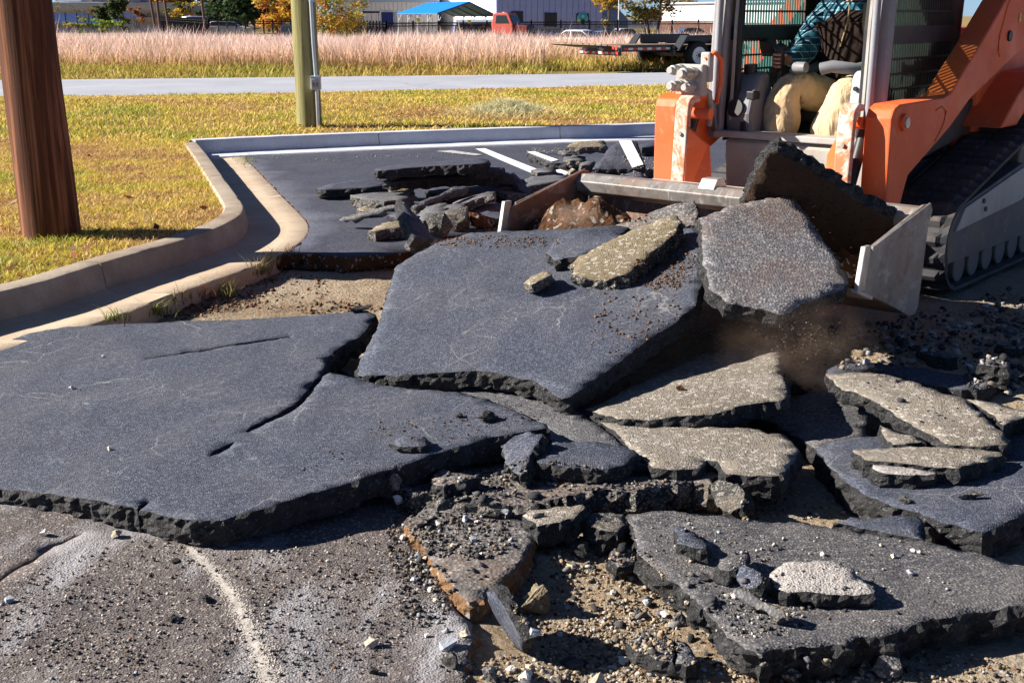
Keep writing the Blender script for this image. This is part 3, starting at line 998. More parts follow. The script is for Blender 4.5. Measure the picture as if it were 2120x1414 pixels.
# N: rubble ridge in the middle
slab('N', 'asphalt_piece', 'crumbled asphalt ridge strewn with gravel under the near corner of the left slab',
     [(800, 1000), (850, 985), (920, 960), (1010, 925), (1050, 905), (1130, 930), (1240, 975), (1340, 985), (1420, 975), (1490, 985), (1480, 1005), (1420, 1000), (1370, 1008), (1300, 1016), (1240, 1016), (1180, 1030), (1110, 1040), (1060, 1044), (1000, 1042), (930, 1030), (880, 1022), (840, 1018)],
     [(830, 1005, -0.015), (1470, 992, -0.005), (1060, 920, -0.02)], 0.09, ('asphalt_soiled', 'fracture_dusty', 'soil'), seg=0.016, jit=0.012, grid=0.04, amp=0.016, rough=0.024, taper=-0.01)
slab('D', 'asphalt_chunk', 'thick blue grey chunk lying against the wedged grey slab',
     [(1110, 954), (1128, 928), (1150, 914), (1230, 912), (1298, 926), (1322, 938), (1290, 962), (1236, 974), (1180, 968), (1130, 960)],
     [(1110, 956, 0.055), (1322, 940, 0.06), (1230, 914, 0.07)], 0.065, T_AS, seg=0.014, jit=0.006, rough=0.014)
slab('E', 'asphalt_chunk', 'blue topped chunk propped on edge beside the tip of the left slab',
     [(1036, 912), (1056, 902), (1096, 892), (1122, 898), (1116, 918), (1094, 952), (1080, 985), (1062, 978), (1044, 950)],
     [(1036, 914, 0.06), (1122, 898, 0.115), (1080, 985, 0.035)], 0.05, T_AS, seg=0.012, jit=0.006, grid=0.03, rough=0.016)
slab('O', 'asphalt_chunk', 'tan topped chunk with an ochre end in the middle of the foreground rubble',
     [(1080, 1068), (1096, 1056), (1150, 1048), (1206, 1044), (1216, 1050), (1190, 1072), (1150, 1082), (1112, 1090), (1098, 1078)],
     [(1080, 1068, -0.005), (1212, 1046, 0.01), (1112, 1090, 0.0)], 0.065, ('under_tan', 'fracture', 'soil'), seg=0.012, jit=0.005, grid=0.03, rough=0.014)
slab('O2', 'asphalt_chunk', 'low dark chunk right of the tan topped chunk in the foreground rubble',
     [(1212, 1066), (1250, 1062), (1292, 1064), (1296, 1082), (1280, 1100), (1240, 1096), (1216, 1084)],
     [(1212, 1068, -0.02), (1295, 1066, -0.02), (1240, 1096, -0.02)], 0.06, ('fracture_dusty', 'fracture', 'soil'), seg=0.012, jit=0.006, grid=0.03, rough=0.014)
slab('Qs', 'asphalt_piece', 'triangular grey slab with gravel on top and an orange clay edge in the foreground',
     [(838, 1078), (880, 1052), (960, 1046), (1040, 1058), (1100, 1080), (1112, 1102), (1090, 1142), (1060, 1180), (1030, 1214), (1000, 1238), (972, 1242), (950, 1230), (912, 1182), (870, 1128)],
     [(850, 1080, -0.050), (1110, 1100, -0.045), (980, 1240, -0.05)], 0.085, ('asphalt_soiled', 'clay', 'soil'), seg=0.014, jit=0.007, grid=0.04, amp=0.012, rough=0.012)
slab('R', 'asphalt_chunk', 'thin purple grey slab standing on edge in the foreground rubble',
     [(1006, 1224), (1022, 1226), (1040, 1252), (1062, 1290), (1084, 1328), (1084, 1350), (1070, 1346), (1046, 1310), (1024, 1272), (1010, 1244)],
     [(1006, 1226, -0.01), (1084, 1340, -0.06), (1010, 1246, -0.055)], 0.035, T_AS, seg=0.012, jit=0.003, grid=0.03, rough=0.008)
slab('T1', 'asphalt_chunk', 'left half of a cracked dark chunk near the bottom edge',
     [(1300, 1326), (1320, 1306), (1350, 1302), (1376, 1308), (1392, 1324), (1396, 1352), (1394, 1372), (1360, 1366), (1316, 1344)],
     [(1300, 1328, -0.06), (1376, 1306, -0.045), (1394, 1372, -0.06)], 0.045, T_GR, seg=0.012, jit=0.004, grid=0.03)
slab('T2', 'asphalt_chunk', 'right half of a cracked dark chunk near the bottom edge',
     [(1397, 1320), (1420, 1330), (1436, 1348), (1450, 1366), (1440, 1376), (1420, 1378), (1399, 1372), (1401, 1350)],
     [(1397, 1322, -0.05), (1450, 1366, -0.06), (1399, 1372, -0.06)], 0.045, T_GR, seg=0.012, jit=0.004, grid=0.03)
slab('U', 'asphalt_chunk', 'small round topped grey chunk beside the left end of the lower right slab',
     [(1264, 1150), (1282, 1136), (1304, 1136), (1318, 1152), (1316, 1162), (1290, 1172), (1272, 1166)],
     [(1264, 1152, -0.055), (1318, 1152, -0.06), (1290, 1172, -0.07)], 0.04, T_GR, seg=0.012, jit=0.003, grid=0.03)
slab('W', 'asphalt_chunk', 'lumpy chunk capped with pale crumbs on the gravel ridge',
     [(892, 988), (910, 970), (950, 976), (990, 984), (996, 992), (960, 1002), (920, 1010), (898, 1004)],
     [(892, 990, 0.02), (996, 988, 0.03), (920, 1008, 0.025)], 0.055, ('asphalt_soiled', 'fracture', 'soil'), seg=0.012, jit=0.006, grid=0.03, rough=0.018, amp=0.012)
slab('X1', 'asphalt_chunk', 'dark block leaning in the gap below the lower tan slab',
     [(1470, 1010), (1490, 992), (1520, 1000), (1545, 1020), (1540, 1046), (1512, 1062), (1488, 1050)],
     [(1470, 1012, -0.01), (1545, 1020, 0.02), (1512, 1062, -0.04)], 0.05, ('fracture_dusty', 'fracture', 'soil'), seg=0.012, jit=0.006, grid=0.03, rough=0.016)
slab('A2', 'asphalt_chunk', 'thin dark flake lying on the right end of the cracked left slab',
     [(804, 918), (836, 902), (880, 904), (892, 914), (880, 922), (840, 924)],
     [(804, 918, 0.088), (892, 912, 0.10), (840, 924, 0.092)], 0.018, T_AS, seg=0.014, jit=0.003, grid=0.04, rough=0.006)
# shaded pieces right of the bucket
slab('Y1', 'asphalt_piece', 'curved dark slab lying in the shade below the bucket',
     [(1900, 715), (1930, 722), (1975, 735), (1984, 740), (1960, 742), (1925, 736), (1905, 726)],
     [(1900, 717, 0.03), (1984, 740, 0.03), (1925, 737, 0.03)], 0.09, T_AS, seg=0.02, jit=0.004, grid=0.05)
slab('Y2', 'asphalt_chunk', 'chunk with a lit grey top at the right edge of the machine shadow',
     [(2026, 752), (2048, 740), (2080, 744), (2092, 754), (2086, 760), (2050, 756)],
     [(2026, 753, 0.07), (2092, 755, 0.07), (2050, 757, 0.07)], 0.09, T_GR, seg=0.016, jit=0.006, grid=0.04)
slab('Y3', 'asphalt_piece', 'long slab in deep shade between the bucket and the long tan slab',
     [(1640, 790), (1760, 745), (1900, 760), (2010, 780), (2060, 800), (1990, 808), (1900, 790), (1800, 765), (1700, 800)],
     [(1640, 790, -0.02), (2060, 800, 0.0), (1800, 762, 0.0)], 0.06, T_AS, seg=0.03, jit=0.006, grid=0.08)
slab('Y4', 'asphalt_piece', 'dark slab lying in shade under the split of the two tan slabs',
     [(1560, 860), (1700, 800), (1800, 840), (1790, 900), (1720, 925), (1690, 930), (1640, 900)],
     [(1560, 860, -0.04), (1700, 800, -0.03), (1720, 925, -0.03)], 0.06, T_DU, seg=0.025, jit=0.006, grid=0.06)
slab('Y5', 'asphalt_chunk', 'flat grey piece lit by the sun at the right edge below the track',
     [(2062, 712), (2090, 704), (2120, 700), (2160, 712), (2110, 722), (2080, 720)],
     [(2062, 713, 0.03), (2120, 702, 0.03), (2110, 721, 0.03)], 0.04, T_GR, seg=0.02, jit=0.005, grid=0.05)

# far pile, left of the bucket
FARP = dict(seg=0.035, jit=0.008, grid=0.09, amp=0.006, rough=0.02, wob=0.01, group='rubble pile beyond the central slab')
slab('p1', 'asphalt_piece', 'flat grey slab at the far left end of the rubble pile',
     [(653, 390), (680, 382), (725, 374), (775, 371), (800, 374), (802, 384), (760, 389), (700, 392), (665, 394)],
     [(653, 391, 0.085), (800, 374, 0.10), (700, 392, 0.085)], 0.065, T_FAR, **FARP)
slab('p2', 'asphalt_piece', 'long dark slab on top of the rubble pile seen edge on',
     [(776, 350), (800, 344), (850, 340), (930, 333), (990, 328), (1010, 331), (1012, 337), (960, 341), (880, 345), (810, 352), (782, 354)],
     [(776, 351, 0.30), (1010, 331, 0.33), (880, 345, 0.32)], 0.07, T_FAR, **FARP)
slab('p3', 'asphalt_piece', 'long dark slab second from the top of the rubble pile',
     [(795, 374), (820, 364), (870, 360), (960, 357), (1052, 358), (1062, 362), (1040, 366), (950, 368), (860, 374), (810, 378)],
     [(795, 375, 0.20), (1056, 360, 0.22), (860, 374, 0.20)], 0.07, T_FAR, **FARP)
slab('p3b', 'asphalt_piece', 'slab sloping down from the right end of the rubble pile',
     [(1054, 360), (1064, 358), (1090, 385), (1102, 402), (1096, 406), (1075, 392)],
     [(1054, 361, 0.20), (1064, 358, 0.20), (1100, 404, 0.03)], 0.07, T_FAR, **FARP)
slab('p4', 'asphalt_piece', 'pale topped slab near the front left of the rubble pile',
     [(724, 404), (790, 398), (848, 399), (856, 404), (840, 414), (795, 417), (756, 414), (738, 410)],
     [(724, 405, 0.07), (850, 400, 0.09), (795, 417, 0.08)], 0.075, T_FARG, **FARP)
slab('p5', 'asphalt_piece', 'narrow slab tilted up at the front left of the rubble pile',
     [(702, 455), (740, 444), (790, 430), (818, 425), (824, 432), (790, 442), (740, 454), (712, 459)],
     [(702, 456, 0.06), (820, 426, 0.20), (740, 454, 0.08)], 0.055, T_FARG, **FARP)
slab('p6', 'asphalt_chunk', 'tan topped chunk at the front of the rubble pile beside the upright slab',
     [(764, 477), (790, 463), (832, 455), (838, 462), (832, 470), (800, 474), (776, 480)],
     [(764, 478, 0.07), (836, 458, 0.10), (800, 474, 0.08)], 0.08, T_YEL, **FARP)
slab('p7', 'asphalt_piece', 'upright slab with a smooth shaded face at the front of the rubble pile',
     [(830, 416), (842, 420), (860, 442), (880, 466), (897, 492), (880, 500), (856, 496), (848, 470), (838, 440)],
     [(832, 417, 0, 7.85), (897, 492, 0, 7.50), (850, 480, 0, 7.35)], 0.065, T_FAR, **FARP)
slab('p8', 'asphalt_piece', 'long pale edged slab tilted in the middle of the rubble pile',
     [(852, 428), (890, 410), (930, 394), (962, 387), (970, 391), (930, 405), (890, 422), (862, 438)],
     [(852, 430, 0.09), (966, 388, 0.20), (890, 424, 0.10)], 0.06, T_FARG, **FARP)
slab('p9', 'asphalt_piece', 'thin slab tilted up right of the middle of the rubble pile',
     [(936, 421), (970, 408), (1010, 396), (1024, 396), (1020, 403), (980, 414), (950, 426)],
     [(936, 422, 0.08), (1022, 396, 0.17), (950, 426, 0.09)], 0.06, T_FARG, **FARP)
slab('p11', 'asphalt_piece', 'grey slab in the hollow beside the bucket cheek',
     [(960, 424), (1000, 414), (1034, 420), (1044, 432), (1010, 436), (975, 436)],
     [(960, 425, 0.06), (1044, 430, 0.05), (1000, 414, 0.08)], 0.07, T_FARG, **FARP)
slab('p12', 'asphalt_piece', 'wide flat slab right of the pile beside the painted line',
     [(1060, 384), (1100, 366), (1150, 362), (1178, 364), (1170, 372), (1110, 384), (1080, 390)],
     [(1060, 385, 0.07), (1178, 365, 0.09), (1110, 384, 0.08)], 0.06, T_FARG, **FARP)
slab('p13', 'asphalt_chunk', 'dark chunk under the long slabs of the rubble pile',
     [(805, 380), (830, 372), (850, 376), (852, 392), (830, 396), (808, 392)],
     [(805, 381, 0, 10.0), (850, 378, 0, 10.0), (830, 396, 0, 9.9)], 0.2, T_YEL, **FARP)
slab('p14', 'asphalt_piece', 'shaded slab filling the middle of the rubble pile',
     [(880, 384), (960, 376), (1050, 372), (1080, 386), (1030, 396), (940, 404), (890, 400)],
     [(880, 385, 0.10), (1080, 384, 0.10), (940, 404, 0.08)], 0.10, T_FAR, **FARP)
slab('p15', 'asphalt_chunk', 'small flat chunk behind the narrow tilted slab of the pile',
     [(738, 432), (760, 427), (785, 430), (770, 437), (745, 438)],
     [(738, 433, 0.05), (785, 431, 0.05), (745, 438, 0.05)], 0.05, T_YEL, **FARP)
slab('p16', 'asphalt_chunk', 'grey lump in the middle of the rubble pile above the dirt',
     [(862, 446), (890, 424), (924, 420), (930, 432), (900, 448), (876, 458)],
     [(862, 447, 0.07), (926, 421, 0.11), (876, 457, 0.07)], 0.09, T_FARG, **FARP)
for key, lab, ol, rf_, th_, mt in (
    ('p17', 'thin plate lying flat left of the bucket cheek', [(975, 446), (1010, 436), (1046, 440), (1040, 452), (1000, 458)], [(975, 447, .05), (1046, 442, .06), (1000, 458, .05)], .05, T_FAR),
    ('p18', 'thin plate sticking out of the right end of the pile', [(1020, 392), (1060, 384), (1098, 392), (1090, 402), (1050, 404)], [(1020, 393, .09), (1098, 393, .05), (1050, 404, .07)], .05, T_FARG),
    ('p19', 'thin plate leaning under the pale edged slab of the pile', [(880, 440), (920, 424), (962, 420), (966, 428), (930, 440), (896, 448)], [(880, 441, .07), (964, 422, .13), (896, 448, .07)], .05, T_FARG),
    ('p20', 'narrow dark plate behind the tan chunk of the pile', [(800, 446), (830, 436), (856, 440), (850, 450), (820, 454)], [(800, 447, .06), (856, 441, .10), (820, 454, .06)], .05, T_FAR),
    ('p21', 'thin plate flat on the pavement beyond the painted line', [(1100, 352), (1130, 346), (1150, 350), (1140, 357), (1112, 358)], [(1100, 353, .05), (1150, 351, .05), (1112, 358, .05)], .05, T_FARG),
    ('p22', 'thin dark plate on top of the right half of the pile', [(960, 352), (1000, 345), (1045, 347), (1040, 354), (985, 357)], [(960, 353, .28), (1045, 348, .27), (985, 357, .27)], .05, T_FAR),
    ('p23', 'flat plate between the pile and the wide flat slab', [(1010, 372), (1050, 366), (1085, 372), (1070, 381), (1028, 382)], [(1010, 373, .14), (1085, 373, .10), (1028, 382, .12)], .05, T_FAR),
    ('p24', 'small plate on the pavement in front of the upright slab', [(842, 500), (866, 492), (884, 500), (872, 508), (850, 508)], [(842, 501, .05), (884, 501, .05), (850, 508, .05)], .05, T_FARG)):
    slab(key, 'asphalt_piece', lab, ol, rf_, th_, mt, **FARP)
# far right, towards the machine
slab('q1', 'asphalt_piece', 'slab with a white painted stripe lying flat near the far kerb',
     [(1090, 316), (1104, 314), (1150, 318), (1206, 330), (1204, 336), (1140, 338), (1116, 328)],
     [(1090, 317, 0.09), (1206, 332, 0.09), (1104, 314, 0.10)], 0.09, T_FAR, **FARP)
sheet_on('q1', 'painted_line', [(1092, 316.5), (1106, 315), (1156, 333), (1142, 336)], M['white_paint'], 0.008)
slab('q2', 'asphalt_piece', 'tilted slab with a wide white painted stripe beside the orange loader arm',
     [(1226, 350), (1240, 334), (1262, 308), (1280, 291), (1300, 290), (1318, 294), (1334, 344), (1328, 350), (1290, 351)],
     [(1226, 351, 0.10), (1282, 291, 0.34), (1332, 348, 0.12)], 0.07, T_FAR, **FARP)
sheet_on('q2', 'painted_line', [(1281, 293), (1307, 293), (1332, 342), (1309, 349)], M['white_paint'], 0.009)
slab('q3', 'asphalt_piece', 'tan slab on top of the small heap by the far kerb',
     [(1172, 304), (1192, 293), (1250, 291), (1256, 300), (1250, 305), (1200, 306)],
     [(1172, 304, 0.22), (1254, 302, 0.22), (1192, 293, 0.24)], 0.065, T_YEL, **FARP)
slab('q4', 'asphalt_chunk', 'small grey slab under the tan one in the heap by the far kerb',
     [(1155, 313), (1175, 309), (1196, 313), (1194, 319), (1165, 320)],
     [(1155, 314, 0.12), (1196, 314, 0.12), (1165, 320, 0.11)], 0.07, T_FARG, **FARP)
slab('q5', 'asphalt_chunk', 'small dark slab in front of the heap by the far kerb',
     [(1168, 326), (1190, 322), (1212, 325), (1208, 332), (1180, 333)],
     [(1168, 327, 0.11), (1212, 327, 0.11), (1180, 333, 0.10)], 0.07, T_FARG, **FARP)
slab('q6', 'asphalt_chunk', 'stacked pair of thin pieces left of the striped tilted slab',
     [(1202, 338), (1216, 334), (1232, 335), (1230, 342), (1204, 343)],
     [(1202, 339, 0.11), (1232, 337, 0.11), (1204, 343, 0.10)], 0.08, T_FARG, **FARP)
slab('q7', 'asphalt_piece', 'dark slab lying behind the loader arm at the far kerb',
     [(1312, 302), (1340, 297), (1366, 296), (1366, 302), (1330, 306)],
     [(1312, 303, 0.10), (1366, 298, 0.10), (1330, 306, 0.10)], 0.07, T_FAR, **FARP)
slab('q8', 'asphalt_chunk', 'grey chunk at the foot of the orange loader arm',
     [(1292, 362), (1312, 354), (1330, 357), (1338, 366), (1312, 370)],
     [(1292, 363, 0.14), (1336, 362, 0.14), (1312, 370, 0.12)], 0.09, T_FAR, **FARP)

# ------------------------------------------------------------------ lumps and stones
from mathutils.bvhtree import BVHTree
def surface_tree():
    vs, fs = [], []
    for ob in list(SC.objects):
        if ob.type != 'MESH' or ob.name.startswith(('painted', 'lawn', 'road', 'kerb')): continue
        mw = Matrix.Translation(ob.location + (ob.parent.location if ob.parent else Vector((0, 0, 0))))
        k = len(vs)
        vs += [mw @ v.co for v in ob.data.vertices]
        fs += [tuple(i + k for i in p.vertices) for p in ob.data.polygons]
    return BVHTree.FromPolygons(vs, fs)
TREE = surface_tree()
def seat(u, v):
    """the surface point (and normal) that the photo shows at pixel (u, v)"""
    h = TREE.ray_cast(CAMP, ray(u, v).normalized())
    return (h[0], h[1]) if h[0] is not None else (P(u, v, -.1), Vector((0, 0, 1)))

def rock_mesh(name, r, seed, sx=1.0, sy=1.0, sz=0.7, sub=2, rough=0.10):
    rnd = random.Random(seed)
    bm = bmesh.new()
    for i in range(13):
        v = Vector((rnd.gauss(0, 1), rnd.gauss(0, 1), rnd.gauss(0, 1))).normalized() * rnd.uniform(.8, 1.05)
        bm.verts.new((v.x * r * sx, v.y * r * sy, v.z * r * sz))
    h = bmesh.ops.convex_hull(bm, input=bm.verts)
    bmesh.ops.delete(bm, geom=[g for g in h['geom_interior'] if isinstance(g, bmesh.types.BMVert)], context='VERTS')
    if sub:
        bmesh.ops.triangulate(bm, faces=bm.faces)
        bmesh.ops.subdivide_edges(bm, edges=bm.edges, cuts=sub, use_grid_fill=True)
        for v in bm.verts:
            n = v.co.normalized()
            v.co += n * r * rough * (mnoise.noise(v.co / r * 2.2 + Vector((seed, 0, 0))) + .7 * mnoise.noise(v.co / r * 6 + Vector((0, seed, 0))))
    bmesh.ops.recalc_face_normals(bm, faces=bm.faces)
    me = bpy.data.meshes.new(name)
    bm.to_mesh(me); bm.free()
    return me

def lump(name, label, u, v, z, px, mat, seed, sx=1, sy=1, sz=.7, cat='rubble', group='loose lumps in the rubble', rough=.12, sub=2, rot=None):
    """angular lump whose foot is at pixel (u, v) on height z and which is about px photo pixels wide"""
    p = seat(u, v)[0]
    r = px / 2 * (p - CAMP).length / F / max(sx, .6)
    me = rock_mesh(name, r, seed, sx, sy, sz, sub, rough)
    o = me_obj(name, me, M[mat] if isinstance(mat, str) else mat)
    o.location = p + Vector((0, 0, r * sz * .62))
    o.rotation_euler = rot or (0, 0, seed * 1.3)
    tag(o, label, cat, group)
    return o

lump('asphalt_lump', 'rounded tan aggregate lump in the hollow of the foreground', 1110, 1262, -0.135, 88, 'under_yellow', 3, 1, .9, .85, rough=.25)
lump('asphalt_lump', 'black asphalt lump on the right tip of the cracked left slab', 1008, 872, 0.085, 52, 'fracture', 5, 1.1, .9, .6)
lump('asphalt_lump', 'small black lump left of the larger one on the cracked slab', 951, 864, 0.08, 24, 'fracture', 6, 1, .9, .6)
lump('asphalt_lump', 'black lump under the front edge of the lower right slab, left of three', 1640, 1404, -0.11, 54, 'fracture_dusty', 8, 1, .9, .7)
lump('asphalt_lump', 'tall black lump under the front edge of the lower right slab, in the middle', 1738, 1402, -0.11, 36, 'fracture', 9, .8, .8, 1.1)
lump('asphalt_lump', 'black wedge lump under the lower right slab, right of the tall one', 1795, 1394, -0.11, 44, 'fracture_dusty', 10, 1, .9, .8)
lump('asphalt_lump', 'large grey lump below the front edge of the lower right slab', 1838, 1396, -0.11, 66, 'asphalt_dusty', 12, .9, .9, 1.0)
lump('asphalt_lump', 'dark lump tucked under the right part of the lower right slab', 1880, 1352, -0.10, 56, 'fracture', 13, 1.2, .9, .6)
lump('asphalt_lump', 'dark rough lump beside the small tilted chunk on the lower right slab', 1502, 1208, 0.0, 62, 'fracture', 14, 1.2, .9, .6)
lump('asphalt_lump', 'small dark lump at the far left of the chunks on the lower right slab', 1458, 1200, -0.01, 26, 'fracture', 15)
lump('asphalt_lump', 'dark lump on the blue grey slab near a pale streaked one', 1872, 1040, 0.0, 36, 'fracture_dusty', 16, 1.2, .8, .5)
lump('asphalt_lump', 'pale streaked lump on the blue grey slab at the right', 2008, 1032, 0.0, 60, 'fracture_dusty', 17, 1.5, .7, .45)
lump('asphalt_lump', 'brown crumb lump on the upper tan slab', 1408, 808, 0.08, 24, 'red_soil', 18, 1, .9, .7)
lump('asphalt_lump', 'grey standing stone shard on the left end of the gravel ridge', 818, 1012, -0.01, 30, 'asphalt_soiled', 19, .75, .7, 1.3)
lump('asphalt_lump', 'dark lump at the bottom of the foreground beside the scraped base', 935, 1376, -0.09, 58, 'fracture_dusty', 21, 1.1, .9, .7)
lump('asphalt_lump', 'dark lump at the very bottom of the frame in the hollow', 1018, 1408, -0.13, 50, 'asphalt_dusty', 22, 1, .8, .8)
lump('asphalt_lump', 'flat black crumb on the scraped base below the left slab', 362, 1162, -0.078, 28, 'fracture', 23, 1.2, .9, .3)
lump('asphalt_lump', 'black crumb on the scraped base beside the white scrape', 425, 1244, -0.08, 30, 'fracture', 24, 1, .9, .7)
lump('asphalt_lump', 'black crumb in the middle of the scraped base', 358, 1284, -0.08, 24, 'fracture', 25, 1, .9, .7)
lump('asphalt_lump', 'black crumb cluster piece at the right of the scraped base', 770, 1396, -0.085, 32, 'fracture', 26, 1, .9, .7)
lump('asphalt_lump', 'dark block in the shadowed gap beside the ochre ended chunk', 1196, 1150, -0.12, 54, 'fracture', 27, 1, .9, .8)
lump('asphalt_lump', 'dark block beside the left tip of the lower right slab', 1246, 1146, -0.12, 44, 'fracture', 28, 1, .9, .9)
lump('asphalt_lump', 'flat dark plate between the ridge and the triangular grey slab', 866, 1086, -0.06, 62, 'asphalt_soiled', 29, 1.2, .9, .4)
lump('asphalt_lump', 'black lump at the left end of the lower right slab', 1448, 1290, -0.12, 60, 'fracture', 30, 1.2, .8, .7)
lump('asphalt_lump', 'grey lump beside the pale stones left of the lower right slab', 1412, 1292, -0.13, 46, 'asphalt_dusty', 31, 1, .9, .8)
lump('asphalt_lump', 'rough black crumb on the torn back edge of the left slab', 748, 644, 0.0, 60, 'fracture', 32, 1.5, .8, .4)
lump('soil_clod', 'brown boulder of soil left of the bucket cheek', 945, 478, 0.0, 90, 'fracture_dusty', 33, 1, .9, .9, cat='clod')
lump('soil_clod', 'brown soil lump against the bucket cheek', 1000, 470, 0.02, 78, 'red_soil', 34, 1.1, .9, .7, cat='clod')
lump('soil_clod', 'dark crumbly clod behind the upright slab of the pile', 908, 490, 0.0, 56, 'fracture_dusty', 35, .8, .9, 1.1, cat='clod')
lump('soil_clod', 'tan clod beside the painted line near the far kerb', 1187, 365, 0.05, 30, 'under_yellow', 36, 1, .9, .8, cat='clod')
lump('soil_clod', 'round crumb heap below the striped slab near the loader arm', 1270, 372, 0.05, 44, 'under_yellow', 37, 1.3, .9, .6, cat='clod')
lump('asphalt_lump', 'grey broken lump near the lower left of the loader arm', 1345, 366, 0.05, 36, 'asphalt_grey', 38, 1.1, .9, .7)
lump('asphalt_lump', 'round dark lump in the shade at the right edge', 2092, 690, 0.0, 34, 'asphalt_grey', 39, 1, .9, .6)

STONES = [(824, 1040, -.02, 34), (1104, 1318, -.13, 36), (930, 1342, -.085, 46), (1058, 1390, -.13, 26), (1098, 1386, -.13, 24), (1088, 1412, -.13, 42), (1150, 1412, -.13, 36),
          (893, 1225, -.05, 20), (905, 1246, -.08, 22), (922, 1308, -.085, 18), (884, 1318, -.085, 14), (962, 1318, -.085, 24), (1175, 1262, -.13, 16), (1160, 1316, -.14, 16),
          (770, 1338, -.085, 34), (20, 1246, -.08, 22), (95, 1108, -.08, 26), (242, 1112, -.08, 26), (214, 740, 0.005, 10), (148, 806, .005, 13), (226, 932, .005, 14),
          (1268, 1386, -.13, 26), (1290, 1372, -.13, 34), (1240, 1418, -.13, 44), (1340, 1254, -.13, 28), (1376, 1276, -.13, 24), (1352, 1236, -.12, 20), (1388, 1252, -.1, 16),
          (1520, 1238, .0, 18), (1422, 1250, -.04, 16), (1890, 1142, .0, 14), (1904, 1146, .0, 12), (1848, 1154, .0, 16), (1884, 1190, .0, 20), (1702, 1150, .0, 14), (1430, 1164, -.02, 16),
          (866, 1154, -.045, 24), (906, 1086, -.05, 16), (882, 1158, -.045, 18), (962, 1078, -.05, 20), (988, 1082, -.05, 14), (940, 1132, -.045, 20), (980, 1120, -.045, 22), (996, 1150, -.045, 14),
          (850, 1170, -.08, 18), (858, 1204, -.08, 20), (835, 1116, -.08, 22), (1180, 1180, -.13, 22), (1210, 1130, -.12, 20), (1268, 1230, -.13, 18), (1310, 1276, -.13, 18), (1048, 1062, -.03, 18)]
STM = [m_plain('stone_white', (0.62, 0.58, 0.53), 0.8, var=.2, scale=30, bump=.3), m_plain('stone_buff', (0.46, 0.40, 0.31), 0.85, var=.25, scale=30, bump=.3), m_plain('stone_blue', (0.34, 0.36, 0.40), 0.8, var=.25, scale=30, bump=.3)]
PL = ['pale rounded stone', 'buff angular stone', 'bluish grey stone']
ORD = ['leftmost', 'second from left', 'third from left', 'fourth from left', 'fifth from left', 'sixth from left', 'seventh from left', 'eighth from left', 'ninth from left', 'tenth from left']
def stone_kind(i, z, u):
    k = (i * 7 + 2) % 3 if i > 6 else (0, 2, 2, 0, 1, 0, 1)[i]
    zone = ('on the scraped base at lower left' if z in (-.08, -.085, -.078) else 'in the foreground hollow' if z <= -.09 else
            'on the triangular grey slab' if z in (-.045, -.05) else 'on the lower right slab' if u > 1200 else 'on the cracked left slab' if z > 0 else 'on the gravel ridge')
    return k, zone
KZ = [stone_kind(i, s_[2], s_[0]) for i, s_ in enumerate(STONES)]
for i, (u, v, z, px) in enumerate(STONES):
    k, zone = KZ[i]
    same = sorted(STONES[j][0] for j in range(len(STONES)) if KZ[j] == KZ[i])
    which = '' if len(same) == 1 else ', ' + ORD[same.index(u)]
    o = lump('stone', PL[k] + ' ' + zone + which, u, v, z, px, STM[k], 100 + i, 1, .85, .75, cat='stone', group=PL[k] + 's ' + zone, rough=.10, sub=2)

def scatter(name, label, cat, spots, n, smin, smax, palette, seed, kind='stuff', flat=.7, clump=0.0, zmax=9):
    """many small stones in one mesh: spots = list of (u, v, radius_px_u, radius_px_v, z, weight)"""
    rng = np.random.default_rng(seed)
    base = []
    for s in range(10):
        me = rock_mesh('tmp', 1.0, seed * 17 + s, 1, .85, flat, 0)
        bm = bmesh.new(); bm.from_mesh(me); bmesh.ops.triangulate(bm, faces=bm.faces)
        base.append((np.array([v.co[:] for v in bm.verts]), np.array([[v.index for v in f.verts] for f in bm.faces])))
        bm.free(); bpy.data.meshes.remove(me)
    w = np.array([s[5] for s in spots], float); w /= w.sum()
    VV, TT, CC = [], [], []
    off = 0
    for i in range(n):
        s = spots[rng.choice(len(spots), p=w)]
        a = rng.uniform(0, 2 * math.pi); rr = math.sqrt(rng.uniform()) if clump == 0 else abs(rng.normal(0, .5))
        u = s[0] + math.cos(a) * rr * s[2]; v = s[1] + math.sin(a) * rr * s[3]
        z = s[4]
        p, nr = seat(u, v)
        if nr.z < .6 or p.z > zmax: continue
        r = smin * (smax / smin) ** (rng.uniform() ** 3.0)
        bv, bt = base[rng.integers(10)]
        th = rng.uniform(0, 6.28)
        R = np.array([[math.cos(th), -math.sin(th), 0], [math.sin(th), math.cos(th), 0], [0, 0, 1]])
        VV.append(bv @ R.T * r + np.array([p.x, p.y, p.z + r * flat * .55]))
        TT.append(bt + off); off += len(bv)
        c = np.array(palette[rng.integers(len(palette))]) * rng.uniform(.7, 1.25)
        CC.append(np.tile(c, (len(bv), 1)))
    me = mesh_np(name, np.concatenate(VV), np.concatenate(TT), np.concatenate(CC))
    o = me_obj(name, me, M['gravel'])
    tag(o, label, cat, kind=kind)
    return o

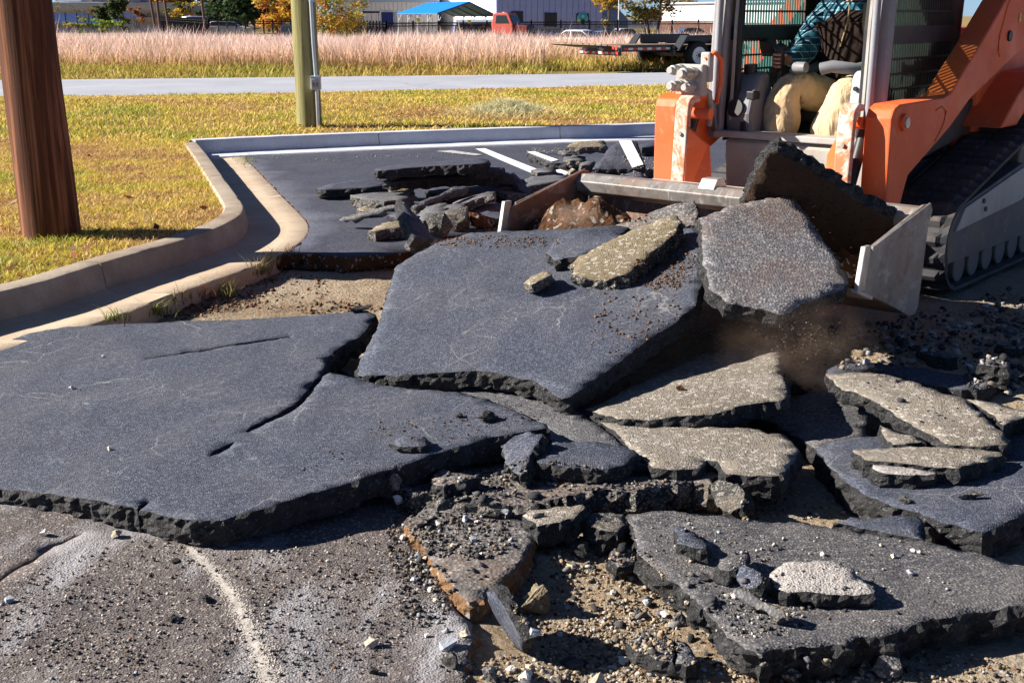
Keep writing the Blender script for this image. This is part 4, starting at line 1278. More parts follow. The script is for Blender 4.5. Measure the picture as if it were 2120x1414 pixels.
DARK = [(.03, .03, .032), (.05, .05, .055), (.08, .078, .08)]
PALE = [(.38, .34, .28), (.48, .44, .38), (.30, .27, .23), (.34, .35, .37), (.22, .18, .14)]
BROWN = [(.16, .08, .04), (.22, .12, .06), (.11, .06, .035), (.07, .05, .04)]
scatter('gravel', 'loose pale and dark gravel in the foreground hollow', 'gravel',
        [(1230, 1250, 170, 130, -.12, 4), (1180, 1390, 200, 40, -.12, 2), (1500, 1400, 260, 30, -.11, 1.6), (1290, 1330, 120, 70, -.12, 2), (1900, 1390, 230, 40, -.11, 1.2), (1650, 1050, 130, 30, -.11, .5)],
        11000, .0013, .0110, PALE[1:] + BROWN[:1] + DARK + [(.33, .26, .18)] * 9 + [(.25, .19, .13)] * 5, 11)
scatter('gravel', 'gravel and crumbs strewn over the ridge and the triangular slab', 'gravel',
        [(960, 1110, 110, 50, -.045, 3), (1050, 980, 190, 30, -.008, 2), (1250, 1000, 170, 16, -.002, 1), (850, 1120, 50, 90, -.08, 2), (880, 1230, 60, 70, -.08, 1.5), (960, 1020, 120, 16, -.01, 1)],
        5200, .0015, .011, PALE[2:] + DARK + DARK + DARK + [(.16, .12, .09)] * 4, 12)
scatter('crumbs', 'dark and brown crumbs strewn over the scraped base', 'crumbs',
        [(430, 1270, 430, 160, -.079, 5), (700, 1250, 200, 150, -.08, 2.5), (150, 1300, 200, 110, -.079, 1.5)],
        6500, .0012, .0075, PALE[1:] + DARK + DARK + DARK + BROWN[:1], 13)
scatter('crumbs', 'dark crumbs on the lower right slab', 'crumbs',
        [(1480, 1120, 150, 60, -.016, 2), (1560, 1270, 120, 50, -.010, 3), (1750, 1200, 260, 90, -.006, 2)],
        1000, .002, .009, PALE + DARK + DARK, 14)
scatter('crumbs', 'dark crumbs along the edge of the cracked left slab', 'crumbs',
        [(900, 890, 140, 26, .082, 3), (1030, 860, 90, 26, .088, 3), (720, 960, 110, 30, .06, 1), (350, 900, 330, 140, .02, .5)],
        420, .002, .008, DARK + BROWN, 15)
scatter('soil_clods', 'reddish brown soil clods along the gutter edge', 'soil',
        [(430, 622, 110, 26, -.10, 2), (340, 642, 110, 22, -.10, 2), (520, 572, 60, 20, -.10, 1.5), (640, 545, 90, 10, -.10, 2), (800, 540, 70, 10, -.10, 1.5), (700, 640, 90, 14, -.10, .6), (560, 600, 130, 40, -.10, 1)],
        7500, .002, .017, BROWN + [(.24, .14, .08), (.2, .09, .05)], 16, zmax=-.04)
scatter('soil_clods', 'brown soil crumbs spilled over the central slab', 'soil',
        [(1365, 560, 55, 40, .19, 3), (1400, 540, 40, 60, .20, 2), (1320, 640, 90, 60, .165, 1.2), (1060, 500, 110, 14, .125, 1.5), (940, 500, 60, 10, .12, 1), (1280, 690, 70, 50, .155, .6), (1300, 450, 60, 12, .19, 1)],
        4200, .0012, .010, BROWN, 17)
scatter('gravel', 'pale rubble crumbs along the far gutter and heaps', 'gravel',
        [(700, 328, 150, 7, .01, 1), (900, 322, 140, 7, .01, .8), (1130, 312, 50, 5, .02, 1.5), (1330, 330, 40, 24, .02, 2), (1260, 360, 70, 10, .03, 1.5), (900, 440, 110, 40, .03, .5)],
        1000, .002, .013, PALE[:3] + [(.3, .22, .14), (.25, .2, .15)], 18)
scatter('rubble', 'crushed rubble on the ground in the machine shadow', 'rubble',
        [(1980, 700, 160, 60, -.01, 3), (1800, 720, 150, 50, -.05, 2), (2060, 780, 70, 40, 0.0, 2), (2080, 650, 60, 50, 0.0, 1)],
        1800, .004, .03, PALE[2:] + DARK, 19)

scatter('rubble', 'broken dark asphalt fragments strewn through the foreground rubble', 'rubble',
        [(1080, 1010, 260, 40, 0, 3), (1000, 1130, 170, 90, 0, 2), (1230, 1130, 110, 60, 0, 2.5), (1330, 1290, 170, 100, 0, 2), (1500, 1240, 120, 70, 0, 1), (1100, 1390, 200, 30, 0, 1.5), (1700, 1370, 260, 40, 0, 2), (1950, 830, 200, 60, 0, 1), (1330, 1010, 130, 40, 0, 1)],
        520, .006, .030, DARK + [(.10, .10, .11), (.16, .15, .145)], 23, flat=.5)
# pale scrape curving over the base course
def scrape():
    rng = np.random.default_rng(4)
    path = resample([Vector((u, v, 0)) for u, v in [(392, 1136), (440, 1182), (478, 1230), (505, 1280), (526, 1330), (545, 1380), (560, 1440)]], 200)
    VV, TT = [], []
    for i in range(9000):
        t = rng.uniform()
        q = path[int(t * 199)]
        halo = rng.uniform() < .55
        if mnoise.noise(Vector((t * 34, 0, 2))) + .6 * mnoise.noise(Vector((t * 120, 4, 2))) < (-.25 if not halo else -.05) + rng.normal(0, .25): continue
        sg = (2.2 + 5.5 * t) * (3.2 if halo else 1)
        p, nr = seat(q.x + rng.normal(0, sg), q.y + rng.normal(0, 5))
        r = rng.uniform(.0008, .0030)
        th = rng.uniform(0, 6.28)
        k = len(VV)
        for a, sc_ in ((0, 1), (1.7, .8), (3.2, 1.1), (4.6, .7)):
            VV.append((p.x + math.cos(th + a) * r * sc_, p.y + math.sin(th + a) * r * 1.8 * sc_, p.z + .0010))
        TT.append((k, k + 1, k + 2)); TT.append((k, k + 2, k + 3))
    me = mesh_np('scrape_mark', np.array(VV), np.array(TT))
    o = me_obj('scrape_mark', me, m_plain('scrape_dust', (0.46, 0.42, 0.38), .9, var=.3, scale=60))
    ob = SLABS['base'][0]
    o.parent = ob
    o.matrix_parent_inverse = Matrix.Translation(-ob.location)
    tag(o, kind='stuff')
scrape()

# ------------------------------------------------------------------ compact track loader
def m_metalpaint(name, c, wear, wearc, dirt=0.5, rough=0.42, edge=None):
    """machine paint: scratches down to primer, mud and dust"""
    t = NT(name, rough, 0.5)
    n = t.noise(2.0, 5, 0.6)
    k = t.ramp(n, [(0.3, tuple(x * .85 for x in c)), (0.7, tuple(min(1, x * 1.08) for x in c))])
    w = t.noise(9, 8, 0.75, dist=0.6)
    k = t.mix(t.ramp(w, [(0.60 - wear * .2, 0.0), (0.66 - wear * .15, min(1, .35 + wear))]), k, wearc)
    d = t.noise(3.3, 7, 0.7)
    k = t.mix(t.ramp(d, [(0.46, 0.0), (0.72, dirt)]), k, (0.27, 0.20, 0.14))
    chip = t.noise(34, 2, 0.5)
    k = t.mix(t.ramp(chip, [(0.735, 0.0), (0.75, 0.8)]), k, (0.10, 0.06, 0.045))
    if edge:
        bv = t.n('ShaderNodeBevel', samples=4); bv.inputs['Radius'].default_value = .010
        ge = t.n('ShaderNodeNewGeometry')
        dt = t.n('ShaderNodeVectorMath', operation='DOT_PRODUCT')
        t.l(bv.outputs[0], dt.inputs[0]); t.l(ge.outputs['Normal'], dt.inputs[1])
        em = t.math('MULTIPLY', t.ramp(dt.outputs['Value'], [(0.80, 1.0), (0.985, 0.0)]), t.ramp(t.noise(13, 5, .7), [(0.42, 0.0), (0.56, 1.0)]))
        k = t.mix(em, k, edge)
    t.col(k)
    t.rough(t.ramp(d, [(0.35, rough), (0.7, 0.8)]))
    t.bump(t.noise(30, 5, .7), 0.15, 0.004)
    return t.m
M['orange'] = m_metalpaint('orange_paint', (0.76, 0.112, 0.018), 0.10, (0.62, 0.26, 0.15), 0.22, 0.45, (0.36, 0.20, 0.13))
M['orange_worn'] = m_metalpaint('worn_orange_paint', (0.74, 0.17, 0.06), 0.75, (0.62, 0.50, 0.43), 0.3, 0.55, (0.40, 0.34, 0.30))
M['grey_paint'] = m_metalpaint('grey_paint', (0.24, 0.25, 0.28), 0.2, (0.36, 0.33, 0.30), 0.5, 0.5)
M['grey_dusty'] = m_metalpaint('dusty_grey_plate', (0.40, 0.39, 0.37), 0.3, (0.48, 0.40, 0.28), 0.7, 0.55)
M['black_frame'] = m_plain('black_frame', (0.018, 0.018, 0.020), 0.5, .4, var=.4, scale=5)
M['brown_sheet'] = m_metalpaint('brown_black_sheet', (0.045, 0.030, 0.026), 0.1, (0.12, 0.08, 0.06), 0.35, 0.5)
M['plastic'] = m_plain('grey_plastic', (0.16, 0.16, 0.175), 0.55, .4, var=.15, scale=6, bump=.1)
M['pale_plastic'] = m_plain('pale_plastic', (0.42, 0.44, 0.47), 0.5, .4, var=.1, scale=6)
M['rubber'] = m_metalpaint('track_rubber', (0.020, 0.021, 0.026), 0.15, (0.07, 0.065, 0.065), 0.30, 0.7)
M['track_steel'] = m_metalpaint('muddy_steel', (0.11, 0.10, 0.095), 0.3, (0.20, 0.17, 0.14), 0.6, 0.6)
def m_bucket(name, c, rust):
    t = NT(name, 0.45, 0.5, 0.35)
    k = t.ramp(t.noise(2.5, 6, .65), [(0.3, tuple(x * .7 for x in c)), (0.7, tuple(min(1, x * 1.15) for x in c))])
    k = t.mix(t.ramp(t.noise(4.5, 7, .7), [(0.48, 0.0), (0.66, rust)]), k, (0.24, 0.13, 0.075))
    sc = t.noise(5, 6, .7, vec=t.scale(t.o, (1.0, 9.0, 2.0)))
    k = t.mix(t.ramp(sc, [(0.55, 0.0), (0.68, 0.55)]), k, (0.62, 0.61, 0.59))
    dk = t.noise(7, 6, .7)
    k = t.mix(t.ramp(dk, [(0.50, 0.0), (0.66, 0.65)]), k, (0.09, 0.075, 0.065))
    t.col(k)
    t.bump(t.noise(22, 6, .7), 0.25, 0.008)
    return t.m
M['bucket_steel'] = m_bucket('bucket_steel', (0.30, 0.285, 0.27), 0.6)
M['bucket_inside'] = m_bucket('bucket_inside', (0.26, 0.15, 0.11), 0.85)
M['steel'] = m_plain('bare_steel', (0.48, 0.46, 0.43), 0.4, .5, .6, var=.25, scale=12)

LO = Vector((1.653, 6.787, 0.0))
LH = Vector((-0.643, -0.766, 0)).normalized()
LL = Vector((-LH.y, LH.x, 0))                       # machine left
yaw = math.atan2(LH.y, LH.x)
loader = empty('track_loader', LO, yaw)
tag(loader, 'orange and black compact track loader with a bucket full of broken asphalt', 'loader')
def LW(a, b, z):
    return LO + LH * a + LL * b + Vector((0, 0, z))

# --- tracks
def hull_path(circles, n=72):
    pts = []
    for (cx, cz, r) in circles:
        for k in range(n):
            t = 2 * math.pi * k / n
            pts.append((cx + r * math.cos(t), cz + r * math.sin(t)))
    pts = sorted(set((round(x, 5), round(y, 5)) for x, y in pts))
    def half(ps):
        h = []
        for p in ps:
            while len(h) >= 2 and (h[-1][0] - h[-2][0]) * (p[1] - h[-2][1]) - (h[-1][1] - h[-2][1]) * (p[0] - h[-2][0]) <= 0: h.pop()
            h.append(p)
        return h
    lo = half(pts); up = half(pts[::-1])
    return lo[:-1] + up[:-1]
def even(path, n):
    P2 = [Vector((p[0], p[1])) for p in path]; P2.append(P2[0])
    L = [0]
    for a, b in zip(P2, P2[1:]): L.append(L[-1] + (b - a).length)
    out = []; j = 0
    for i in range(n):
        s = L[-1] * i / n
        while L[j + 1] < s: j += 1
        out.append(P2[j].lerp(P2[j + 1], (s - L[j]) / max(L[j + 1] - L[j], 1e-9)))
    return out
TC = [(-0.27, 0.27, 0.245), (-1.50, 0.64, 0.22), (-1.78, 0.25, 0.225)]
def belt_mesh(b0, b1):
    n = 184
    path = even(hull_path(TC), n)
    bm = bmesh.new()
    rings = []
    for i in range(n):
        t = (path[(i + 1) % n] - path[i - 1]).normalized()
        nn = Vector((t.y, -t.x))
        lug = (i % 4) in (1, 2)
        o = 0.028 if lug else 0.004
        prof = [(b0, -0.02), (b0, 0.0), (b0 + .03, o * .4), (b0 + .05, o), (b0 + (b1 - b0) * .45, o), (b0 + (b1 - b0) * .5, 0.004), (b0 + (b1 - b0) * .55, o), (b1 - .05, o), (b1 - .03, o * .4), (b1, 0.0), (b1, -0.02)]
        rings.append([bm.verts.new((path[i].x + nn.x * h, b, path[i].y + nn.y * h)) for b, h in prof])
    k = len(rings[0])
    for i in range(n):
        r0, r1 = rings[i], rings[(i + 1) % n]
        for j in range(k):
            bm.faces.new((r0[j], r0[(j + 1) % k], r1[(j + 1) % k], r1[j]))
    return bm
for sd in (1, -1):
    b0, b1 = (0.43, 0.80) if sd > 0 else (-0.80, -0.43)
    tr = bm_obj('track', belt_mesh(b0, b1), M['rubber'], loader)
    bo = b1 if sd > 0 else b0
    # undercarriage frame: two faced plate seen from outside
    f0, f1 = (bo - .14, bo - .045) if sd > 0 else (bo + .045, bo + .14)
    prism('track_frame', [(-.20, .17), (-.16, .36), (-.34, .47), (-1.30, .62), (-1.52, .44), (-1.60, .16)], min(f0, f1), max(f0, f1), M['track_steel'], tr, bevel=.006)
    prism('frame_cover', [(-.24, .345), (-.36, .462), (-1.30, .60), (-1.42, .46), (-1.30, .40)], (bo - .05) if sd > 0 else (bo + .03), (bo - .03) if sd > 0 else (bo + .05), M['grey_dusty'], tr, bevel=.004)
    for q in range(6):
        a = -.40 - q * .22
        cyl('roller', (a, bo - sd * .30, .125), (a, bo - sd * .05, .125), .085, M['track_steel'], tr, n=20, bevel=.006)
    for a, z, r in ((-.27, .27, .20), (-1.50, .64, .18), (-1.78, .25, .18)):
        cyl('idler', (a, bo - sd * .28, z), (a, bo - sd * .08, z), r, M['track_steel'], tr, n=28, bevel=.01)
    for a, z in ((-.62, .47), (-.66, .42)):
        cyl('bolt', (a, bo - sd * .03, z), (a, bo - sd * .018, z), .014, M['track_steel'], tr, n=10)

# --- chassis
prism('chassis', [(.02, .34), (.02, .50), (-.10, .66), (-1.9, .70), (-1.95, .30)], -.41, .41, M['black_frame'], loader, bevel=.01)
prism('front_plate', [(.135, .50), (.165, .78), (.14, .80), (.0, .80), (.0, .50)], -.44, .44, M['grey_dusty'], loader, bevel=.01)
box('door_sill', (.10, -.02, .825), (.17, .98, .035), M['grey_dusty'], loader, bevel=.006)
prism('cross_member', [(.02, .40), (.21, .40), (.21, .48), (.02, .49)], -.46, .46, M['orange'], loader, bevel=.006)
box('step_bar', (.215, .02, .515), (.08, .62, .05), M['grey_dusty'], loader, bevel=.008)
for b in (-.30, .34):
    box('mount_bracket', (.15, b, .45), (.06, .12, .08), M['orange'], loader, bevel=.006)
prism('engine_hood', [(-1.15, .70), (-1.15, 1.18), (-1.45, 1.40), (-2.15, 1.40), (-2.2, .70)], -.50, .50, M['orange'], loader, bevel=.03)
for sd in (1, -1):
    lo, hi = (.42, .70) if sd > 0 else (-.70, -.42)
    prism('rear_fender', [(-1.0, .84), (-1.25, 1.02), (-1.5, 1.14), (-2.1, 1.16), (-2.15, .62), (-1.85, .84), (-1.62, .92), (-1.42, .92), (-1.28, .84)], lo, hi, M['orange'], loader, bevel=.012)
    prism('side_frame', [(-.12, .66), (-.05, .78), (-.9, .94), (-1.3, 1.02), (-1.3, .84), (-.9, .76)], (.41 if sd > 0 else -.47), (.47 if sd > 0 else -.41), M['brown_sheet'], loader, bevel=.005)

# --- cab
cab = empty('cab', (.10, -.04, 0), 0, loader)
box('cab_floor', (-.50, 0, .70), (1.0, .86, .04), M['black_frame'], cab)
prism('cab_back', [(-1.02, .70), (-1.10, 1.95), (-1.06, 1.95), (-.98, .70)], -.47, .47, M['black_frame'], cab, bevel=.004)
prism('cab_roof', [(.02, 1.95), (-1.14, 1.95), (-1.14, 2.03), (-.0, 2.01)], -.49, .49, M['black_frame'], cab, bevel=.015)
for sd in (1, -1):
    # round outer tube, flat post and inner door channel
    tube('pillar_tube', [(.095, sd * .455, .84), (.10, sd * .46, 1.0), (.085, sd * .455, 1.6), (.04, sd * .445, 1.95)], .020, M['grey_paint'], cab, 12)
    prism('front_pillar', [(.03, .80), (.075, .80), (.07, 1.2), (.03, 1.97), (-.04, 1.97), (-.0, 1.2)], (.43 if sd > 0 else -.52), (.52 if sd > 0 else -.43), M['grey_paint'], cab, bevel=.012)
    prism('door_channel', [(-.01, .82), (.022, .82), (.01, 1.4), (-.03, 1.97), (-.06, 1.97), (-.02, 1.4)], (.36 if sd > 0 else -.405), (.405 if sd > 0 else -.36), M['black_frame'], cab, bevel=.004)
    prism('door_seal', [(.024, .90), (.034, .90), (.022, 1.4), (-.016, 1.97), (-.026, 1.97), (.010, 1.4)], (.385 if sd > 0 else -.40), (.40 if sd > 0 else -.385), M['grey_dusty'], cab)
    if sd > 0:
        tp = NT('teal_polycarbonate', .3, .4)
        tp.col(tp.ramp(tp.noise(5, 4), [(.3, (.10, .30, .28)), (.7, (.24, .46, .36))]))
        tr_ = tp.n('ShaderNodeBsdfTranslucent'); tr_.inputs[0].default_value = (.25, .62, .55, 1)
        mx_ = tp.n('ShaderNodeMixShader'); mx_.inputs[0].default_value = .6
        tp.l(tp.b.outputs[0], mx_.inputs[1]); tp.l(tr_.outputs[0], mx_.inputs[2]); tpt = tp.n('ShaderNodeBsdfTransparent'); tpt.inputs[0].default_value = (.75, .95, .90, 1)
        mx2 = tp.n('ShaderNodeMixShader'); mx2.inputs[0].default_value = .55
        tp.l(mx_.outputs[0], mx2.inputs[1]); tp.l(tpt.outputs[0], mx2.inputs[2]); tp.l(mx2.outputs[0], tp.t.nodes['Material Output'].inputs[0])
        box('side_pane', (-.515, .440, 1.37), (.86, .006, 1.06), tp.m, cab)
    # side guard: sheet with two banks of rectangular openings
    g = empty('side_guard', (0, 0, 0), 0, cab)
    bb = sd * .462
    def guard_bar(a0, a1, z0, z1, nm='guard_sheet'):
        return box(nm, ((a0 + a1) / 2, bb, (z0 + z1) / 2), (abs(a1 - a0), .012, abs(z1 - z0)), M['brown_sheet'], g)
    guard_bar(-.02, -.10, .78, 1.96)
    guard_bar(-.93, -1.04, .78, 1.96)
    guard_bar(-.10, -.93, .78, .86)
    guard_bar(-.10, -.93, 1.33, 1.42)
    guard_bar(-.10, -.93, 1.88, 1.96)
    bm = bmesh.new()
    for z0, z1 in ((.86, 1.33), (1.42, 1.88)):
        nz = 6
        for i in range(1, nz): add_box(bm, (-.515, bb, z0 + (z1 - z0) * i / nz), (.83, .009, .010))
        na = 26
        for i in range(1, na): add_box(bm, (-.10 - .83 * i / na, bb, (z0 + z1) / 2), (.0075, .010, z1 - z0))
    bm_obj('guard_mesh', bm, m_plain('guard_green' if sd < 0 else 'guard_brown', (0.02, 0.10, 0.09) if sd < 0 else (0.05, 0.03, 0.026), .5, var=.2), g)
# crossbar with work light inside the door side
box('cab_rail', (-.50, -.43, 1.375), (.95, .035, .075), M['black_frame'], cab, bevel=.006)
prism('work_lamp', [(-.30, 1.24), (-.26, 1.33), (-.34, 1.35), (-.38, 1.27)], -.40, -.33, M['black_frame'], cab, bevel=.01)
# seat
seat_e = empty('seat', (0, 0, 0), 0, cab)
prism('seat_base', [(-.38, .74), (-.38, .88), (-.90, .86), (-.90, .74)], -.24, .24, M['black_frame'], seat_e, bevel=.02)
prism('seat_cushion', [(-.34, .88), (-.36, .955), (-.44, .975), (-.86, .945), (-.90, .86)], -.25, .25, m_plain('seat_vinyl', (.03, .03, .032), .6, var=.2), seat_e, bevel=.025)
prism('backrest', [(-.80, .93), (-.93, 1.62), (-1.01, 1.62), (-.92, .90)], -.25, .25, M['black_frame'], seat_e, bevel=.03)
box('seat_trim', (-.35, .16, .845), (.06, .12, .10), M['plastic'], seat_e, bevel=.012)
# lap bar: two padded arms closing over the lap
for b0, b1, z in ((-.245, -.10, 1.205), (.02, .22, 1.20)):
    pass
tube('lap_bar', [(-.16, -.04, 1.195), (-.165, -.10, 1.195), (-.24, -.15, 1.17), (-.45, -.17, 1.16), (-.80, -.20, 1.22)], .030, M['plastic'], cab, 14)
tube('lap_bar', [(-.14, .06, 1.19), (-.15, .12, 1.205), (-.20, .24, 1.19), (-.42, .31, 1.22), (-.80, .33, 1.28)], .034, M['plastic'], cab, 14)
# right hand console with speaker and pockets
con = prism('console', [(.02, .82), (.035, .94), (.0, 1.05), (-.08, 1.16), (-.17, 1.17), (-.20, 1.06), (-.22, .80), (-.10, .77)], -.43, -.262, M['plastic'], cab, bevel=.028, seg=3)
cyl('speaker', (.014, -.36, .965), (.042, -.362, .970), .050, M['black_frame'], con, n=28)
box('pocket', (-.025, -.285, 1.04), (.075, .05, .05), M['black_frame'], con, bevel=.008)
box('pocket', (.020, -.31, .86), (.03, .035, .07), M['black_frame'], con, bevel=.005)
cyl('cap', (-.11, -.355, 1.15), (-.105, -.355, 1.205), .038, M['black_frame'], con, n=18)
con2 = prism('console', [(.0, .92), (.01, 1.02), (-.01, 1.17), (-.06, 1.20), (-.13, 1.12), (-.14, .90)], .30, .39, M['pale_plastic'], cab, bevel=.025, seg=3)
cyl('switch', (-.005, .335, 1.10), (.015, .334, 1.10), .012, M['black_frame'], con2, n=14)
# joystick with bellows and grip
js = empty('joystick', (-.20, -.215, 1.05), 0, cab)
bm = bmesh.new()
for q in range(9):
    add_cyl(bm, (0, 0, -.06 + q * .015), (0, 0, -.048 + q * .015), .045 - .003 * q, .036 - .003 * q, 16)
bm_obj('bellows', bm, m_plain('bellows_rubber', (.05, .05, .03), .7, var=.2), js)
cyl('stick', (0, 0, .05), (.01, 0, .15), .012, M['black_frame'], js)
bm = bmesh.new()
add_tube(bm, [(.005, 0, .12), (.012, 0, .17), (.020, 0, .22), (.025, 0, .26), (.022, 0, .285)], [.020, .024, .026, .036, .016], 16)
bm_obj('grip', bm, M['black_frame'], js, smooth=True)

# --- lift arms
ARM = [(.52, .42), (.39, .44), (.27, .69), (.02, .79), (-.25, .90), (-.5, 1.03), (-1.25, 1.275), (-1.6, 1.40), (-1.75, 1.55), (-1.72, 1.95), (-1.5, 1.95), (-.88, 1.53), (-.58, 1.32), (-.30, 1.14), (-.22, 1.08), (-.12, 1.06), (.44, 1.055), (.50, 1.035), (.525, .99)]
for sd in (1, -1):
    lo, hi = (.545, .685) if sd > 0 else (-.685, -.545)
    arm = prism('lift_arm', ARM, lo, hi, M['orange'], loader, bevel=.012, seg=3)
    fo = hi if sd > 0 else lo
    cyl('pivot_boss', (.40, fo - sd * .02, .965), (.40, fo + sd * .022, .965), .042, M['orange'], arm, n=24, bevel=.004)
    cyl('pivot_pin', (.40, fo + sd * .018, .965), (.40, fo + sd * .030, .965), .026, M['steel'], arm, n=20)
    cyl('pivot_boss', (-1.02, fo - sd * .02, 1.36), (-1.02, fo + sd * .012, 1.36), .030, M['black_frame'], arm, n=20)
    # raised weld beads on the outer face
    bead = [(-.02, 1.0), (-.10, 1.015), (-.155, .99), (-.15, .94), (-.10, .88), (-.04, .84)]
    tube('weld_bead', [(a, fo + sd * .001, z) for a, z in bead], .005, M['orange'], arm, 6)
    bead = [(-1.05, 1.68), (-.93, 1.50), (-.86, 1.36), (-.86, 1.28), (-.90, 1.25)]
    tube('weld_bead', [(a, fo + sd * .001, z) for a, z in bead], .006, M['orange'], arm, 6)
    box('label_plate', (-1.17, fo + sd * .003, 1.46), (.03, .004, .05), m_plain('yellow_decal', (.6, .42, .05), .5), arm)
    # inner guard plate of the quick attach, bent channel worn to primer
    i0 = .375 if sd > 0 else -.49
    i1 = .535 if sd > 0 else -.31
    g = empty('hitch_guard', (0, 0, 0), 0, loader)
    inner = i0 if sd > 0 else i1
    outer = i1 if sd > 0 else i0
    bm = bmesh.new()
    # front face, folded over at the top
    prof = [(.50, 1.05), (.57, 1.06), (.615, 1.03), (.625, .98), (.655, .46), (.635, .44), (.61, .46), (.59, .96), (.56, 1.02), (.50, 1.02)]
    add_prism(bm, prof, min(outer, outer - sd * .085), max(outer, outer - sd * .085), 'y')
    bm_obj('guard_face', bm, M['orange_worn'], g, bevel=.010, seg=3)
    wing = [(.60, .99), (.57, .86), (.55, .84)]
    bm = bmesh.new()
    q = [(.625, .90, outer - sd * .083), (.56, .80, inner), (.54, .56, inner - sd * .012), (.60, .44, inner), (.652, .46, outer - sd * .083)]
    f = [bm.verts.new((a, b, z)) for a, z, b in q]
    r = [bm.verts.new((a - .018, b, z)) for a, z, b in q]
    bm.faces.new(f); bm.faces.new(r[::-1])
    for j in range(len(q)): bm.faces.new((f[j], r[j], r[(j + 1) % len(q)], f[(j + 1) % len(q)]))
    bm_obj('guard_wing', bm, M['orange'], g, bevel=.005)
    for a, z in ((.628, .86), (.650, .52)):
        cyl('bolt', (a - .01, outer - sd * .045, z), (a + .016, outer - sd * .045, z), .012, M['steel'], g, n=6)
    cyl('hitch_pin', (.50, inner + sd * .03, .96), (.50, outer, .96), .030, M['orange'], g, n=18)
    tube('tilt_cylinder', [(.60, sd * .49, .50), (.50, sd * .50, .74), (.40, sd * .50, .95)], .030, M['black_frame'], loader, 14)

# --- hydraulic couplers on the right arm
hc = empty('hydraulic_couplers', (.40, -.50, 1.10), 0, loader)
for b, z, L, r, m in ((-.075, .085, .13, .027, 'steel'), (.005, .07, .15, .031, 'steel'), (-.08, .0, .12, .029, 'grey_dusty'), (.0, -.005, .10, .026, 'grey_dusty')):
    cp = cyl('coupler', (-.02, b, z), (L, b, z), r, M[m], hc, n=20, bevel=.004)
    cyl('coupler_nose', (L, b, z), (L + .03, b, z), r * .7, M['grey_dusty'], cp, n=18, bevel=.003).location -= Vector((-.02, b, z))
    cyl('coupler_ring', (L * .45, b, z), (L * .55, b, z), r * 1.15, M['steel'], cp, n=20).location -= Vector((-.02, b, z))
bm = bmesh.new(); add_box(bm, (.0, -.03, .03), (.06, .17, .17)); add_box(bm, (-.04, .04, .10), (.05, .06, .16))
bm_obj('manifold', bm, M['grey_dusty'], hc, bevel=.01)
tube('hose', [(-.02, .04, .14), (-.05, .08, .18), (-.10, .09, .14), (-.12, .08, .02), (-.12, .06, -.10)], .014, M['orange'], hc, 10)
tube('hose', [(-.02, .0, .0), (-.06, .05, -.04), (-.08, .05, -.12), (-.10, .03, -.22)], .018, M['grey_dusty'], hc, 10)

# --- bucket
bucket = empty('bucket', (0, 0, 0), 0, loader)
W = .985
SHELL = [(1.47, .345), (1.25, .27), (1.0, .175), (.86, .125), (.79, .125), (.745, .18), (.725, .30), (.72, .42), (.715, .56)]
def shell(bm, pts, th, w):
    n = len(pts)
    outer, inner = [], []
    for i, (a, z) in enumerate(pts):
        a0, z0 = pts[max(i - 1, 0)]; a1, z1 = pts[min(i + 1, n - 1)]
        d = Vector((a1 - a0, z1 - z0)).normalized()
        nn = Vector((d.y, -d.x))                       # towards the inside
        outer.append((a, z)); inner.append((a + nn.x * th, z + nn.y * th))
    add_prism(bm, outer + inner[::-1], -w, w, 'y')
bm = bmesh.new(); shell(bm, SHELL, .012, W - .012)
bm_obj('shell', bm, [M['bucket_inside']], bucket)
prism('top_lip', [(.70, .50), (.70, .605), (.715, .615), (.815, .622), (.865, .585), (.850, .53), (.80, .50)], -W + .013, W - .013, M['bucket_steel'], bucket, bevel=.005, seg=2)
prism('cutting_edge', [(1.53, .366), (1.30, .298), (1.30, .275), (1.51, .348)], -W - .004, W + .004, M['steel'], bucket, bevel=.003)
for sd in (1, -1):
    lo, hi = (W - .012, W + .004) if sd > 0 else (-W - .004, -W + .012)
    sp = prism('side_plate', [(1.46, .345), (1.41, .50), (1.36, .515), (.80, .635), (.735, .63), (.715, .58), (.735, .50), (.77, .15), (.80, .118), (.87, .12), (1.0, .175), (1.25, .27)], lo, hi, M['bucket_steel'] if sd > 0 else M['bucket_inside'], bucket, bevel=.004)
    so = hi if sd > 0 else lo
    prism('side_cutter', [(1.50, .345), (1.455, .535), (1.40, .535), (1.43, .345)], (so - .006) if sd > 0 else (so - .018), (so + .018) if sd > 0 else (so + .006), M['steel'], bucket, bevel=.004)
    prism('rim_bar', [(1.36, .500), (1.36, .520), (.75, .640), (.725, .60), (.75, .545)], (so) if sd > 0 else (so - .010), (so + .010) if sd > 0 else so, M['bucket_steel'], bucket, bevel=.003)
prism('coupler_plate_sun_block', [(.46, .58), (.46, .40), (.60, .30), (.70, .22), (.714, .58), (.66, .61)], -.60, .60, M['grey_dusty'], bucket, bevel=.008)  # made taller and full width to block sun between the arms
for b in (-.20, .16):
    prism('hook', [(.70, .60), (.74, .66), (.80, .66), (.84, .61)], b, b + .10, M['steel'], bucket, bevel=.006)

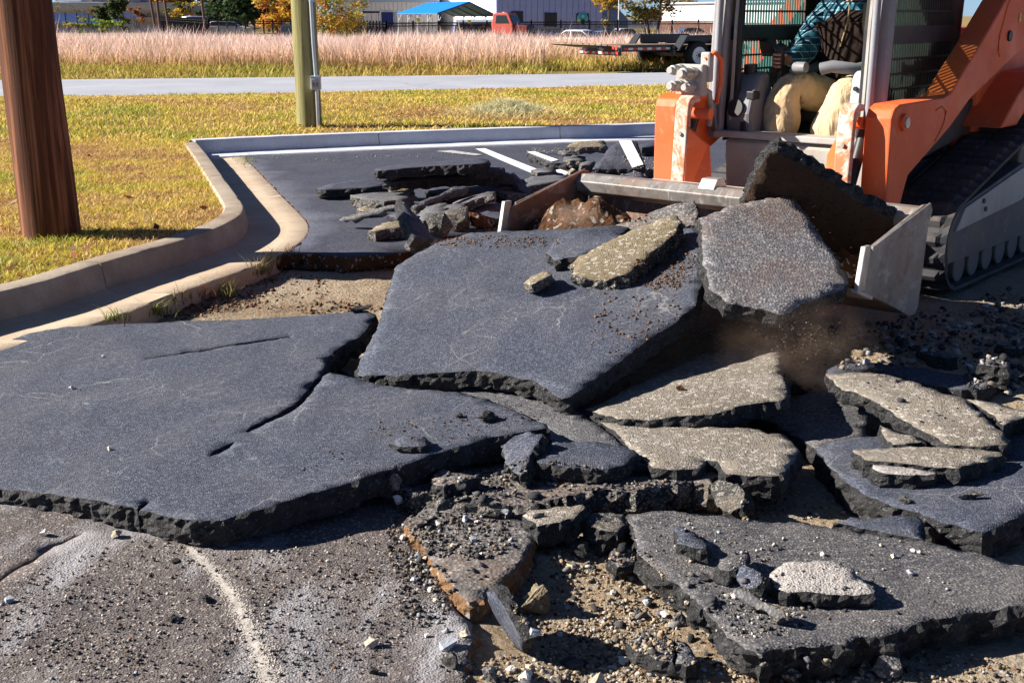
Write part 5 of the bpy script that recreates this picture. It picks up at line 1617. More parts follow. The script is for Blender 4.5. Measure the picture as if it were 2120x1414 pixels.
# ------------------------------------------------------------------ soil heaped in the bucket
def soil_heap():
    rng = random.Random(5)
    V = []; Fc = []
    na, nb = 26, 60
    for i in range(na + 1):
        for j in range(nb + 1):
            a = .80 + .60 * i / na
            b = -.955 + 1.85 * j / nb
            fl = .15 + .27 * max(0, a - .9)                       # bucket floor
            e = math.sin(math.pi * min(1, max(0, i / na))) ** .6
            top = .25 * math.exp(-((b + .72) / .30) ** 2) + .12 * math.exp(-((b - .1) / .5) ** 2) + .12 * math.exp(-((b - .72) / .2) ** 2)
            q = Vector((a * 6, b * 6, 1))
            h = (.06 + top) * e * (1 + .35 * mnoise.noise(q)) + .03 * mnoise.noise(q * 2.7) + .018 * mnoise.noise(q * 7)
            V.append(LW(a, b, fl + max(.0, h)))
    for i in range(na):
        for j in range(nb):
            k = i * (nb + 1) + j
            Fc.append((k, k + 1, k + nb + 2, k + nb + 1))
    n0 = len(V)
    # skirt down to the bucket floor so the heap is a closed solid
    ring = [i * (nb + 1) for i in range(na + 1)] + [na * (nb + 1) + j for j in range(1, nb + 1)] + [i * (nb + 1) + nb for i in range(na - 1, -1, -1)] + [j for j in range(nb - 1, 0, -1)]
    for r in ring:
        V.append(V[r] - Vector((0, 0, .02)))
    m = len(ring)
    for i in range(m):
        Fc.append((ring[i], ring[(i + 1) % m], n0 + (i + 1) % m, n0 + i))
    o = pyd('soil_heap', V, Fc, M['red_soil'])
    tag(o, 'brown crumbly soil heaped inside the bucket', 'soil', kind='stuff')
soil_heap()

# ------------------------------------------------------------------ operator
def skin_obj(name, pts, edges, root, mat, parent=None, sub=2, wrinkle=0.0, fat=1.0):
    bm = bmesh.new()
    ly = bm.verts.layers.skin.verify()
    vs_ = {}
    for k, (p, r) in pts.items():
        v = bm.verts.new(LW(*p) - LO)
        v[ly].radius = tuple(x * fat for x in (r if isinstance(r, tuple) else (r, r)))
        v[ly].use_root = (k == root)
        vs_[k] = v
    for a, b in edges: bm.edges.new((vs_[a], vs_[b]))
    me = bpy.data.meshes.new(name)
    bm.to_mesh(me); bm.free()
    me.materials.append(mat)
    o = bpy.data.objects.new(name, me)
    if parent is None: o.location = LO + LH * .10 + LL * .05
    link(o, parent)
    s = o.modifiers.new('skin', 'SKIN')
    s.use_smooth_shade = True
    ss = o.modifiers.new('sub', 'SUBSURF')
    ss.levels = ss.render_levels = sub
    if wrinkle:
        tx = bpy.data.textures.new(name + '_folds', 'CLOUDS')
        tx.noise_scale = .12; tx.noise_depth = 1
        d = o.modifiers.new('folds', 'DISPLACE')
        d.texture = tx; d.strength = wrinkle; d.mid_level = .5; d.texture_coords = 'LOCAL'
        tx2 = bpy.data.textures.new(name + '_creases', 'MARBLE')
        tx2.noise_scale = .06; tx2.turbulence = 6
        d2 = o.modifiers.new('creases', 'DISPLACE')
        d2.texture = tx2; d2.strength = wrinkle * .4; d2.mid_level = .5; d2.texture_coords = 'LOCAL'
    return o

M['skin'] = m_plain('skin', (0.42, 0.20, 0.13), 0.5, .4, var=.15, scale=20)
def m_cloth(name, c, var=.18, wr=1.0):
    t = NT(name, 0.9, 0.15)
    k = t.ramp(t.noise(7, 5, .6), [(.3, tuple(x * (1 - var) for x in c)), (.7, tuple(min(1, x * (1 + var)) for x in c))])
    k = t.mix(t.ramp(t.noise(4, 5, .7), [(.52, 0), (.7, .35)]), k, (c[0] * .55, c[1] * .5, c[2] * .45))
    t.col(k)
    w = t.noise(9, 3, .5, vec=t.scale(t.o, (1, 1, .5)), dist=1.2)
    t.bump(w, wr, .03)
    return t.m
M['khaki'] = m_cloth('khaki_cotton', (0.56, 0.42, 0.25))
M['vest'] = m_cloth('brown_canvas', (0.024, 0.014, 0.011))
M['vest_lining'] = m_cloth('fleece_lining', (0.34, 0.24, 0.13))
def m_plaid():
    t = NT('plaid_flannel', 0.9, 0.15)
    def lines(ax, f, w):
        s = t.math('FRACT', t.math('MULTIPLY', t.sep(t.o, ax), f))
        return t.ramp(s, [(0, 1.0), (w, 1.0), (w + .02, 0.0), (1, 0.0)])
    base = (0.035, 0.15, 0.20)
    c = t.mix(t.math('MULTIPLY', lines(2, 13, .45), .7), base, (0.012, 0.035, 0.075))
    c = t.mix(t.math('MULTIPLY', lines(0, 14, .45), .55), c, (0.012, 0.035, 0.075))
    c = t.mix(t.math('MULTIPLY', lines(2, 26, .10), .8), c, (0.32, 0.50, 0.52))
    c = t.mix(t.math('MULTIPLY', lines(1, 28, .10), .8), c, (0.32, 0.50, 0.52))
    t.col(c)
    t.bump(t.noise(12, 3, .5), .5, .02)
    return t.m
M['plaid'] = m_plaid()
BP = {
    'pelvis': ((-.66, -.10, 1.02), (.15, .12)), 'belly': ((-.69, -.10, 1.17), (.15, .11)), 'chest': ((-.72, -.10, 1.38), (.17, .12)), 'collar': ((-.715, -.10, 1.52), (.10, .08)),
    'neck': ((-.70, -.10, 1.60), .055), 'jaw': ((-.675, -.10, 1.68), (.07, .085)), 'brow': ((-.685, -.10, 1.77), (.078, .095)), 'crown': ((-.69, -.10, 1.85), (.055, .065)),
    'nose': ((-.585, -.10, 1.715), .016),
    'sR': ((-.72, -.29, 1.49), .062), 'eR': ((-.52, -.34, 1.25), .046), 'wR': ((-.29, -.325, 1.225), .028), 'pR': ((-.235, -.332, 1.225), (.034, .020)),
    'sL': ((-.72, .09, 1.49), .062), 'eL': ((-.60, .24, 1.24), .046), 'wL': ((-.36, .30, 1.235), .028), 'pL': ((-.30, .30, 1.235), (.034, .020)),
    'hR': ((-.62, -.13, .99), .085), 'kR': ((-.23, -.255, 1.075), .058), 'aR': ((-.15, -.275, .79), .042), 'fR': ((-.04, -.29, .745), (.045, .032)),
    'hL': ((-.62, .07, .99), .085), 'kL': ((-.20, .115, 1.065), .058), 'aL': ((-.14, .035, .79), .042), 'fL': ((-.03, .03, .745), (.045, .032)),
}
BE = [('pelvis', 'belly'), ('belly', 'chest'), ('chest', 'collar'), ('collar', 'neck'), ('neck', 'jaw'), ('jaw', 'brow'), ('brow', 'crown'), ('jaw', 'nose'),
      ('chest', 'sR'), ('sR', 'eR'), ('eR', 'wR'), ('wR', 'pR'), ('chest', 'sL'), ('sL', 'eL'), ('eL', 'wL'), ('wL', 'pL'),
      ('pelvis', 'hR'), ('hR', 'kR'), ('kR', 'aR'), ('aR', 'fR'), ('pelvis', 'hL'), ('hL', 'kL'), ('kL', 'aL'), ('aL', 'fL')]
for q, (z, L) in enumerate(((1.262, .92), (1.240, 1.0), (1.218, .95), (1.198, .8))):
    for side, bx, sg in (('R', -.305, -1), ('L', .285, 1)):
        ax = -.185 if side == 'R' else -.25
        f1, f2, f3 = f'{side}f{q}a', f'{side}f{q}b', f'{side}f{q}c'
        BP[f1] = ((ax + .005, bx + sg * .036, z), .0095)
        BP[f2] = ((ax + .036 * L, bx + sg * .018, z - .003), .009)
        BP[f3] = ((ax + .030 * L, bx - sg * .020, z - .004), .008)
        BE += [('p' + side, f1), (f1, f2), (f2, f3)]
for side, bx, sg in (('R', -.305, -1), ('L', .285, 1)):
    ax = -.185 if side == 'R' else -.25
    BP[side + 't1'] = ((ax - .022, bx - sg * .028, 1.248), .011)
    BP[side + 't2'] = ((ax + .012, bx - sg * .036, 1.262), .0095)
    BE += [('p' + side, side + 't1'), (side + 't1', side + 't2')]
person = skin_obj('person', BP, BE, 'pelvis', M['skin'], None, 2)
tag(person, 'operator in plaid shirt, brown vest and khaki trousers seated in the loader cab', 'person')
TP = {'w': ((-.68, -.08, 1.10), (.17, .135)), 'p': ((-.66, -.07, 1.00), (.175, .135)), 'hR': ((-.58, -.14, 1.00), (.105, .10)), 'mR': ((-.40, -.195, 1.04), (.108, .098)), 'qR': ((-.27, -.24, 1.075), .090), 'kR': ((-.195, -.258, 1.08), .070), 'rR': ((-.175, -.262, 1.02), .078), 'cR': ((-.175, -.268, .93), (.092, .080)), 'aR': ((-.15, -.278, .76), (.100, .088)),
      'hL': ((-.58, .08, 1.00), (.105, .10)), 'mL': ((-.38, .10, 1.035), (.108, .098)), 'qL': ((-.25, .112, 1.07), .090), 'kL': ((-.17, .112, 1.075), .070), 'rL': ((-.155, .10, 1.01), .076), 'cL': ((-.155, .065, .92), (.090, .078)), 'aL': ((-.135, .02, .76), (.098, .086))}
skin_obj('trousers', TP, [('w', 'p'), ('p', 'hR'), ('hR', 'mR'), ('mR', 'qR'), ('qR', 'kR'), ('kR', 'rR'), ('rR', 'cR'), ('cR', 'aR'), ('p', 'hL'), ('hL', 'mL'), ('mL', 'qL'), ('qL', 'kL'), ('kL', 'rL'), ('rL', 'cL'), ('cL', 'aL')], 'p', M['khaki'], person, 4, .026, 1.25)
SP_ = {'b': ((-.68, -.09, 1.08), (.175, .14)), 'c': ((-.72, -.10, 1.36), (.20, .145)), 'n': ((-.71, -.10, 1.53), (.11, .09)), 'sR': ((-.715, -.305, 1.49), .088), 'mR': ((-.63, -.335, 1.36), .078), 'eR': ((-.515, -.345, 1.25), .068), 'fR': ((-.40, -.32, 1.235), .055), 'wR': ((-.30, -.325, 1.225), .044),
       'sL': ((-.715, .105, 1.49), .088), 'eL': ((-.595, .245, 1.24), .068), 'wL': ((-.37, .30, 1.235), .044)}
skin_obj('shirt', SP_, [('b', 'c'), ('c', 'n'), ('c', 'sR'), ('sR', 'mR'), ('mR', 'eR'), ('eR', 'fR'), ('fR', 'wR'), ('c', 'sL'), ('sL', 'eL'), ('eL', 'wL')], 'c', M['plaid'], person, 4, .02, 1.22)
VP = {'b': ((-.665, -.085, 1.09), (.185, .155)), 'm': ((-.69, -.09, 1.24), (.195, .165)), 'c': ((-.70, -.09, 1.40), (.19, .165)), 'n': ((-.70, -.09, 1.54), (.15, .12))}
skin_obj('vest', VP, [('b', 'm'), ('m', 'c'), ('c', 'n')], 'm', M['vest'], person, 4, .02, 1.05)
bm = bmesh.new()
add_tube(bm, [LW(-.54, .03, 1.54) - LO, LW(-.515, .045, 1.42) - LO, LW(-.51, .06, 1.30) - LO, LW(-.52, .065, 1.20) - LO], [.02, .024, .022, .012], 8)
bm_obj('vest_lining', bm, M['vest_lining'], person, smooth=True)
for z in (1.50, 1.43, 1.35, 1.27):
    bm = bmesh.new(); p = LW(-.565, -.235, z) - LO
    add_cyl(bm, p, p + LH * .01, .008, n=10)
    bm_obj('snap_button', bm, M['steel'], person)
bm = bmesh.new()
add_tube(bm, [LW(-.53, -.07, 1.56) - LO, LW(-.512, -.065, 1.44) - LO, LW(-.508, -.09, 1.34) - LO, LW(-.508, -.10, 1.30) - LO], .0045, 6)
bm_obj('drawstring', bm, M['vest_lining'], person)
bm = bmesh.new()
bmesh.ops.create_uvsphere(bm, u_segments=20, v_segments=10, radius=.105, matrix=Matrix.Translation(LW(-.69, -.10, 1.80) - LO) @ Matrix.Diagonal((1, 1, .85, 1)))
add_box(bm, LW(-.57, -.10, 1.80) - LO, (.12, .14, .012), Matrix.Rotation(yaw, 4, 'Z'))
bm_obj('cap', bm, M['vest'], person, smooth=True)

# ------------------------------------------------------------------ background
def gzz(p):
    return gz(p.x, p.y)
def rbox(name, u0, u1, v0, v1, Y, depth, mat, parent=None, zb=None, bevel=0.0):
    a = Q(u0, v0, Y); b = Q(u1, v1, Y)
    z1 = a.z; z0 = b.z if zb is None else zb
    return box(name, ((a.x + b.x) / 2, Y + depth / 2, (z0 + z1) / 2), (abs(b.x - a.x), depth, abs(z1 - z0)), mat, parent, bevel)
C_concrete = m_plain('facade_concrete', (0.42, 0.40, 0.41), .8, var=.12, scale=.8)
C_tan = m_plain('facade_tan', (0.40, 0.31, 0.27), .8, var=.12, scale=.8)
C_white = m_plain('siding_white', (0.74, 0.74, 0.76), .6, var=.05, scale=.6)
C_grey = m_plain('siding_grey', (0.60, 0.59, 0.63), .6, var=.08, scale=.6)
C_blue_shade = m_plain('siding_blue_shade', (0.34, 0.38, 0.66), .6, var=.08, scale=.6)  # white siding with its blue shade put into the base colour
C_dark = m_plain('dark_opening', (0.015, 0.015, 0.02), .4, .5, var=.2)
def m_glass(name, c):
    t = NT(name, .08, .8); t.col(c); return t.m
G_blue = m_plain('blue_window_glass', (0.17, 0.32, 0.85), .35, .5, var=.15, scale=.4)
G_dark = m_glass('dark_glass', (0.02, 0.025, 0.03))
C_brick = m_plain('brick_band', (0.16, 0.085, 0.065), .8, var=.2, scale=2)

# left office building
off = empty('office_building', Q(240, 60, 152))
tag(off, 'low concrete office building with a bright blue window band at far left', 'building')
off.location.z = -1.0
def loc(o, root):
    o.location -= root.location
    return o
loc(rbox('wall', -60, 388, 6, 22, 152, 14, C_concrete, off), off)
loc(rbox('spandrel', -60, 388, 22, 27, 152.2, 13.6, C_tan, off), off)
for i in range(11):
    u0 = 40 + i * 24
    loc(rbox('window', u0, u0 + 23.4, 27, 49 if i < 9 else 36, 152.5, .3, G_blue, off), off)
loc(rbox('wall', -60, 388, 27, 80, 152.8, 13, C_concrete, off), off)
loc(rbox('plinth', 282, 388, 36.4, 47, 152.3, .4, C_tan, off), off)
for i in range(7):
    loc(rbox('window_mullion', 303 + i * 12, 304 + i * 12, 27, 36, 152.3, .2, C_tan, off), off)
loc(rbox('rooftop_unit', 112, 168, -22, 4.5, 160, 5, C_white, off), off)
loc(rbox('rooftop_unit', 188, 252, -22, 4.8, 161, 5, C_tan, off), off)
loc(rbox('rooftop_unit', 252, 290, -22, 5, 158, 4, m_plain('roof_blue_grey', (.12, .14, .22), .6), off), off)
a0, a1 = Q(388, 8, 152), Q(470, 20, 205)
bm = bmesh.new()
q = [(a0.x, a0.y + .05, a0.z), (a1.x, a1.y, a0.z - .05), (a1.x, a1.y, -1.5), (a0.x, a0.y + .05, -1.5)]
f = [bm.verts.new(Vector(p) - off.location) for p in q]; r = [bm.verts.new(Vector(p) - off.location + Vector((-.4, .3, 0))) for p in q]
bm.faces.new(f); bm.faces.new(r[::-1])
for j in range(4): bm.faces.new((f[j], r[j], r[(j + 1) % 4], f[(j + 1) % 4]))
bm_obj('side_wall', bm, m_plain('side_wall_grey', (.26, .25, .29), .8), off)

def wall_line(name, root, A, B, zt, zb, th, mat, bevel=0.0):
    d = B - A; L = math.hypot(d.x, d.y)
    c = (A + B) / 2
    o = box(name, (c.x, c.y, (zt + zb) / 2), (L, th, zt - zb), mat, root, bevel)
    o.rotation_euler = (0, 0, math.atan2(d.y, d.x))
    o.location -= root.location
    return o
def siding_building(name, label, u0, u1, vt, vb, Y, depth, mat, n, windows=(), trim=None, Y1=None):
    """wall of upright panels between photo columns u0 (at distance Y) and u1 (at distance Y1)"""
    Y1 = Y if Y1 is None else Y1
    A = Q(u0, 60, Y); B = Q(u1, 60, Y1)
    zt = Q(u0, vt, (Y + Y1) / 2).z; zb = -1.6
    root = empty(name, ((A.x + B.x) / 2, (Y + Y1) / 2, -1.3))
    tag(root, label, 'building')
    d = (B - A); d.z = 0
    back = Vector((-d.y, d.x, 0)).normalized()
    if back.y < 0: back = -back
    wall_line('core', root, A + back * (depth / 2 + .12), B + back * (depth / 2 + .12), zt, zb, depth, mat)
    for i in range(n):
        p = A + d * (i / n) + d.normalized() * .015; q = A + d * ((i + 1) / n) - d.normalized() * .015
        wall_line('siding_panel', root, p, q, zt, zb, .12, mat, .02)
    for (wu0, wu1, wv0, wv1, m) in windows:
        loc(rbox('window', wu0, wu1, wv0, wv1, Y - .10, .14, C_dark if m is None else m, root), root)
        loc(rbox('window_frame', wu0 - .7, wu1 + .7, wv0 - .8, wv0, Y - .14, .18, C_dark, root), root)
    if trim:
        loc(rbox('roof_trim', u0 - 1, u1 + 1, trim[0], trim[1], Y - .3, depth + .5, trim[2], root), root)
    return root
siding_building('warehouse', 'grey ribbed metal warehouse left of the blue carport', 690, 905, 4.5, 75, 150, 20, C_grey, 24, trim=(-12, 4.5, m_plain('roof_blue_light', (.30, .42, .60), .5)))
wb = siding_building('metal_building', 'tall white metal building behind the blue carport roof', 884, 1028, -60, 80, 162, 6, C_white, 14, Y1=133.2)
bb_ = siding_building('metal_building', 'tall blue shaded metal building with dark square windows', 1028, 1246, -60, 80, 133, 20, C_blue_shade, 18,
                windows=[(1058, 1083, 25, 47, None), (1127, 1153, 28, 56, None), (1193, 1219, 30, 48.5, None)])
for (x, z, r, m) in ((1206, 39, 11, (.10, .50, .55)), (1207, 35, 5.5, (.04, .22, .36)), (1207, 35, 3.8, (.16, .60, .66)), (1207, 46, 4.5, (.02, .03, .04)), (1198, 44.5, 3.6, (.75, .72, .30))):
    c = Q(x, z, 132.8); rr = r / F * 132.8
    o = cyl('window_poster', (c.x, 132.78 - .012 * (14 - r), c.z), (c.x, 132.9, c.z), rr, m_plain('poster_%d' % (x * r), m, .6, var=.05), bb_, n=20)
    loc(o, bb_)
# steep gable of a far building behind the tree
gb = empty('gable_building', (Q(1290, 60, 165).x, 165, -1.3))
tag(gb, 'dark blue roofed building behind the thin tree', 'building')
aa = [Q(1246, -6, 165), Q(1262, 0, 165), Q(1300, 40, 165), Q(1300, 75, 165), Q(1246, 75, 165)]
bm = bmesh.new(); add_prism(bm, [(p.x - gb.location.x, p.z + 1.3) for p in aa], 0, 12, 'y')
bm_obj('wall', bm, m_plain('gable_blue', (.13, .19, .36), .6), gb)
wbx = siding_building('box_building', 'long white flat topped building at right behind the iron fence', 1369, 1640, 7, 47, 190, 5, C_white, 16, Y1=158)
A_, B_ = Q(1369, 60, 190), Q(1640, 60, 158)
bk = Vector((-.3, -.3, 0))
wall_line('base_band', wbx, A_ + bk, B_ + bk, Q(1369, 47, 175).z, -1.7, .3, C_brick)
wall_line('roof_trim', wbx, A_ + bk, B_ + bk, Q(1369, 5, 175).z, Q(1369, 7.4, 175).z, .4, C_grey)
lw = empty('long_shed', (Q(1340, 60, 200).x, 200, -1.3))
tag(lw, 'low pale shed far behind the tree between the two buildings', 'building')
loc(rbox('wall', 1296, 1372, 41, 56, 200, 8, m_plain('shed_blue', (.38, .45, .62), .7), lw), lw)
loc(rbox('base_band', 1296, 1372, 56, 60, 199.9, 8.2, C_white, lw), lw)

# carport
cp0 = Q(905, 27.5, 104); cp1 = Q(822, 29.5, 116); rg0 = Q(972, 4, 108); er0 = Q(1031, 33, 112)
ax_ = cp1 - cp0; ax_.z = 0
carport = empty('carport', (cp0.x, cp0.y, gzz(cp0)))
tag(carport, 'open carport with a bright blue gable roof and thin posts', 'carport')
def roof_plate(a, b, c, d, th, mat, nm):
    bm = bmesh.new()
    tp = [bm.verts.new(Vector(p) - carport.location) for p in (a, b, c, d)]
    bt = [bm.verts.new(Vector(p) - carport.location - Vector((0, 0, th))) for p in (a, b, c, d)]
    bm.faces.new(tp); bm.faces.new(bt[::-1])
    for j in range(4): bm.faces.new((tp[j], bt[j], bt[(j + 1) % 4], tp[(j + 1) % 4]))
    return bm_obj(nm, bm, mat, carport)
BLUE = m_plain('blue_roof_metal', (0.01, 0.20, 0.62), .5, var=.08, scale=.5)
UNDER = m_plain('carport_underside', (0.20, 0.18, 0.17), .8, var=.2, scale=1)
roof_plate(cp0, rg0, rg0 + ax_, cp1 * 0 + cp0 + ax_, .10, BLUE, 'roof')
roof_plate(rg0 + Vector((0, 0, .004)), er0, er0 + ax_, rg0 + ax_ + Vector((0, 0, .004)), .10, BLUE, 'roof')
for i in range(5):
    t = i / 4
    o0 = cp0 + ax_ * t - Vector((0, 0, .12)); o1 = rg0 + ax_ * t - Vector((0, 0, .12)); o2 = er0 + ax_ * t - Vector((0, 0, .12))
    bm = bmesh.new(); add_tube(bm, [o0 - carport.location, o1 - carport.location, o2 - carport.location], .06, 6); bm_obj('rafter', bm, UNDER, carport)
    for e, s in ((o0, 1), (o2, -1)):
        e2 = e.lerp(o1, .04)
        bm = bmesh.new(); add_tube(bm, [Vector((e2.x, e2.y, -1.4)) - carport.location, e2 - carport.location], .05, 6); bm_obj('post', bm, C_grey, carport)
        k = e2.lerp(o1, .14)
        bm = bmesh.new(); add_tube(bm, [Vector((e2.x, e2.y, e2.z - .7)) - carport.location, k - carport.location], .035, 6); bm_obj('brace', bm, C_grey, carport)

# container, sign, lamp, small bits behind the fence
ct = rbox('storage_container', 789, 815, 26, 80, 118, 6, m_plain('container_blue', (.03, .05, .22), .6), None)
tag(ct, 'dark blue storage container left of the carport', 'container')
rbox('lid', 788.5, 815.5, 22, 26, 117.9, 6.2, C_grey, None).parent = ct
bpy.data.objects['lid'].matrix_parent_inverse = Matrix.Translation(-ct.location)
sh = rbox('shed_frame', 750, 786, 24, 28, 122, 4, C_dark, None); tag(sh, 'dark lean-to canopy beside the blue container', 'canopy')
for u in (752, 768, 783):
    o = rbox('post', u, u + 2, 28, 75, 122, .2, C_dark, None); o.parent = sh; o.matrix_parent_inverse = Matrix.Translation(-sh.location)
def pole(name, label, u0, v0, u1, v1, Y, r, mat, cat='pole', group=None):
    top = Q(u0, v0, Y); bot = Q(u1, v1, Y)
    d = (top - bot)
    top = bot + d * 1.6
    o = cyl(name, bot - Vector((0, 0, .8)), top, r, mat, None, r1=r * .8, n=12)
    tag(o, label, cat, group)
    return o
WOODFAR = m_plain('far_pole_wood', (0.10, 0.065, 0.055), .9, var=.2, scale=2)
pole('utility_pole', 'thin dark wooden pole leaning at far left, leftmost of four', 312, 0, 324, 62, 98, .11, WOODFAR, group='far wooden poles')
pole('utility_pole', 'thin dark wooden pole leaning at far left, second of four', 325, 0, 333, 62, 100, .13, WOODFAR, group='far wooden poles')
pole('utility_pole', 'thin dark wooden pole leaning at far left, third of four', 341, 0, 352, 66, 96, .11, WOODFAR, group='far wooden poles')
pole('utility_pole', 'thin dark wooden pole in front of the silver crossover, rightmost of four', 418, 0, 428, 73, 90, .11, WOODFAR, group='far wooden poles')
lp = pole('lamp_post', 'slim white lamp post behind the iron fence beside the thin tree', 1281, 20, 1280, 70, 112, .05, C_white, 'lamp')

# fences
IRON = m_plain('black_iron', (0.012, 0.012, 0.016), .5, .4, var=.2)
def iron_fence(name, label, segs, h, post_step, pick_step, pr):
    root = empty(name, segs[0]); tag(root, label, 'fence')
    bmP = bmesh.new()
    for a, b in zip(segs, segs[1:]):
        d = b - a; L = d.length; n = max(1, int(L / post_step))
        for i in range(n + 1):
            p = a.lerp(b, i / n)
            o = box('post', p - segs[0] + Vector((0, 0, h / 2 + .04)), (.13, .13, h + .12), IRON, root)
        for z in (.12, h - .28, h - .08):
            bm = bmesh.new(); add_tube(bm, [a - segs[0] + Vector((0, 0, z)), b - segs[0] + Vector((0, 0, z))], .036, 4); bm_obj('rail', bm, IRON, root)
        m = int(L / pick_step)
        for i in range(m):
            p = a.lerp(b, (i + .5) / m) - segs[0]
            add_box(bmP, p + Vector((0, 0, h / 2)), (pr, pr, h))
    pk = bm_obj('pickets', bmP, IRON, root)
    tag(pk, kind='stuff')
def base_pt(u, vtop, Y, h):
    p = Q(u, vtop, Y); p.z -= h; return p
iron_fence('iron_fence', 'black iron picket fence along the right half of the meadow', [base_pt(800, 47, 92, 1.8), base_pt(1100, 45, 104, 1.8), base_pt(1500, 43, 112, 1.8)], 1.8, 2.4, .115, .036)
iron_fence('mesh_fence', 'black mesh fence with closely set posts in front of the parked cars', [base_pt(333, 37, 132, 1.8), base_pt(432, 42, 112, 1.8), base_pt(640, 44, 112, 1.8), base_pt(800, 47, 92, 1.8)], 1.8, .78, .09, .020)
YEL = m_plain('yellow_sign', (.80, .66, .12), .6, var=.1)
for i, (u, v) in enumerate(((866, 42), (972, 45.5), (1071, 45.5), (1198, 44.5))):
    c = Q(u, v, 91 + (u - 800) * .04)
    if i == 3: continue
    o = box('fence_sign', c, (.26, .02, .24), YEL); tag(o, 'small yellow sign on the iron fence, ' + ('left of three', 'middle of three', 'right of three')[i], 'sign', 'yellow fence signs')

# vehicles
TYRE = m_plain('tyre', (.015, .015, .016), .8, var=.2)
def car(label, pos, yw, col, L=4.5, h=1.48, w=1.8, suv=False, name='parked_car'):
    root = empty(name, pos, yw); tag(root, label, 'car', 'vehicles parked behind the fences')
    paint = m_plain('paint_%s' % label.replace(' ', '_')[:40], col, .3, .6, var=.04)
    k = L / 4.5
    if suv: body = [(-2.2, .35), (-2.25, .75), (-2.15, 1.0), (-1.0, 1.05), (1.0, 1.0), (2.1, .85), (2.25, .6), (2.2, .35)]; roof = [(-2.1, .98), (-1.85, h - .06), (-1.2, h), (.2, h - .02), (1.05, 1.0)]
    else: body = [(-2.2, .3), (-2.25, .65), (-2.1, .88), (-1.0, .93), (1.0, .9), (2.1, .72), (2.25, .5), (2.2, .3)]; roof = [(-1.8, .88), (-1.15, h - .05), (-.6, h), (.2, h - .02), (1.05, .88)]
    prism('body', [(x * k, z) for x, z in body], -w / 2, w / 2, paint, root, bevel=.07, seg=3)
    prism('greenhouse', [(x * k, z) for x, z in roof], -w / 2 + .10, w / 2 - .10, paint, root, bevel=.08, seg=3)
    for sd in (1, -1):
        win = [(x * k * .93, min(z, h - .10) - (0 if z > 1.1 else -.06)) for x, z in roof]
        prism('side_window', win, (w / 2 - .105) if sd > 0 else (-w / 2 + .085), (w / 2 - .085) if sd > 0 else (-w / 2 + .105), G_dark, root)
        box('door_pillar', (-.25 * k, sd * (w / 2 - .088), 1.15), (.09, .03, .5), paint, root)
        box('tail_light', (-2.2 * k, sd * (w / 2 - .22), .85), (.14, .34, .16), m_plain('tail_red', (.5, .02, .02), .3), root, bevel=.02)
        box('headlight', (2.16 * k, sd * (w / 2 - .25), .68), (.12, .36, .14), C_white, root, bevel=.02)
        for x in (-1.35, 1.35):
            wh = cyl('wheel', (x * k, sd * (w / 2 - .22), .32), (x * k, sd * (w / 2 + .01), .32), .33, TYRE, root, n=22, bevel=.03)
            cyl('rim', (0, sd * .15, 0), (0, sd * .245, 0), .20, C_grey, wh, n=16)
    prism('rear_window', [(-1.9 * k, .95), (-1.22 * k, h - .12), (-1.30 * k, h - .12), (-2.0 * k, .95)] if not suv else [(-2.14 * k, 1.0), (-1.95 * k, h - .16), (-2.0 * k, h - .16), (-2.19 * k, 1.0)], -w / 2 + .22, w / 2 - .22, G_dark, root)
    return root
def gpos(u, vtop, Y, h):
    p = Q(u, vtop, Y); p.z -= h; return p
car('silver crossover parked side on behind the mesh fence', gpos(476, 44, 125, 1.52), .06, (.50, .52, .60), 4.4, 1.52, suv=True)
car('white car seen through dry grass in front of the iron fence', gpos(1186, 62, 86, 1.45), math.pi - .5, (.75, .75, .75), 4.3, 1.45)
car('dark car at the far right behind the iron fence', gpos(1420, 58, 124, 1.45), math.pi + .25, (.10, .12, .20), 4.6, 1.45)
car('black car with a white rear plate, leftmost behind the mesh fence', gpos(360, 43, 142, 1.5), math.pi / 2 - .2, (.03, .03, .04), 4.4, 1.5, suv=True)
car('dark car second from left behind the mesh fence', gpos(386, 43, 140, 1.5), math.pi / 2 - .2, (.05, .05, .07), 4.4, 1.5)
car('white pickup behind the blue hatchback at the mesh fence', gpos(418, 34, 140, 1.85), .55, (.78, .80, .84), 5.0, 1.85, suv=True)
car('blue hatchback beside the silver crossover', gpos(425, 40, 131, 1.6), .7, (.10, .18, .38), 4.2, 1.6, suv=True)
car('black car half hidden behind the grey green pole', gpos(604, 52, 112, 1.45), math.pi / 2, (.03, .035, .06), 4.2, 1.45)
car('blue car low behind the iron fence near the lamp post', gpos(1262, 64, 112, 1.4), .4, (.08, .20, .32), 4.2, 1.4)
car('pale car beside the lamp post behind the iron fence', gpos(1300, 59, 124, 1.45), .3, (.55, .56, .6), 4.2, 1.45)
# white jumble of pallets under the carport
for i, (u, v, ww) in enumerate(((893, 66, 20), (917, 67, 16), (850, 68, 5))):
    p = gpos(u, v - 1, 100, 1.0)
    o = box('white_sheet', (p.x, p.y, p.z + .62), (ww / F * 100, .06, .75), C_white, None, rot=Matrix.Rotation(.3 - .5 * i, 4, 'Y'))
    tag(o, ('white sheet leaning under the carport, left of two', 'white sheet leaning under the carport, right of two', 'narrow white board near the left end of the iron fence')[i], 'sheet', 'sheets under the carport')

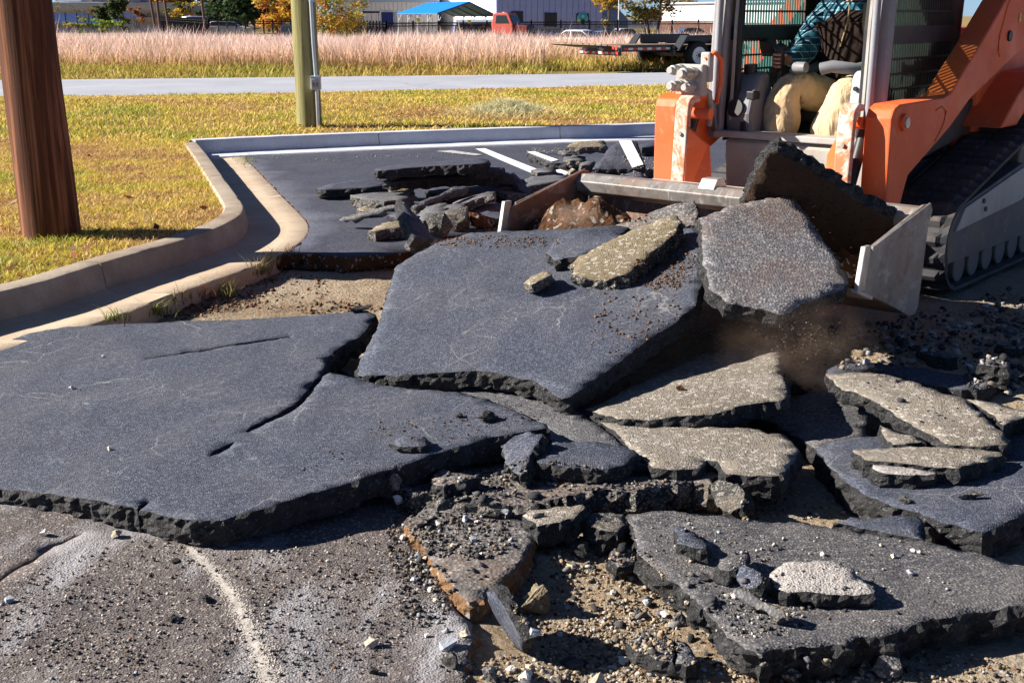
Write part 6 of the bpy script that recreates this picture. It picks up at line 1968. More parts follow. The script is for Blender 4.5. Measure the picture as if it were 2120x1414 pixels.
# grey van
van = empty('van', gpos(985, 40.5, 102, 2.35), .12); tag(van, 'long grey panel van with a pale domed roof under the carport', 'van', 'vehicles parked behind the fences')
vg = m_plain('van_dark', (.06, .065, .085), .5, var=.1); vl = m_plain('van_pale', (.42, .46, .52), .4, var=.06)
prism('body', [(-.98, .4), (-1.0, 1.7), (1.0, 1.7), (.98, .4)], -1.75, 1.75, vg, van, axis='x', bevel=.08)
prism('roof', [(-1.0, 1.68), (-.95, 2.05), (-.7, 2.28), (0, 2.35), (.7, 2.28), (.95, 2.05), (1.0, 1.68)], -1.75, 1.75, vl, van, axis='x', bevel=.10)
prism('rear_end', [(-.95, .5), (-.96, 1.9), (.96, 1.9), (.95, .5)], -1.79, -1.74, vl, van, axis='x', bevel=.02)
for b in (-.45, .45): box('rear_window', (-1.80, b, 1.55), (.03, .6, .55), G_blue, van, bevel=.02)
for i in range(3): box('side_window', (-.95 + i * 1.0, -1.0, 1.75), (.75, .03, .42), G_dark, van, bevel=.02)
for x in (-1.2, 1.15):
    for sd in (1, -1): cyl('wheel', (x, sd * .75, .36), (x, sd * 1.0, .36), .36, TYRE, van, n=20, bevel=.03)
# red truck
tk = empty('truck', gpos(1046, 27, 97, 2.35), -.35); tag(tk, 'old red cab truck behind the iron fence', 'truck', 'vehicles parked behind the fences')
rp = m_plain('faded_red', (.60, .13, .10), .5, var=.1)
prism('cab', [(-.75, .6), (-.80, 1.5), (-.66, 2.22), (-.55, 2.32), (.45, 2.35), (.62, 2.25), (.95, 1.5), (1.0, .6)], -.95, .95, rp, tk, bevel=.08, seg=3)
box('rear_window', (-.76, 0, 1.86), (.05, .9, .42), G_blue, tk, rot=Matrix.Rotation(.18, 4, 'Y'))
for sd in (1, -1): prism('door_window', [(-.45, 1.55), (-.38, 2.15), (.42, 2.15), (.68, 1.55)], sd * .95 - .01, sd * .95 + .01, G_dark, tk)
prism('windshield', [(.66, 2.18), (.97, 1.54), (1.0, 1.54), (.69, 2.18)], -.8, .8, G_dark, tk)
prism('hood', [(.95, .7), (.95, 1.48), (2.1, 1.40), (2.2, .7)], -.85, .85, m_plain('dark_red', (.16, .03, .03), .5), tk, bevel=.08, seg=3)
box('roof_light', (0, 0, 2.37), (.12, .9, .06), C_white, tk)
box('flat_bed', (3.3, .2, 1.05), (3.0, 1.9, .25), C_dark, tk)
for x in (-.1, 1.6):
    for sd in (1, -1): cyl('wheel', (x, sd * .7, .42), (x, sd * .98, .42), .42, TYRE, tk, n=20, bevel=.03)

# ------------------------------------------------------------------ flatbed trailer on the verge
TB = P(1284, 148, 0.0)
tl = empty('flatbed_trailer', (TB.x, TB.y, 0.0), math.radians(30))
tag(tl, 'black tandem axle flatbed trailer with red and white reflective tape beside the road', 'trailer')
TK = m_plain('trailer_black', (.016, .017, .022), .35, .5, var=.2)
DK = m_plain('deck_wood', (.20, .14, .09), .85, var=.3, scale=3)
ZD = .62
# near side is -y in trailer axes
box('deck_frame', (2.2, .95, ZD - .06), (4.4, 1.9, .12), TK, tl, bevel=.01)
for i in range(9): box('deck_plank', (2.2, .11 + i * .21, ZD + .02), (4.36, .195, .04), DK, tl)
box('side_rail', (.86, -.03, ZD - .02), (1.75, .06, .16), TK, tl, bevel=.008)
box('rub_rail', (.86, -.075, ZD + .045), (1.6, .03, .025), TK, tl)
RED = m_plain('tape_red', (.62, .05, .02), .4, var=.08); SIL = m_plain('tape_silver', (.62, .62, .64), .4, var=.05)
for i in range(10): box('reflector_tape', (.13 + i * .155, -.064, ZD - .045), (.15, .006, .06), RED if i % 2 == 0 else SIL, tl)
box('rear_bumper', (-.02, .95, ZD - .16), (.10, 1.9, .12), TK, tl, bevel=.008)
for i in range(12): box('reflector_tape', (-.075, .1 + i * .155, ZD - .16), (.006, .15, .06), RED if i % 2 == 0 else SIL, tl)
for b in (.04, .20): cyl('tail_lamp', (-.08, b + .04, ZD - .02), (-.10, b + .04, ZD - .02), .055, m_plain('lamp_red', (.60, .06, .05), .3), tl, n=14)
for b in (.30, 1.15):
    rp_ = prism('ramp', [(-.06, ZD + .03), (-.06, ZD - .05), (-1.1, ZD + .05), (-1.15, ZD + .075)], b, b + .55, TK, tl, bevel=.006)
    for i in range(5): box('ramp_cleat', (-.20 - i * .2, b + .28, ZD + .045 + i * .014), (.04, .5, .03), DK, rp_)
for b0, b1 in ((-.30, .03), (1.88, 2.2)):
    fd = prism('fender', [(1.70, ZD - .10), (2.0, ZD + .30), (3.75, ZD + .30), (4.05, ZD - .10), (4.0, ZD - .10), (3.72, ZD + .26), (2.03, ZD + .26), (1.75, ZD - .10)], b0, b1, TK, tl, bevel=.006)
    prism('fender_skirt', [(1.98, ZD + .27), (3.77, ZD + .27), (3.77, ZD + .06), (1.98, ZD + .06)], (b1 if b0 < 0 else b0 - .02) - .01, (b1 if b0 < 0 else b0 - .02) + .012, TK, fd)
    for x in (2.45, 3.30):
        wh = cyl('wheel', (x, b0 + .03, .38), (x, b1 - .05, .38), .385, TYRE, tl, n=36, bevel=.05)
        s = -1 if b0 < 0 else 1
        y0 = 0.0 if s < 0 else (b1 - b0 - .08)
        rim = cyl('rim', (0, y0 - s * .05, 0), (0, y0 + s * .016, 0), .232, C_white, wh, n=28, bevel=.012)
        cyl('hub', (0, s * .02, 0), (0, s * .09, 0), .06, TK, rim, n=14)
        for q in range(8):
            t = q * math.pi / 4
            cyl('lug_nut', (.105 * math.cos(t), s * .05, .105 * math.sin(t)), (.105 * math.cos(t), s * .075, .105 * math.sin(t)), .016, TK, rim, n=6)
box('axle', (2.45, .95, .38), (.10, 1.8, .10), TK, tl)
box('axle', (3.30, .95, .38), (.10, 1.8, .10), TK, tl)
box('mud_bracket', (1.66, -.10, ZD - .10), (.08, .16, .22), TK, tl)

# ------------------------------------------------------------------ near poles
def wood_pole(name, label, base, top, r0, r1, c1, c2, c3):
    t = NT(name + '_wood', .85, .25)
    sv = t.scale(t.o, (9, 9, .28))
    w = t.warp(.35, 1.2, sv)
    k = t.ramp(t.noise(2.2, 7, .65, vec=w), [(.32, c1), (.52, c2), (.66, c3)])
    g = t.noise(9, 6, .7, vec=sv)
    k = t.mix(t.ramp(g, [(.33, .7), (.45, 0)]), k, tuple(x * .3 for x in c1))
    t.col(k)
    b = t.bump(g, .5, .006)
    t.bump(t.noise(3, 6, .7, vec=sv), .4, .008, b)
    bm = bmesh.new()
    n, m = 40, 60
    rings = []
    for j in range(m + 1):
        p = base.lerp(top, j / m); r = r0 + (r1 - r0) * j / m
        rg = []
        for i in range(n):
            a = 2 * math.pi * i / n
            rr = r * (1 + .022 * mnoise.noise(Vector((math.cos(a) * 2, math.sin(a) * 2, j * .05))) + .012 * mnoise.noise(Vector((math.cos(a) * 9, math.sin(a) * 9, j * .08))))
            if j == 0: rr *= 1.05
            rg.append(bm.verts.new((p.x + rr * math.cos(a), p.y + rr * math.sin(a), p.z)))
        rings.append(rg)
    for a, b_ in zip(rings, rings[1:]):
        for i in range(n): bm.faces.new((a[i], a[(i + 1) % n], b_[(i + 1) % n], b_[i]))
    bm.faces.new(rings[0][::-1]); bm.faces.new(rings[-1])
    o = bm_obj(name, bm, t.m, None, smooth=True, angle=math.radians(60), origin=tuple(base))
    tag(o, label, 'pole')
    return o
pb = P(108, 487, .13)
ptop = pb + Vector((-.06, 0, 2.15))
r_ = 54.5 * (pb - CAMP).length / F
wood_pole('utility_pole', 'thick reddish brown wooden utility pole on the lawn at left', pb - Vector((0, 0, .1)), ptop, r_, r_ * .93, (.055, .017, .008), (.105, .036, .016), (.28, .115, .055))
pb2 = P(641, 262, .13)
ptop2 = pb2 + Vector((-.02, 0, 2.4))
r2 = 25 * (pb2 - CAMP).length / F
p2 = wood_pole('utility_pole', 'grey green treated wooden pole with a metal conduit and box by the far kerb', pb2 - Vector((0, 0, .1)), ptop2, r2, r2 * .95, (.17, .15, .055), (.27, .25, .11), (.36, .33, .16))
cd = Vector((.11, -.115, 0))
def onp2(o):
    o.location -= p2.location; return o
M['galv'] = m_plain('galvanised', (.52, .55, .60), .35, .5, .5, var=.1, scale=10)
q0 = pb2 + cd; 
bmx = tube('conduit', [q0 + Vector((.02, -.03, -.05)), q0 + Vector((.02, -.03, .5)), q0 + Vector((0, -.03, 1.0)), q0 + Vector((-.02, -.03, 2.3))], .022, M['galv'], p2, 12); onp2(bmx)
zb = Q(648, 172, pb2.y).z
bx_ = box('meter_box', q0 + Vector((.02, -.075, zb - pb2.z)), (.125, .07, .15), M['galv'], p2, bevel=.006); onp2(bx_)
box('box_door', (0, -.040, -.008), (.10, .012, .115), m_plain('box_door_grey', (.36, .36, .38), .4, .5, var=.15), bx_, bevel=.004)
box('box_hood', (0, -.005, .083), (.135, .09, .014), M['galv'], bx_, bevel=.003)
for dx in (-.022, .022): box('socket', (dx, -.049, -.01), (.026, .008, .05), m_plain('socket_%d' % (dx * 1000), (.22, .17, .16), .5), bx_)
for z in (.62, 1.5):
    onp2(box('conduit_clip', q0 + Vector((.0, -.015, z)), (.085, .05, .02), M['galv'], p2))

# ------------------------------------------------------------------ grass
def blades(name, pts, hs, ws, lean, cb, cm, ct, seed, label, cat):
    """each blade: two quads' worth of triangles, tapering and bending"""
    rng = np.random.default_rng(seed)
    n = len(pts)
    th = rng.uniform(0, 2 * np.pi, n)
    dx, dy = np.cos(th), np.sin(th)
    ln = lean * hs * rng.uniform(.2, 1.0, n)
    ph = rng.uniform(0, 2 * np.pi, n)
    lx, ly = np.cos(ph) * ln, np.sin(ph) * ln
    V = np.zeros((n, 5, 3), np.float32)
    V[:, 0] = np.stack([pts[:, 0] - dx * ws, pts[:, 1] - dy * ws, pts[:, 2]], 1)
    V[:, 1] = np.stack([pts[:, 0] + dx * ws, pts[:, 1] + dy * ws, pts[:, 2]], 1)
    V[:, 2] = np.stack([pts[:, 0] - dx * ws * .8 + lx * .35, pts[:, 1] - dy * ws * .8 + ly * .35, pts[:, 2] + hs * .58], 1)
    V[:, 3] = np.stack([pts[:, 0] + dx * ws * .8 + lx * .35, pts[:, 1] + dy * ws * .8 + ly * .35, pts[:, 2] + hs * .58], 1)
    V[:, 4] = np.stack([pts[:, 0] + lx, pts[:, 1] + ly, pts[:, 2] + hs], 1)
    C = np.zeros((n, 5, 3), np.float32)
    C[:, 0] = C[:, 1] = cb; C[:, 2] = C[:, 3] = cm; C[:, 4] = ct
    k = (np.arange(n) * 5)[:, None]
    T = np.concatenate([k + np.array([[0, 1, 3]]), k + np.array([[0, 3, 2]]), k + np.array([[2, 3, 4]])], 0)
    me = mesh_np(name, V.reshape(-1, 3), T, C.reshape(-1, 3))
    o = me_obj(name, me, M['grass'])
    tag(o, label, cat, kind='stuff')
    return o
def nz(p, s, sd):
    return np.array([mnoise.noise(Vector((float(a) * s + sd, float(b) * s, sd))) for a, b in p[:, :2]])

def lawn_grass(name, label, box4, n, hmin, hmax, w, seed, poly):
    rng = np.random.default_rng(seed)
    A = np.stack([rng.uniform(box4[0], box4[1], n), rng.uniform(box4[2], box4[3], n)], 1)
    A = A[inpoly(A, poly)]
    # keep only what the photo can see
    u = 1060 + F * A[:, 0] / (A[:, 1] * CP + 1.35 * SP)
    A = A[(u > -120) & (u < 2240)]
    z = np.array([lawn_z(float(a), float(b)) for a, b in A]) - .006
    pts = np.column_stack([A, z])
    m = len(pts)
    f = 1.1 * nz(pts, .45, 3.0) + .85 * nz(pts, 1.7, 9.0) + .3 * nz(pts, 6.0, 1.0) + rng.normal(0, .18, m)
    pal = np.array([(.50, .25, .12), (.66, .42, .16), (.74, .55, .12), (.66, .55, .08), (.36, .40, .05)])
    idx = np.clip(((f + .85) / 1.7 * 5).astype(int), 0, 4)
    c = pal[idx] * rng.uniform(.65, 1.25, m)[:, None]
    straw = rng.uniform(size=m) < .16
    c[straw] = np.array((.70, .53, .26)) * rng.uniform(.8, 1.2, straw.sum())[:, None]
    hs = rng.uniform(hmin, hmax, m) * (1 + .4 * np.clip(f, -1, 1))
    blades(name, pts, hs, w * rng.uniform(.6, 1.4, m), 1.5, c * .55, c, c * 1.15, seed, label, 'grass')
lawn_grass('lawn_grass', 'short yellowing lawn grass between the kerb and the road at left', (-5.5, -1.4, 4.8, 13.5), 140000, .014, .046, .0028, 21, LAWN)
lawn_grass('lawn_grass', 'dry clipped grass strip between the far kerb and the road', (-12, 10, 13, 27), 160000, .02, .060, .007, 22, LAWN)

# verge beyond the road and the tall pinkish meadow
def field(name, label, y0, y1, n, h0, h1, w, lean, seed, kind):
    rng = np.random.default_rng(seed)
    y = y0 + (y1 - y0) * rng.uniform(size=n) ** 1.0
    half = (y * 0.5) + 2
    x = rng.uniform(-1, 1, n) * half
    A = np.stack([x, y], 1)
    # far edge of the road
    ra = np.interp(x, [p.x for p in rf], [p.y for p in rf])
    wob = np.array([mnoise.noise(Vector((float(a) * .35, float(b) * .2, 7))) + .5 * mnoise.noise(Vector((float(a) * 1.3, 3, float(b) * .6))) for a, b in A])
    keep = y > ra + (.12 if kind == 'verge' else 2.2 + 2.4 * wob + rng.exponential(.8, n) - .6)
    uu = 1060 + F * x / (y * CP + 1.4 * SP)
    keep &= ~((uu > 1130) & (uu < 1520) & (y < (36.5 if kind == 'meadow' else 34)) & ((kind == 'meadow') | (rng.uniform(size=n) < .93)))
    A = A[keep]; ra = ra[keep]
    m = len(A)
    z = np.array([gz(float(a), float(b)) for a, b in A])
    pts = np.column_stack([A, z])
    f = .8 * nz(pts, .22, 4.0) + .6 * nz(pts, .8, 2.0) + .4 * nz(pts, 2.6, 6.0)
    d = A[:, 1] - ra
    if kind == 'verge':
        pal = np.array([(.56, .37, .11), (.62, .46, .13), (.50, .42, .09), (.33, .35, .06)])
        idx = np.clip(((f + .9) / 1.8 * 4 + rng.normal(0, .6, m)).astype(int), 0, 3)
        c = pal[idx] * rng.uniform(.6, 1.2, m)[:, None]
        hs = rng.uniform(h0, h1, m) * np.clip(.35 + d / 2.2, .35, 1.6)
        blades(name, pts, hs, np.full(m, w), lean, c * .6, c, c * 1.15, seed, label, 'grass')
    else:
        g = rng.uniform(.75, 1.2, m)[:, None]
        base = np.array((.42, .32, .10)) * g
        mid = (np.array((.68, .44, .28)) + np.clip(f, -1, 1)[:, None] * np.array((.05, .09, .10))) * g
        tip = (np.array((.88, .69, .66)) + np.clip(f, -1, 1)[:, None] * np.array((.05, .10, .13))) * g
        lowf = (f < -.25)[:, None] & (rng.uniform(size=m) < .5)[:, None]
        tip = np.where(lowf, np.array((.60, .48, .24)) * g, tip); mid = np.where(lowf, np.array((.46, .36, .13)) * g, mid)
        tall = rng.uniform(size=m) < .012
        hs = (1 + .35 * tall) * rng.uniform(h0, h1, m) * np.clip(.45 + d / 5, .45, 1.0) * (1 + .55 * f) * (1 - .5 * np.clip((A[:, 1] - 44) / 24, 0, 1))
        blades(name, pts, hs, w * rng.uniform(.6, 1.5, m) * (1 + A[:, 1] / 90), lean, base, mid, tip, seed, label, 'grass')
field('verge_grass', 'golden green grass verge beyond the road', 28, 40, 60000, .08, .24, .012, 1.1, 31, 'verge')
field('meadow_grass', 'tall pinkish dry meadow grass beyond the road', 33, 64, 170000, .45, .88, .008, .55, 32, 'meadow')
field('meadow_grass', 'tall dry grass at the back of the meadow', 60, 84, 30000, .50, .85, .016, .25, 33, 'meadow')

# ------------------------------------------------------------------ trees and shrubs
BARK = m_plain('bark', (.09, .065, .05), .9, var=.3, scale=6, bump=.4)
def tree(name, label, u, vb, Y, h, w, pal, n, seed, leaf=.22, trunk=.16, lo=.25, cat='tree', group='trees and shrubs behind the meadow', stems=1, dens=1.0, zbase=None):
    rng = np.random.default_rng(seed)
    p = Q(u, vb, Y)
    zb_ = p.z if zbase is None else zbase
    root = empty(name, (p.x, p.y, zb_)); tag(root, label, cat, group)
    bm = bmesh.new()
    ends = []
    for s in range(stems):
        ox = (s - (stems - 1) / 2) * w * .22
        top = Vector((ox * 1.6 + rng.normal(0, .04) * w, rng.normal(0, .1) * w, h * .92))
        mid = Vector((ox * .9 + rng.normal(0, .03) * w, 0, h * .45))
        add_tube(bm, [(ox * .5, 0, -.3), mid * .5 + Vector((ox * .25, 0, 0)), mid, top], [trunk, trunk * .8, trunk * .55, trunk * .12], 7)
        for i in range(9):
            t = rng.uniform(lo, .9)
            b = Vector((ox, 0, 0)).lerp(top, t); b.z = h * t
            a = rng.uniform(0, 6.28); L = w * .5 * rng.uniform(.5, 1.0) * (1 - .4 * t)
            e = b + Vector((math.cos(a) * L, math.sin(a) * L, L * rng.uniform(.2, .8)))
            add_tube(bm, [b, b.lerp(e, .5) + Vector((0, 0, -.04 * L)), e], [trunk * .30, trunk * .2, trunk * .06], 5)
            ends += [b.lerp(e, .55), e]
        ends.append(top)
    bm_obj('trunk', bm, BARK, root, smooth=True)
    if n > 0:
        E = np.array([e[:] for e in ends])
        # clumps round the branch ends
        ci = rng.integers(len(E), size=max(10, int(n / 45)))
        cc = E[ci] + rng.normal(0, 1, (len(ci), 3)) * np.array([w * .10, w * .10, h * .06])
        k = rng.integers(len(cc), size=n)
        q = cc[k] + rng.normal(0, 1, (n, 3)) * np.array([w * .075, w * .075, h * .05])
        q = q[(q[:, 2] > h * lo * .7)]
        m = len(q)
        th = rng.uniform(0, 6.28, m); tl_ = rng.normal(0, .8, m)
        s = leaf * rng.uniform(.5, 1.3, m)
        d1 = np.stack([np.cos(th), np.sin(th), tl_ * .4], 1) * s[:, None]
        d2 = np.stack([-np.sin(th) * .6, np.cos(th) * .6, np.sign(tl_) * .8 + tl_ * .2], 1) * (s * .6)[:, None]
        V = np.stack([q - d1, q - d2, q + d1, q + d2], 1).reshape(-1, 3)
        T = (np.arange(m) * 4)[:, None] + np.array([[0, 1, 2, 3]])
        pal = np.array(pal)
        cl = rng.integers(len(pal), size=len(cc))
        pick = np.where(rng.uniform(size=m) < .65, cl[k[:m]] if m == n else rng.integers(len(pal), size=m), rng.integers(len(pal), size=m))
        c = pal[pick] * rng.uniform(.65, 1.3, m)[:, None]
        me = mesh_np('crown', V, T, np.repeat(c, 4, 0))
        me_obj('crown', me, M['leaf'], root)
    return root
OR = [(.55, .20, .04), (.62, .30, .06), (.45, .14, .03)]
YE = [(.70, .46, .05), (.62, .38, .04), (.52, .40, .08)]
EV = [(.025, .05, .018), (.04, .075, .02), (.02, .035, .018)]
EVB = [(.05, .09, .025), (.09, .12, .03), (.03, .05, .02)]
YG = [(.34, .32, .05), (.22, .26, .04), (.50, .36, .06), (.55, .24, .06)]
LG = [(.16, .30, .04), (.22, .34, .05), (.30, .30, .06)]
RU = [(.30, .12, .05), (.24, .10, .05)]
OB = [(.20, .16, .06), (.14, .15, .05), (.32, .20, .06)]
gl = -0.75
tree('autumn_tree', 'orange autumn tree behind the far wooden poles', 320, 60, 215, 9, 12, OR + YE[:1], 3000, 1, .40, .3, zbase=gl)
tree('autumn_tree', 'orange brown tree behind the corner of the office building', 395, 60, 220, 9.5, 11, OR + OB, 3000, 2, .40, .3, zbase=gl)
tree('evergreen_tree', 'dark evergreen behind the silver crossover', 460, 60, 150, 5.2, 5.5, EV + EVB[:1], 3400, 3, .24, .2, lo=.1, zbase=gl)
tree('evergreen_tree', 'broad dark evergreen right of the silver crossover', 505, 60, 147, 4.0, 6.0, EV, 3400, 4, .24, .2, lo=.08, zbase=gl)
tree('autumn_tree', 'bright yellow tree above the dark evergreens', 512, 60, 175, 8.0, 7.5, YE, 3200, 5, .34, .25, zbase=gl)
tree('evergreen_tree', 'tall evergreen left of the orange shrub', 558, 60, 158, 6.6, 5.5, EV + EVB[:1], 3400, 6, .26, .2, lo=.1, zbase=gl)
tree('autumn_shrub', 'orange shrub between the two dark evergreens', 574, 60, 138, 3.6, 3.8, OR + YE, 2600, 7, .17, .1, lo=.1, cat='shrub', zbase=gl, stems=3)
tree('evergreen_tree', 'dark evergreen beside the grey green pole', 610, 60, 152, 6.0, 5.0, EV, 3000, 8, .26, .2, lo=.1, zbase=gl)
tree('autumn_tree', 'grey brown leafless tree behind the office building corner', 440, 60, 230, 9.5, 9, OB, 900, 9, .3, .25, zbase=gl)
tree('autumn_tree', 'young tree with yellow and orange leaves right of the grey green pole', 668, 66, 70, 2.9, 2.2, YG, 1700, 10, .075, .035, lo=.05, stems=3, zbase=-.2)
tree('autumn_tree', 'young many stemmed tree with yellow green leaves left of the warehouse', 705, 66, 72, 3.0, 2.4, YG, 1700, 11, .075, .035, lo=.05, stems=3, zbase=-.2)
tree('autumn_tree', 'young tree with thin yellow foliage at the warehouse corner', 742, 66, 72, 2.6, 1.9, YG + YE, 900, 12, .075, .03, lo=.1, stems=2, zbase=-.25)
tree('evergreen_shrub', 'dark conical shrub left of the bigger one before the blue windows', 215, 51, 112, 1.45, 1.6, EV + EVB[:2], 1800, 13, .13, .07, lo=.03, cat='shrub', stems=2)
tree('evergreen_shrub', 'tall dark shrub with a pale top before the blue windows', 249, 51, 110, 1.9, 1.7, EV + EVB + [(.26, .22, .10)], 2000, 14, .13, .07, lo=.03, cat='shrub', stems=2)
tree('bare_shrub', 'bare branching shrub before the blue windows', 181, 51, 112, 1.7, 2.0, OB, 150, 15, .10, .05, lo=.1, cat='shrub', stems=4)
tree('bare_shrub', 'thin bare sapling beside the thick brown pole', 121, 50, 105, 2.1, .8, OB, 30, 16, .08, .05, lo=.3, cat='shrub')
tree('green_shrub', 'bright green low shrub at the back of the meadow', 212, 70, 84, .80, 1.6, LG, 1100, 17, .08, .03, lo=.02, cat='shrub', stems=5)
tree('green_shrub', 'small bright green shrub right of the larger one', 257, 68, 84, .75, .7, LG, 400, 18, .08, .02, lo=.02, cat='shrub', stems=3)
tree('green_shrub', 'olive low shrub left of the bright green one', 158, 68, 84, .55, 1.1, [(.20, .22, .05), (.3, .26, .08)], 500, 19, .08, .02, lo=.02, cat='shrub', stems=4)
tree('rusty_shrub', 'rust coloured bare shrub right of the dark shrubs', 283, 52, 106, 1.3, 1.5, RU, 420, 20, .10, .04, lo=.05, cat='shrub', stems=3)
tree('autumn_shrub', 'yellow leaved shrub behind the leftmost parked cars', 370, 45, 146, 1.9, 3.2, YE + EVB, 900, 21, .15, .06, lo=.05, cat='shrub', stems=3)
tree('autumn_tree', 'tall thin golden leaved tree at the corner of the blue shaded building', 1262, 62, 118, 5.6, 3.6, YE + OB + [(.40, .26, .10)], 1700, 22, .16, .10, lo=.25, zbase=-1.1)
tree('spreading_tree', 'spreading tree with a dark leaning trunk left of the white building', 1352, 66, 120, 4.8, 6.0, [(.06, .09, .025), (.12, .12, .03), (.20, .13, .04), (.30, .20, .08)], 2200, 23, .16, .20, lo=.30, zbase=-1.1, stems=2)
tree('spreading_tree', 'pale bare tree top behind the white flat topped building', 1425, 40, 190, 5.6, 6, OB, 500, 24, .2, .14, lo=.5, zbase=-1.0)

# pale straw heap and litter on the far strip
def straw():
    rng = np.random.default_rng(8)
    c0 = P(1048, 236, .13)
    n = 5200
    a = rng.uniform(0, 6.28, n); r = np.abs(rng.normal(0, .5, n))
    x = c0.x + np.cos(a) * r * .95; y = c0.y + np.sin(a) * r * 1.2
    h = .15 * np.exp(-(r / .45) ** 2)
    z = .13 + h * rng.uniform(.3, 1.0, n)
    g = rng.uniform(.7, 1.2, n)[:, None]
    far = (r > .55)[:, None]
    c = np.where(far, np.array((.70, .56, .26)), np.array((.66, .62, .38))) * g
    blades('straw_heap', np.column_stack([x, y, z]), rng.uniform(.02, .10, n), np.full(n, .006), 3.0, c * .7, c, c * 1.1, 9, 'pale greenish straw heap on the far grass strip', 'straw')
straw()
def litter(name, label, n, area, pal, seed, s0, s1, zfun, uv=True):
    rng = np.random.default_rng(seed)
    V, T, C = [], [], []
    for i in range(n):
        u = rng.uniform(area[0], area[1]); v = rng.uniform(area[2], area[3])
        p = P(u, v, .15)
        if not inpoly(np.array([[p.x, p.y]]), LAWN)[0]: continue
        s = rng.uniform(s0, s1); th = rng.uniform(0, 6.28)
        d1 = np.array([math.cos(th), math.sin(th), rng.normal(0, .3)]) * s
        d2 = np.array([-math.sin(th), math.cos(th), rng.normal(0, .4)]) * s * .5
        c = np.array([p.x, p.y, lawn_z(p.x, p.y) + .03])
        k = len(V); V += [c - d1, c - d2, c + d1 + np.array([0, 0, s * .3]), c + d2]
        T.append((k, k + 1, k + 2, k + 3)); cc = np.array(pal[rng.integers(len(pal))]) * rng.uniform(.7, 1.2); C += [cc] * 4
    me = mesh_np(name, V, T, C)
    tag(me_obj(name, me, M['leaf']), label, 'leaves', kind='stuff')
litter('leaf_litter', 'fallen brown leaves scattered over the lawn', 420, (-20, 1360, 205, 600), [(.28, .10, .04), (.40, .22, .10), (.50, .36, .24), (.20, .08, .04)], 41, .018, .045, None)

# weeds and dry tufts along the gutter edge
def tufts():
    rng = np.random.default_rng(12)
    P_, H_, C_ = [], [], []
    for (u, v, n, h, c) in ((545, 568, 70, .12, (.36, .30, .12)), (470, 612, 60, .10, (.32, .28, .08)), (330, 652, 60, .09, (.28, .30, .07)), (240, 664, 50, .07, (.24, .28, .06)), (430, 618, 40, .10, (.36, .12, .05)), (505, 335, 60, .05, (.30, .34, .06)), (560, 545, 50, .09, (.40, .30, .14)), (380, 622, 40, .07, (.34, .28, .08)), (600, 522, 30, .06, (.4, .2, .08))):
        for i in range(n):
            p, _n = seat(u + rng.normal(0, 12), v + rng.normal(0, 5))
            P_.append(p[:]); H_.append(h * rng.uniform(.4, 1.2)); C_.append(np.array(c) * rng.uniform(.6, 1.3))
    P_ = np.array(P_); C_ = np.array(C_)
    blades('weed_tufts', P_, np.array(H_), np.full(len(P_), .0025), 1.3, C_ * .6, C_, C_ * 1.15, 13, 'dry weeds and grass tufts along the broken gutter edge', 'weeds')
tufts()

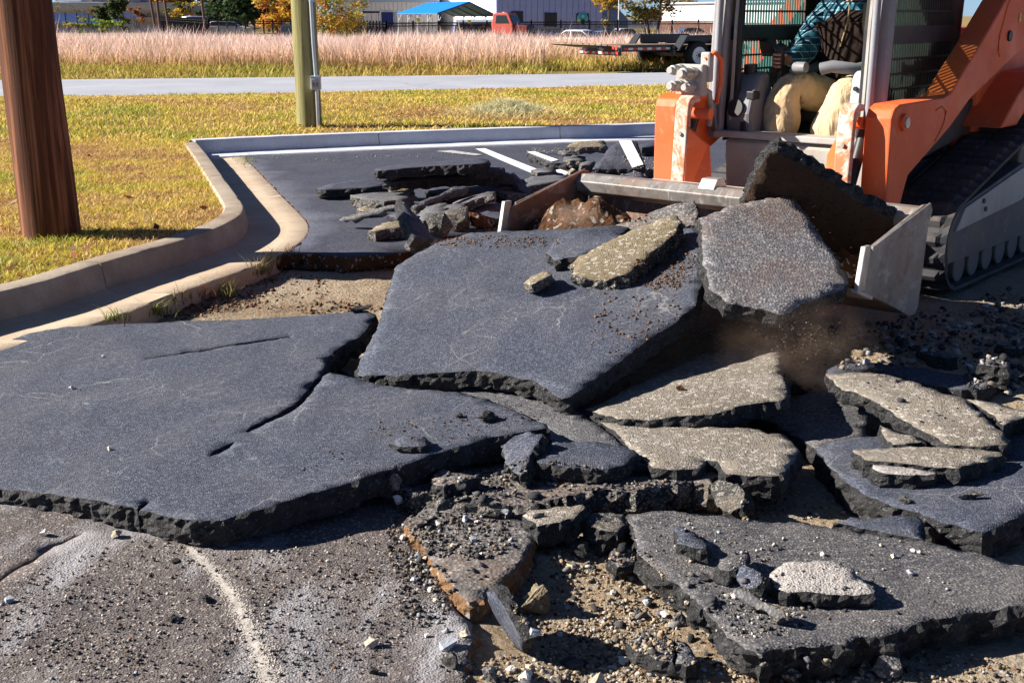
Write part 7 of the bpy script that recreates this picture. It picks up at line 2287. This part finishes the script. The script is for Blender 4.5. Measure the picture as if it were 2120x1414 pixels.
# dust in the bucket and crumbs falling from the slabs
def flying():
    rng = np.random.default_rng(77)
    V, T, C = [], [], []
    k = 0
    for (u, v, ru, rv, Y0, Y1, n, pal) in ((1190, 440, 60, 26, 5.6, 6.1, 700, [(.34, .20, .12), (.42, .28, .18)]), (1660, 690, 90, 60, 4.3, 4.9, 900, [(.22, .15, .10), (.40, .32, .24)]), (1600, 470, 140, 60, 4.6, 5.1, 160, [(.30, .22, .15)])):
        for i in range(n):
            p = Q(u + rng.normal(0, ru * .5), v + rng.normal(0, rv * .5), rng.uniform(Y0, Y1))
            r = rng.uniform(.0006, .0016)
            q = np.array(p[:])
            o = rng.normal(0, 1, (4, 3)) * r
            V += list(q + o); T += [(k, k + 1, k + 2), (k, k + 2, k + 3), (k, k + 3, k + 1), (k + 1, k + 3, k + 2)]
            C += [np.array(pal[rng.integers(len(pal))])] * 4; k += 4
    me = mesh_np('flying_crumbs', V, T, C)
    tag(me_obj('flying_crumbs', me, M['gravel']), 'dust grains flying from the bucket and the tipped slab', 'dust', kind='stuff')
flying()
def dust(name, label, c, s, dens, seed):
    bm = bmesh.new()
    bmesh.ops.create_icosphere(bm, subdivisions=3, radius=1.0)
    m = bpy.data.materials.new(name); m.use_nodes = True
    nt = m.node_tree; nt.nodes.remove(nt.nodes['Principled BSDF'])
    pv = nt.nodes.new('ShaderNodeVolumePrincipled'); pv.inputs['Color'].default_value = (.62, .44, .32, 1)
    tc = nt.nodes.new('ShaderNodeTexCoord'); no = nt.nodes.new('ShaderNodeTexNoise'); no.inputs['Scale'].default_value = 3.2; no.inputs['Detail'].default_value = 4
    ln = nt.nodes.new('ShaderNodeVectorMath'); ln.operation = 'LENGTH'
    nt.links.new(tc.outputs['Object'], no.inputs['Vector']); nt.links.new(tc.outputs['Object'], ln.inputs[0])
    def mt(op, a, b):
        n_ = nt.nodes.new('ShaderNodeMath'); n_.operation = op
        for i, x in enumerate((a, b)):
            if isinstance(x, (int, float)): n_.inputs[i].default_value = x
            else: nt.links.new(x, n_.inputs[i])
        return n_.outputs[0]
    fall = mt('MAXIMUM', mt('SUBTRACT', 1.0, ln.outputs['Value']), 0.0)
    nn = mt('MAXIMUM', mt('SUBTRACT', no.outputs['Fac'], .38), 0.0)
    nt.links.new(mt('MULTIPLY', mt('MULTIPLY', fall, nn), dens), pv.inputs['Density'])
    nt.links.new(pv.outputs[0], nt.nodes['Material Output'].inputs['Volume'])
    o = bm_obj(name, bm, m, None)
    o.location = c; o.scale = s
    tag(o, label, 'dust', kind='stuff')
dust('dust_puff', 'puff of tan dust over the left end of the bucket', Q(1190, 446, 5.9), (.16, .12, .07), 45, 1)
dust('dust_puff', 'thin dust hanging under the tipped slab', Q(1650, 720, 4.7), (.36, .25, .24), 5, 2)
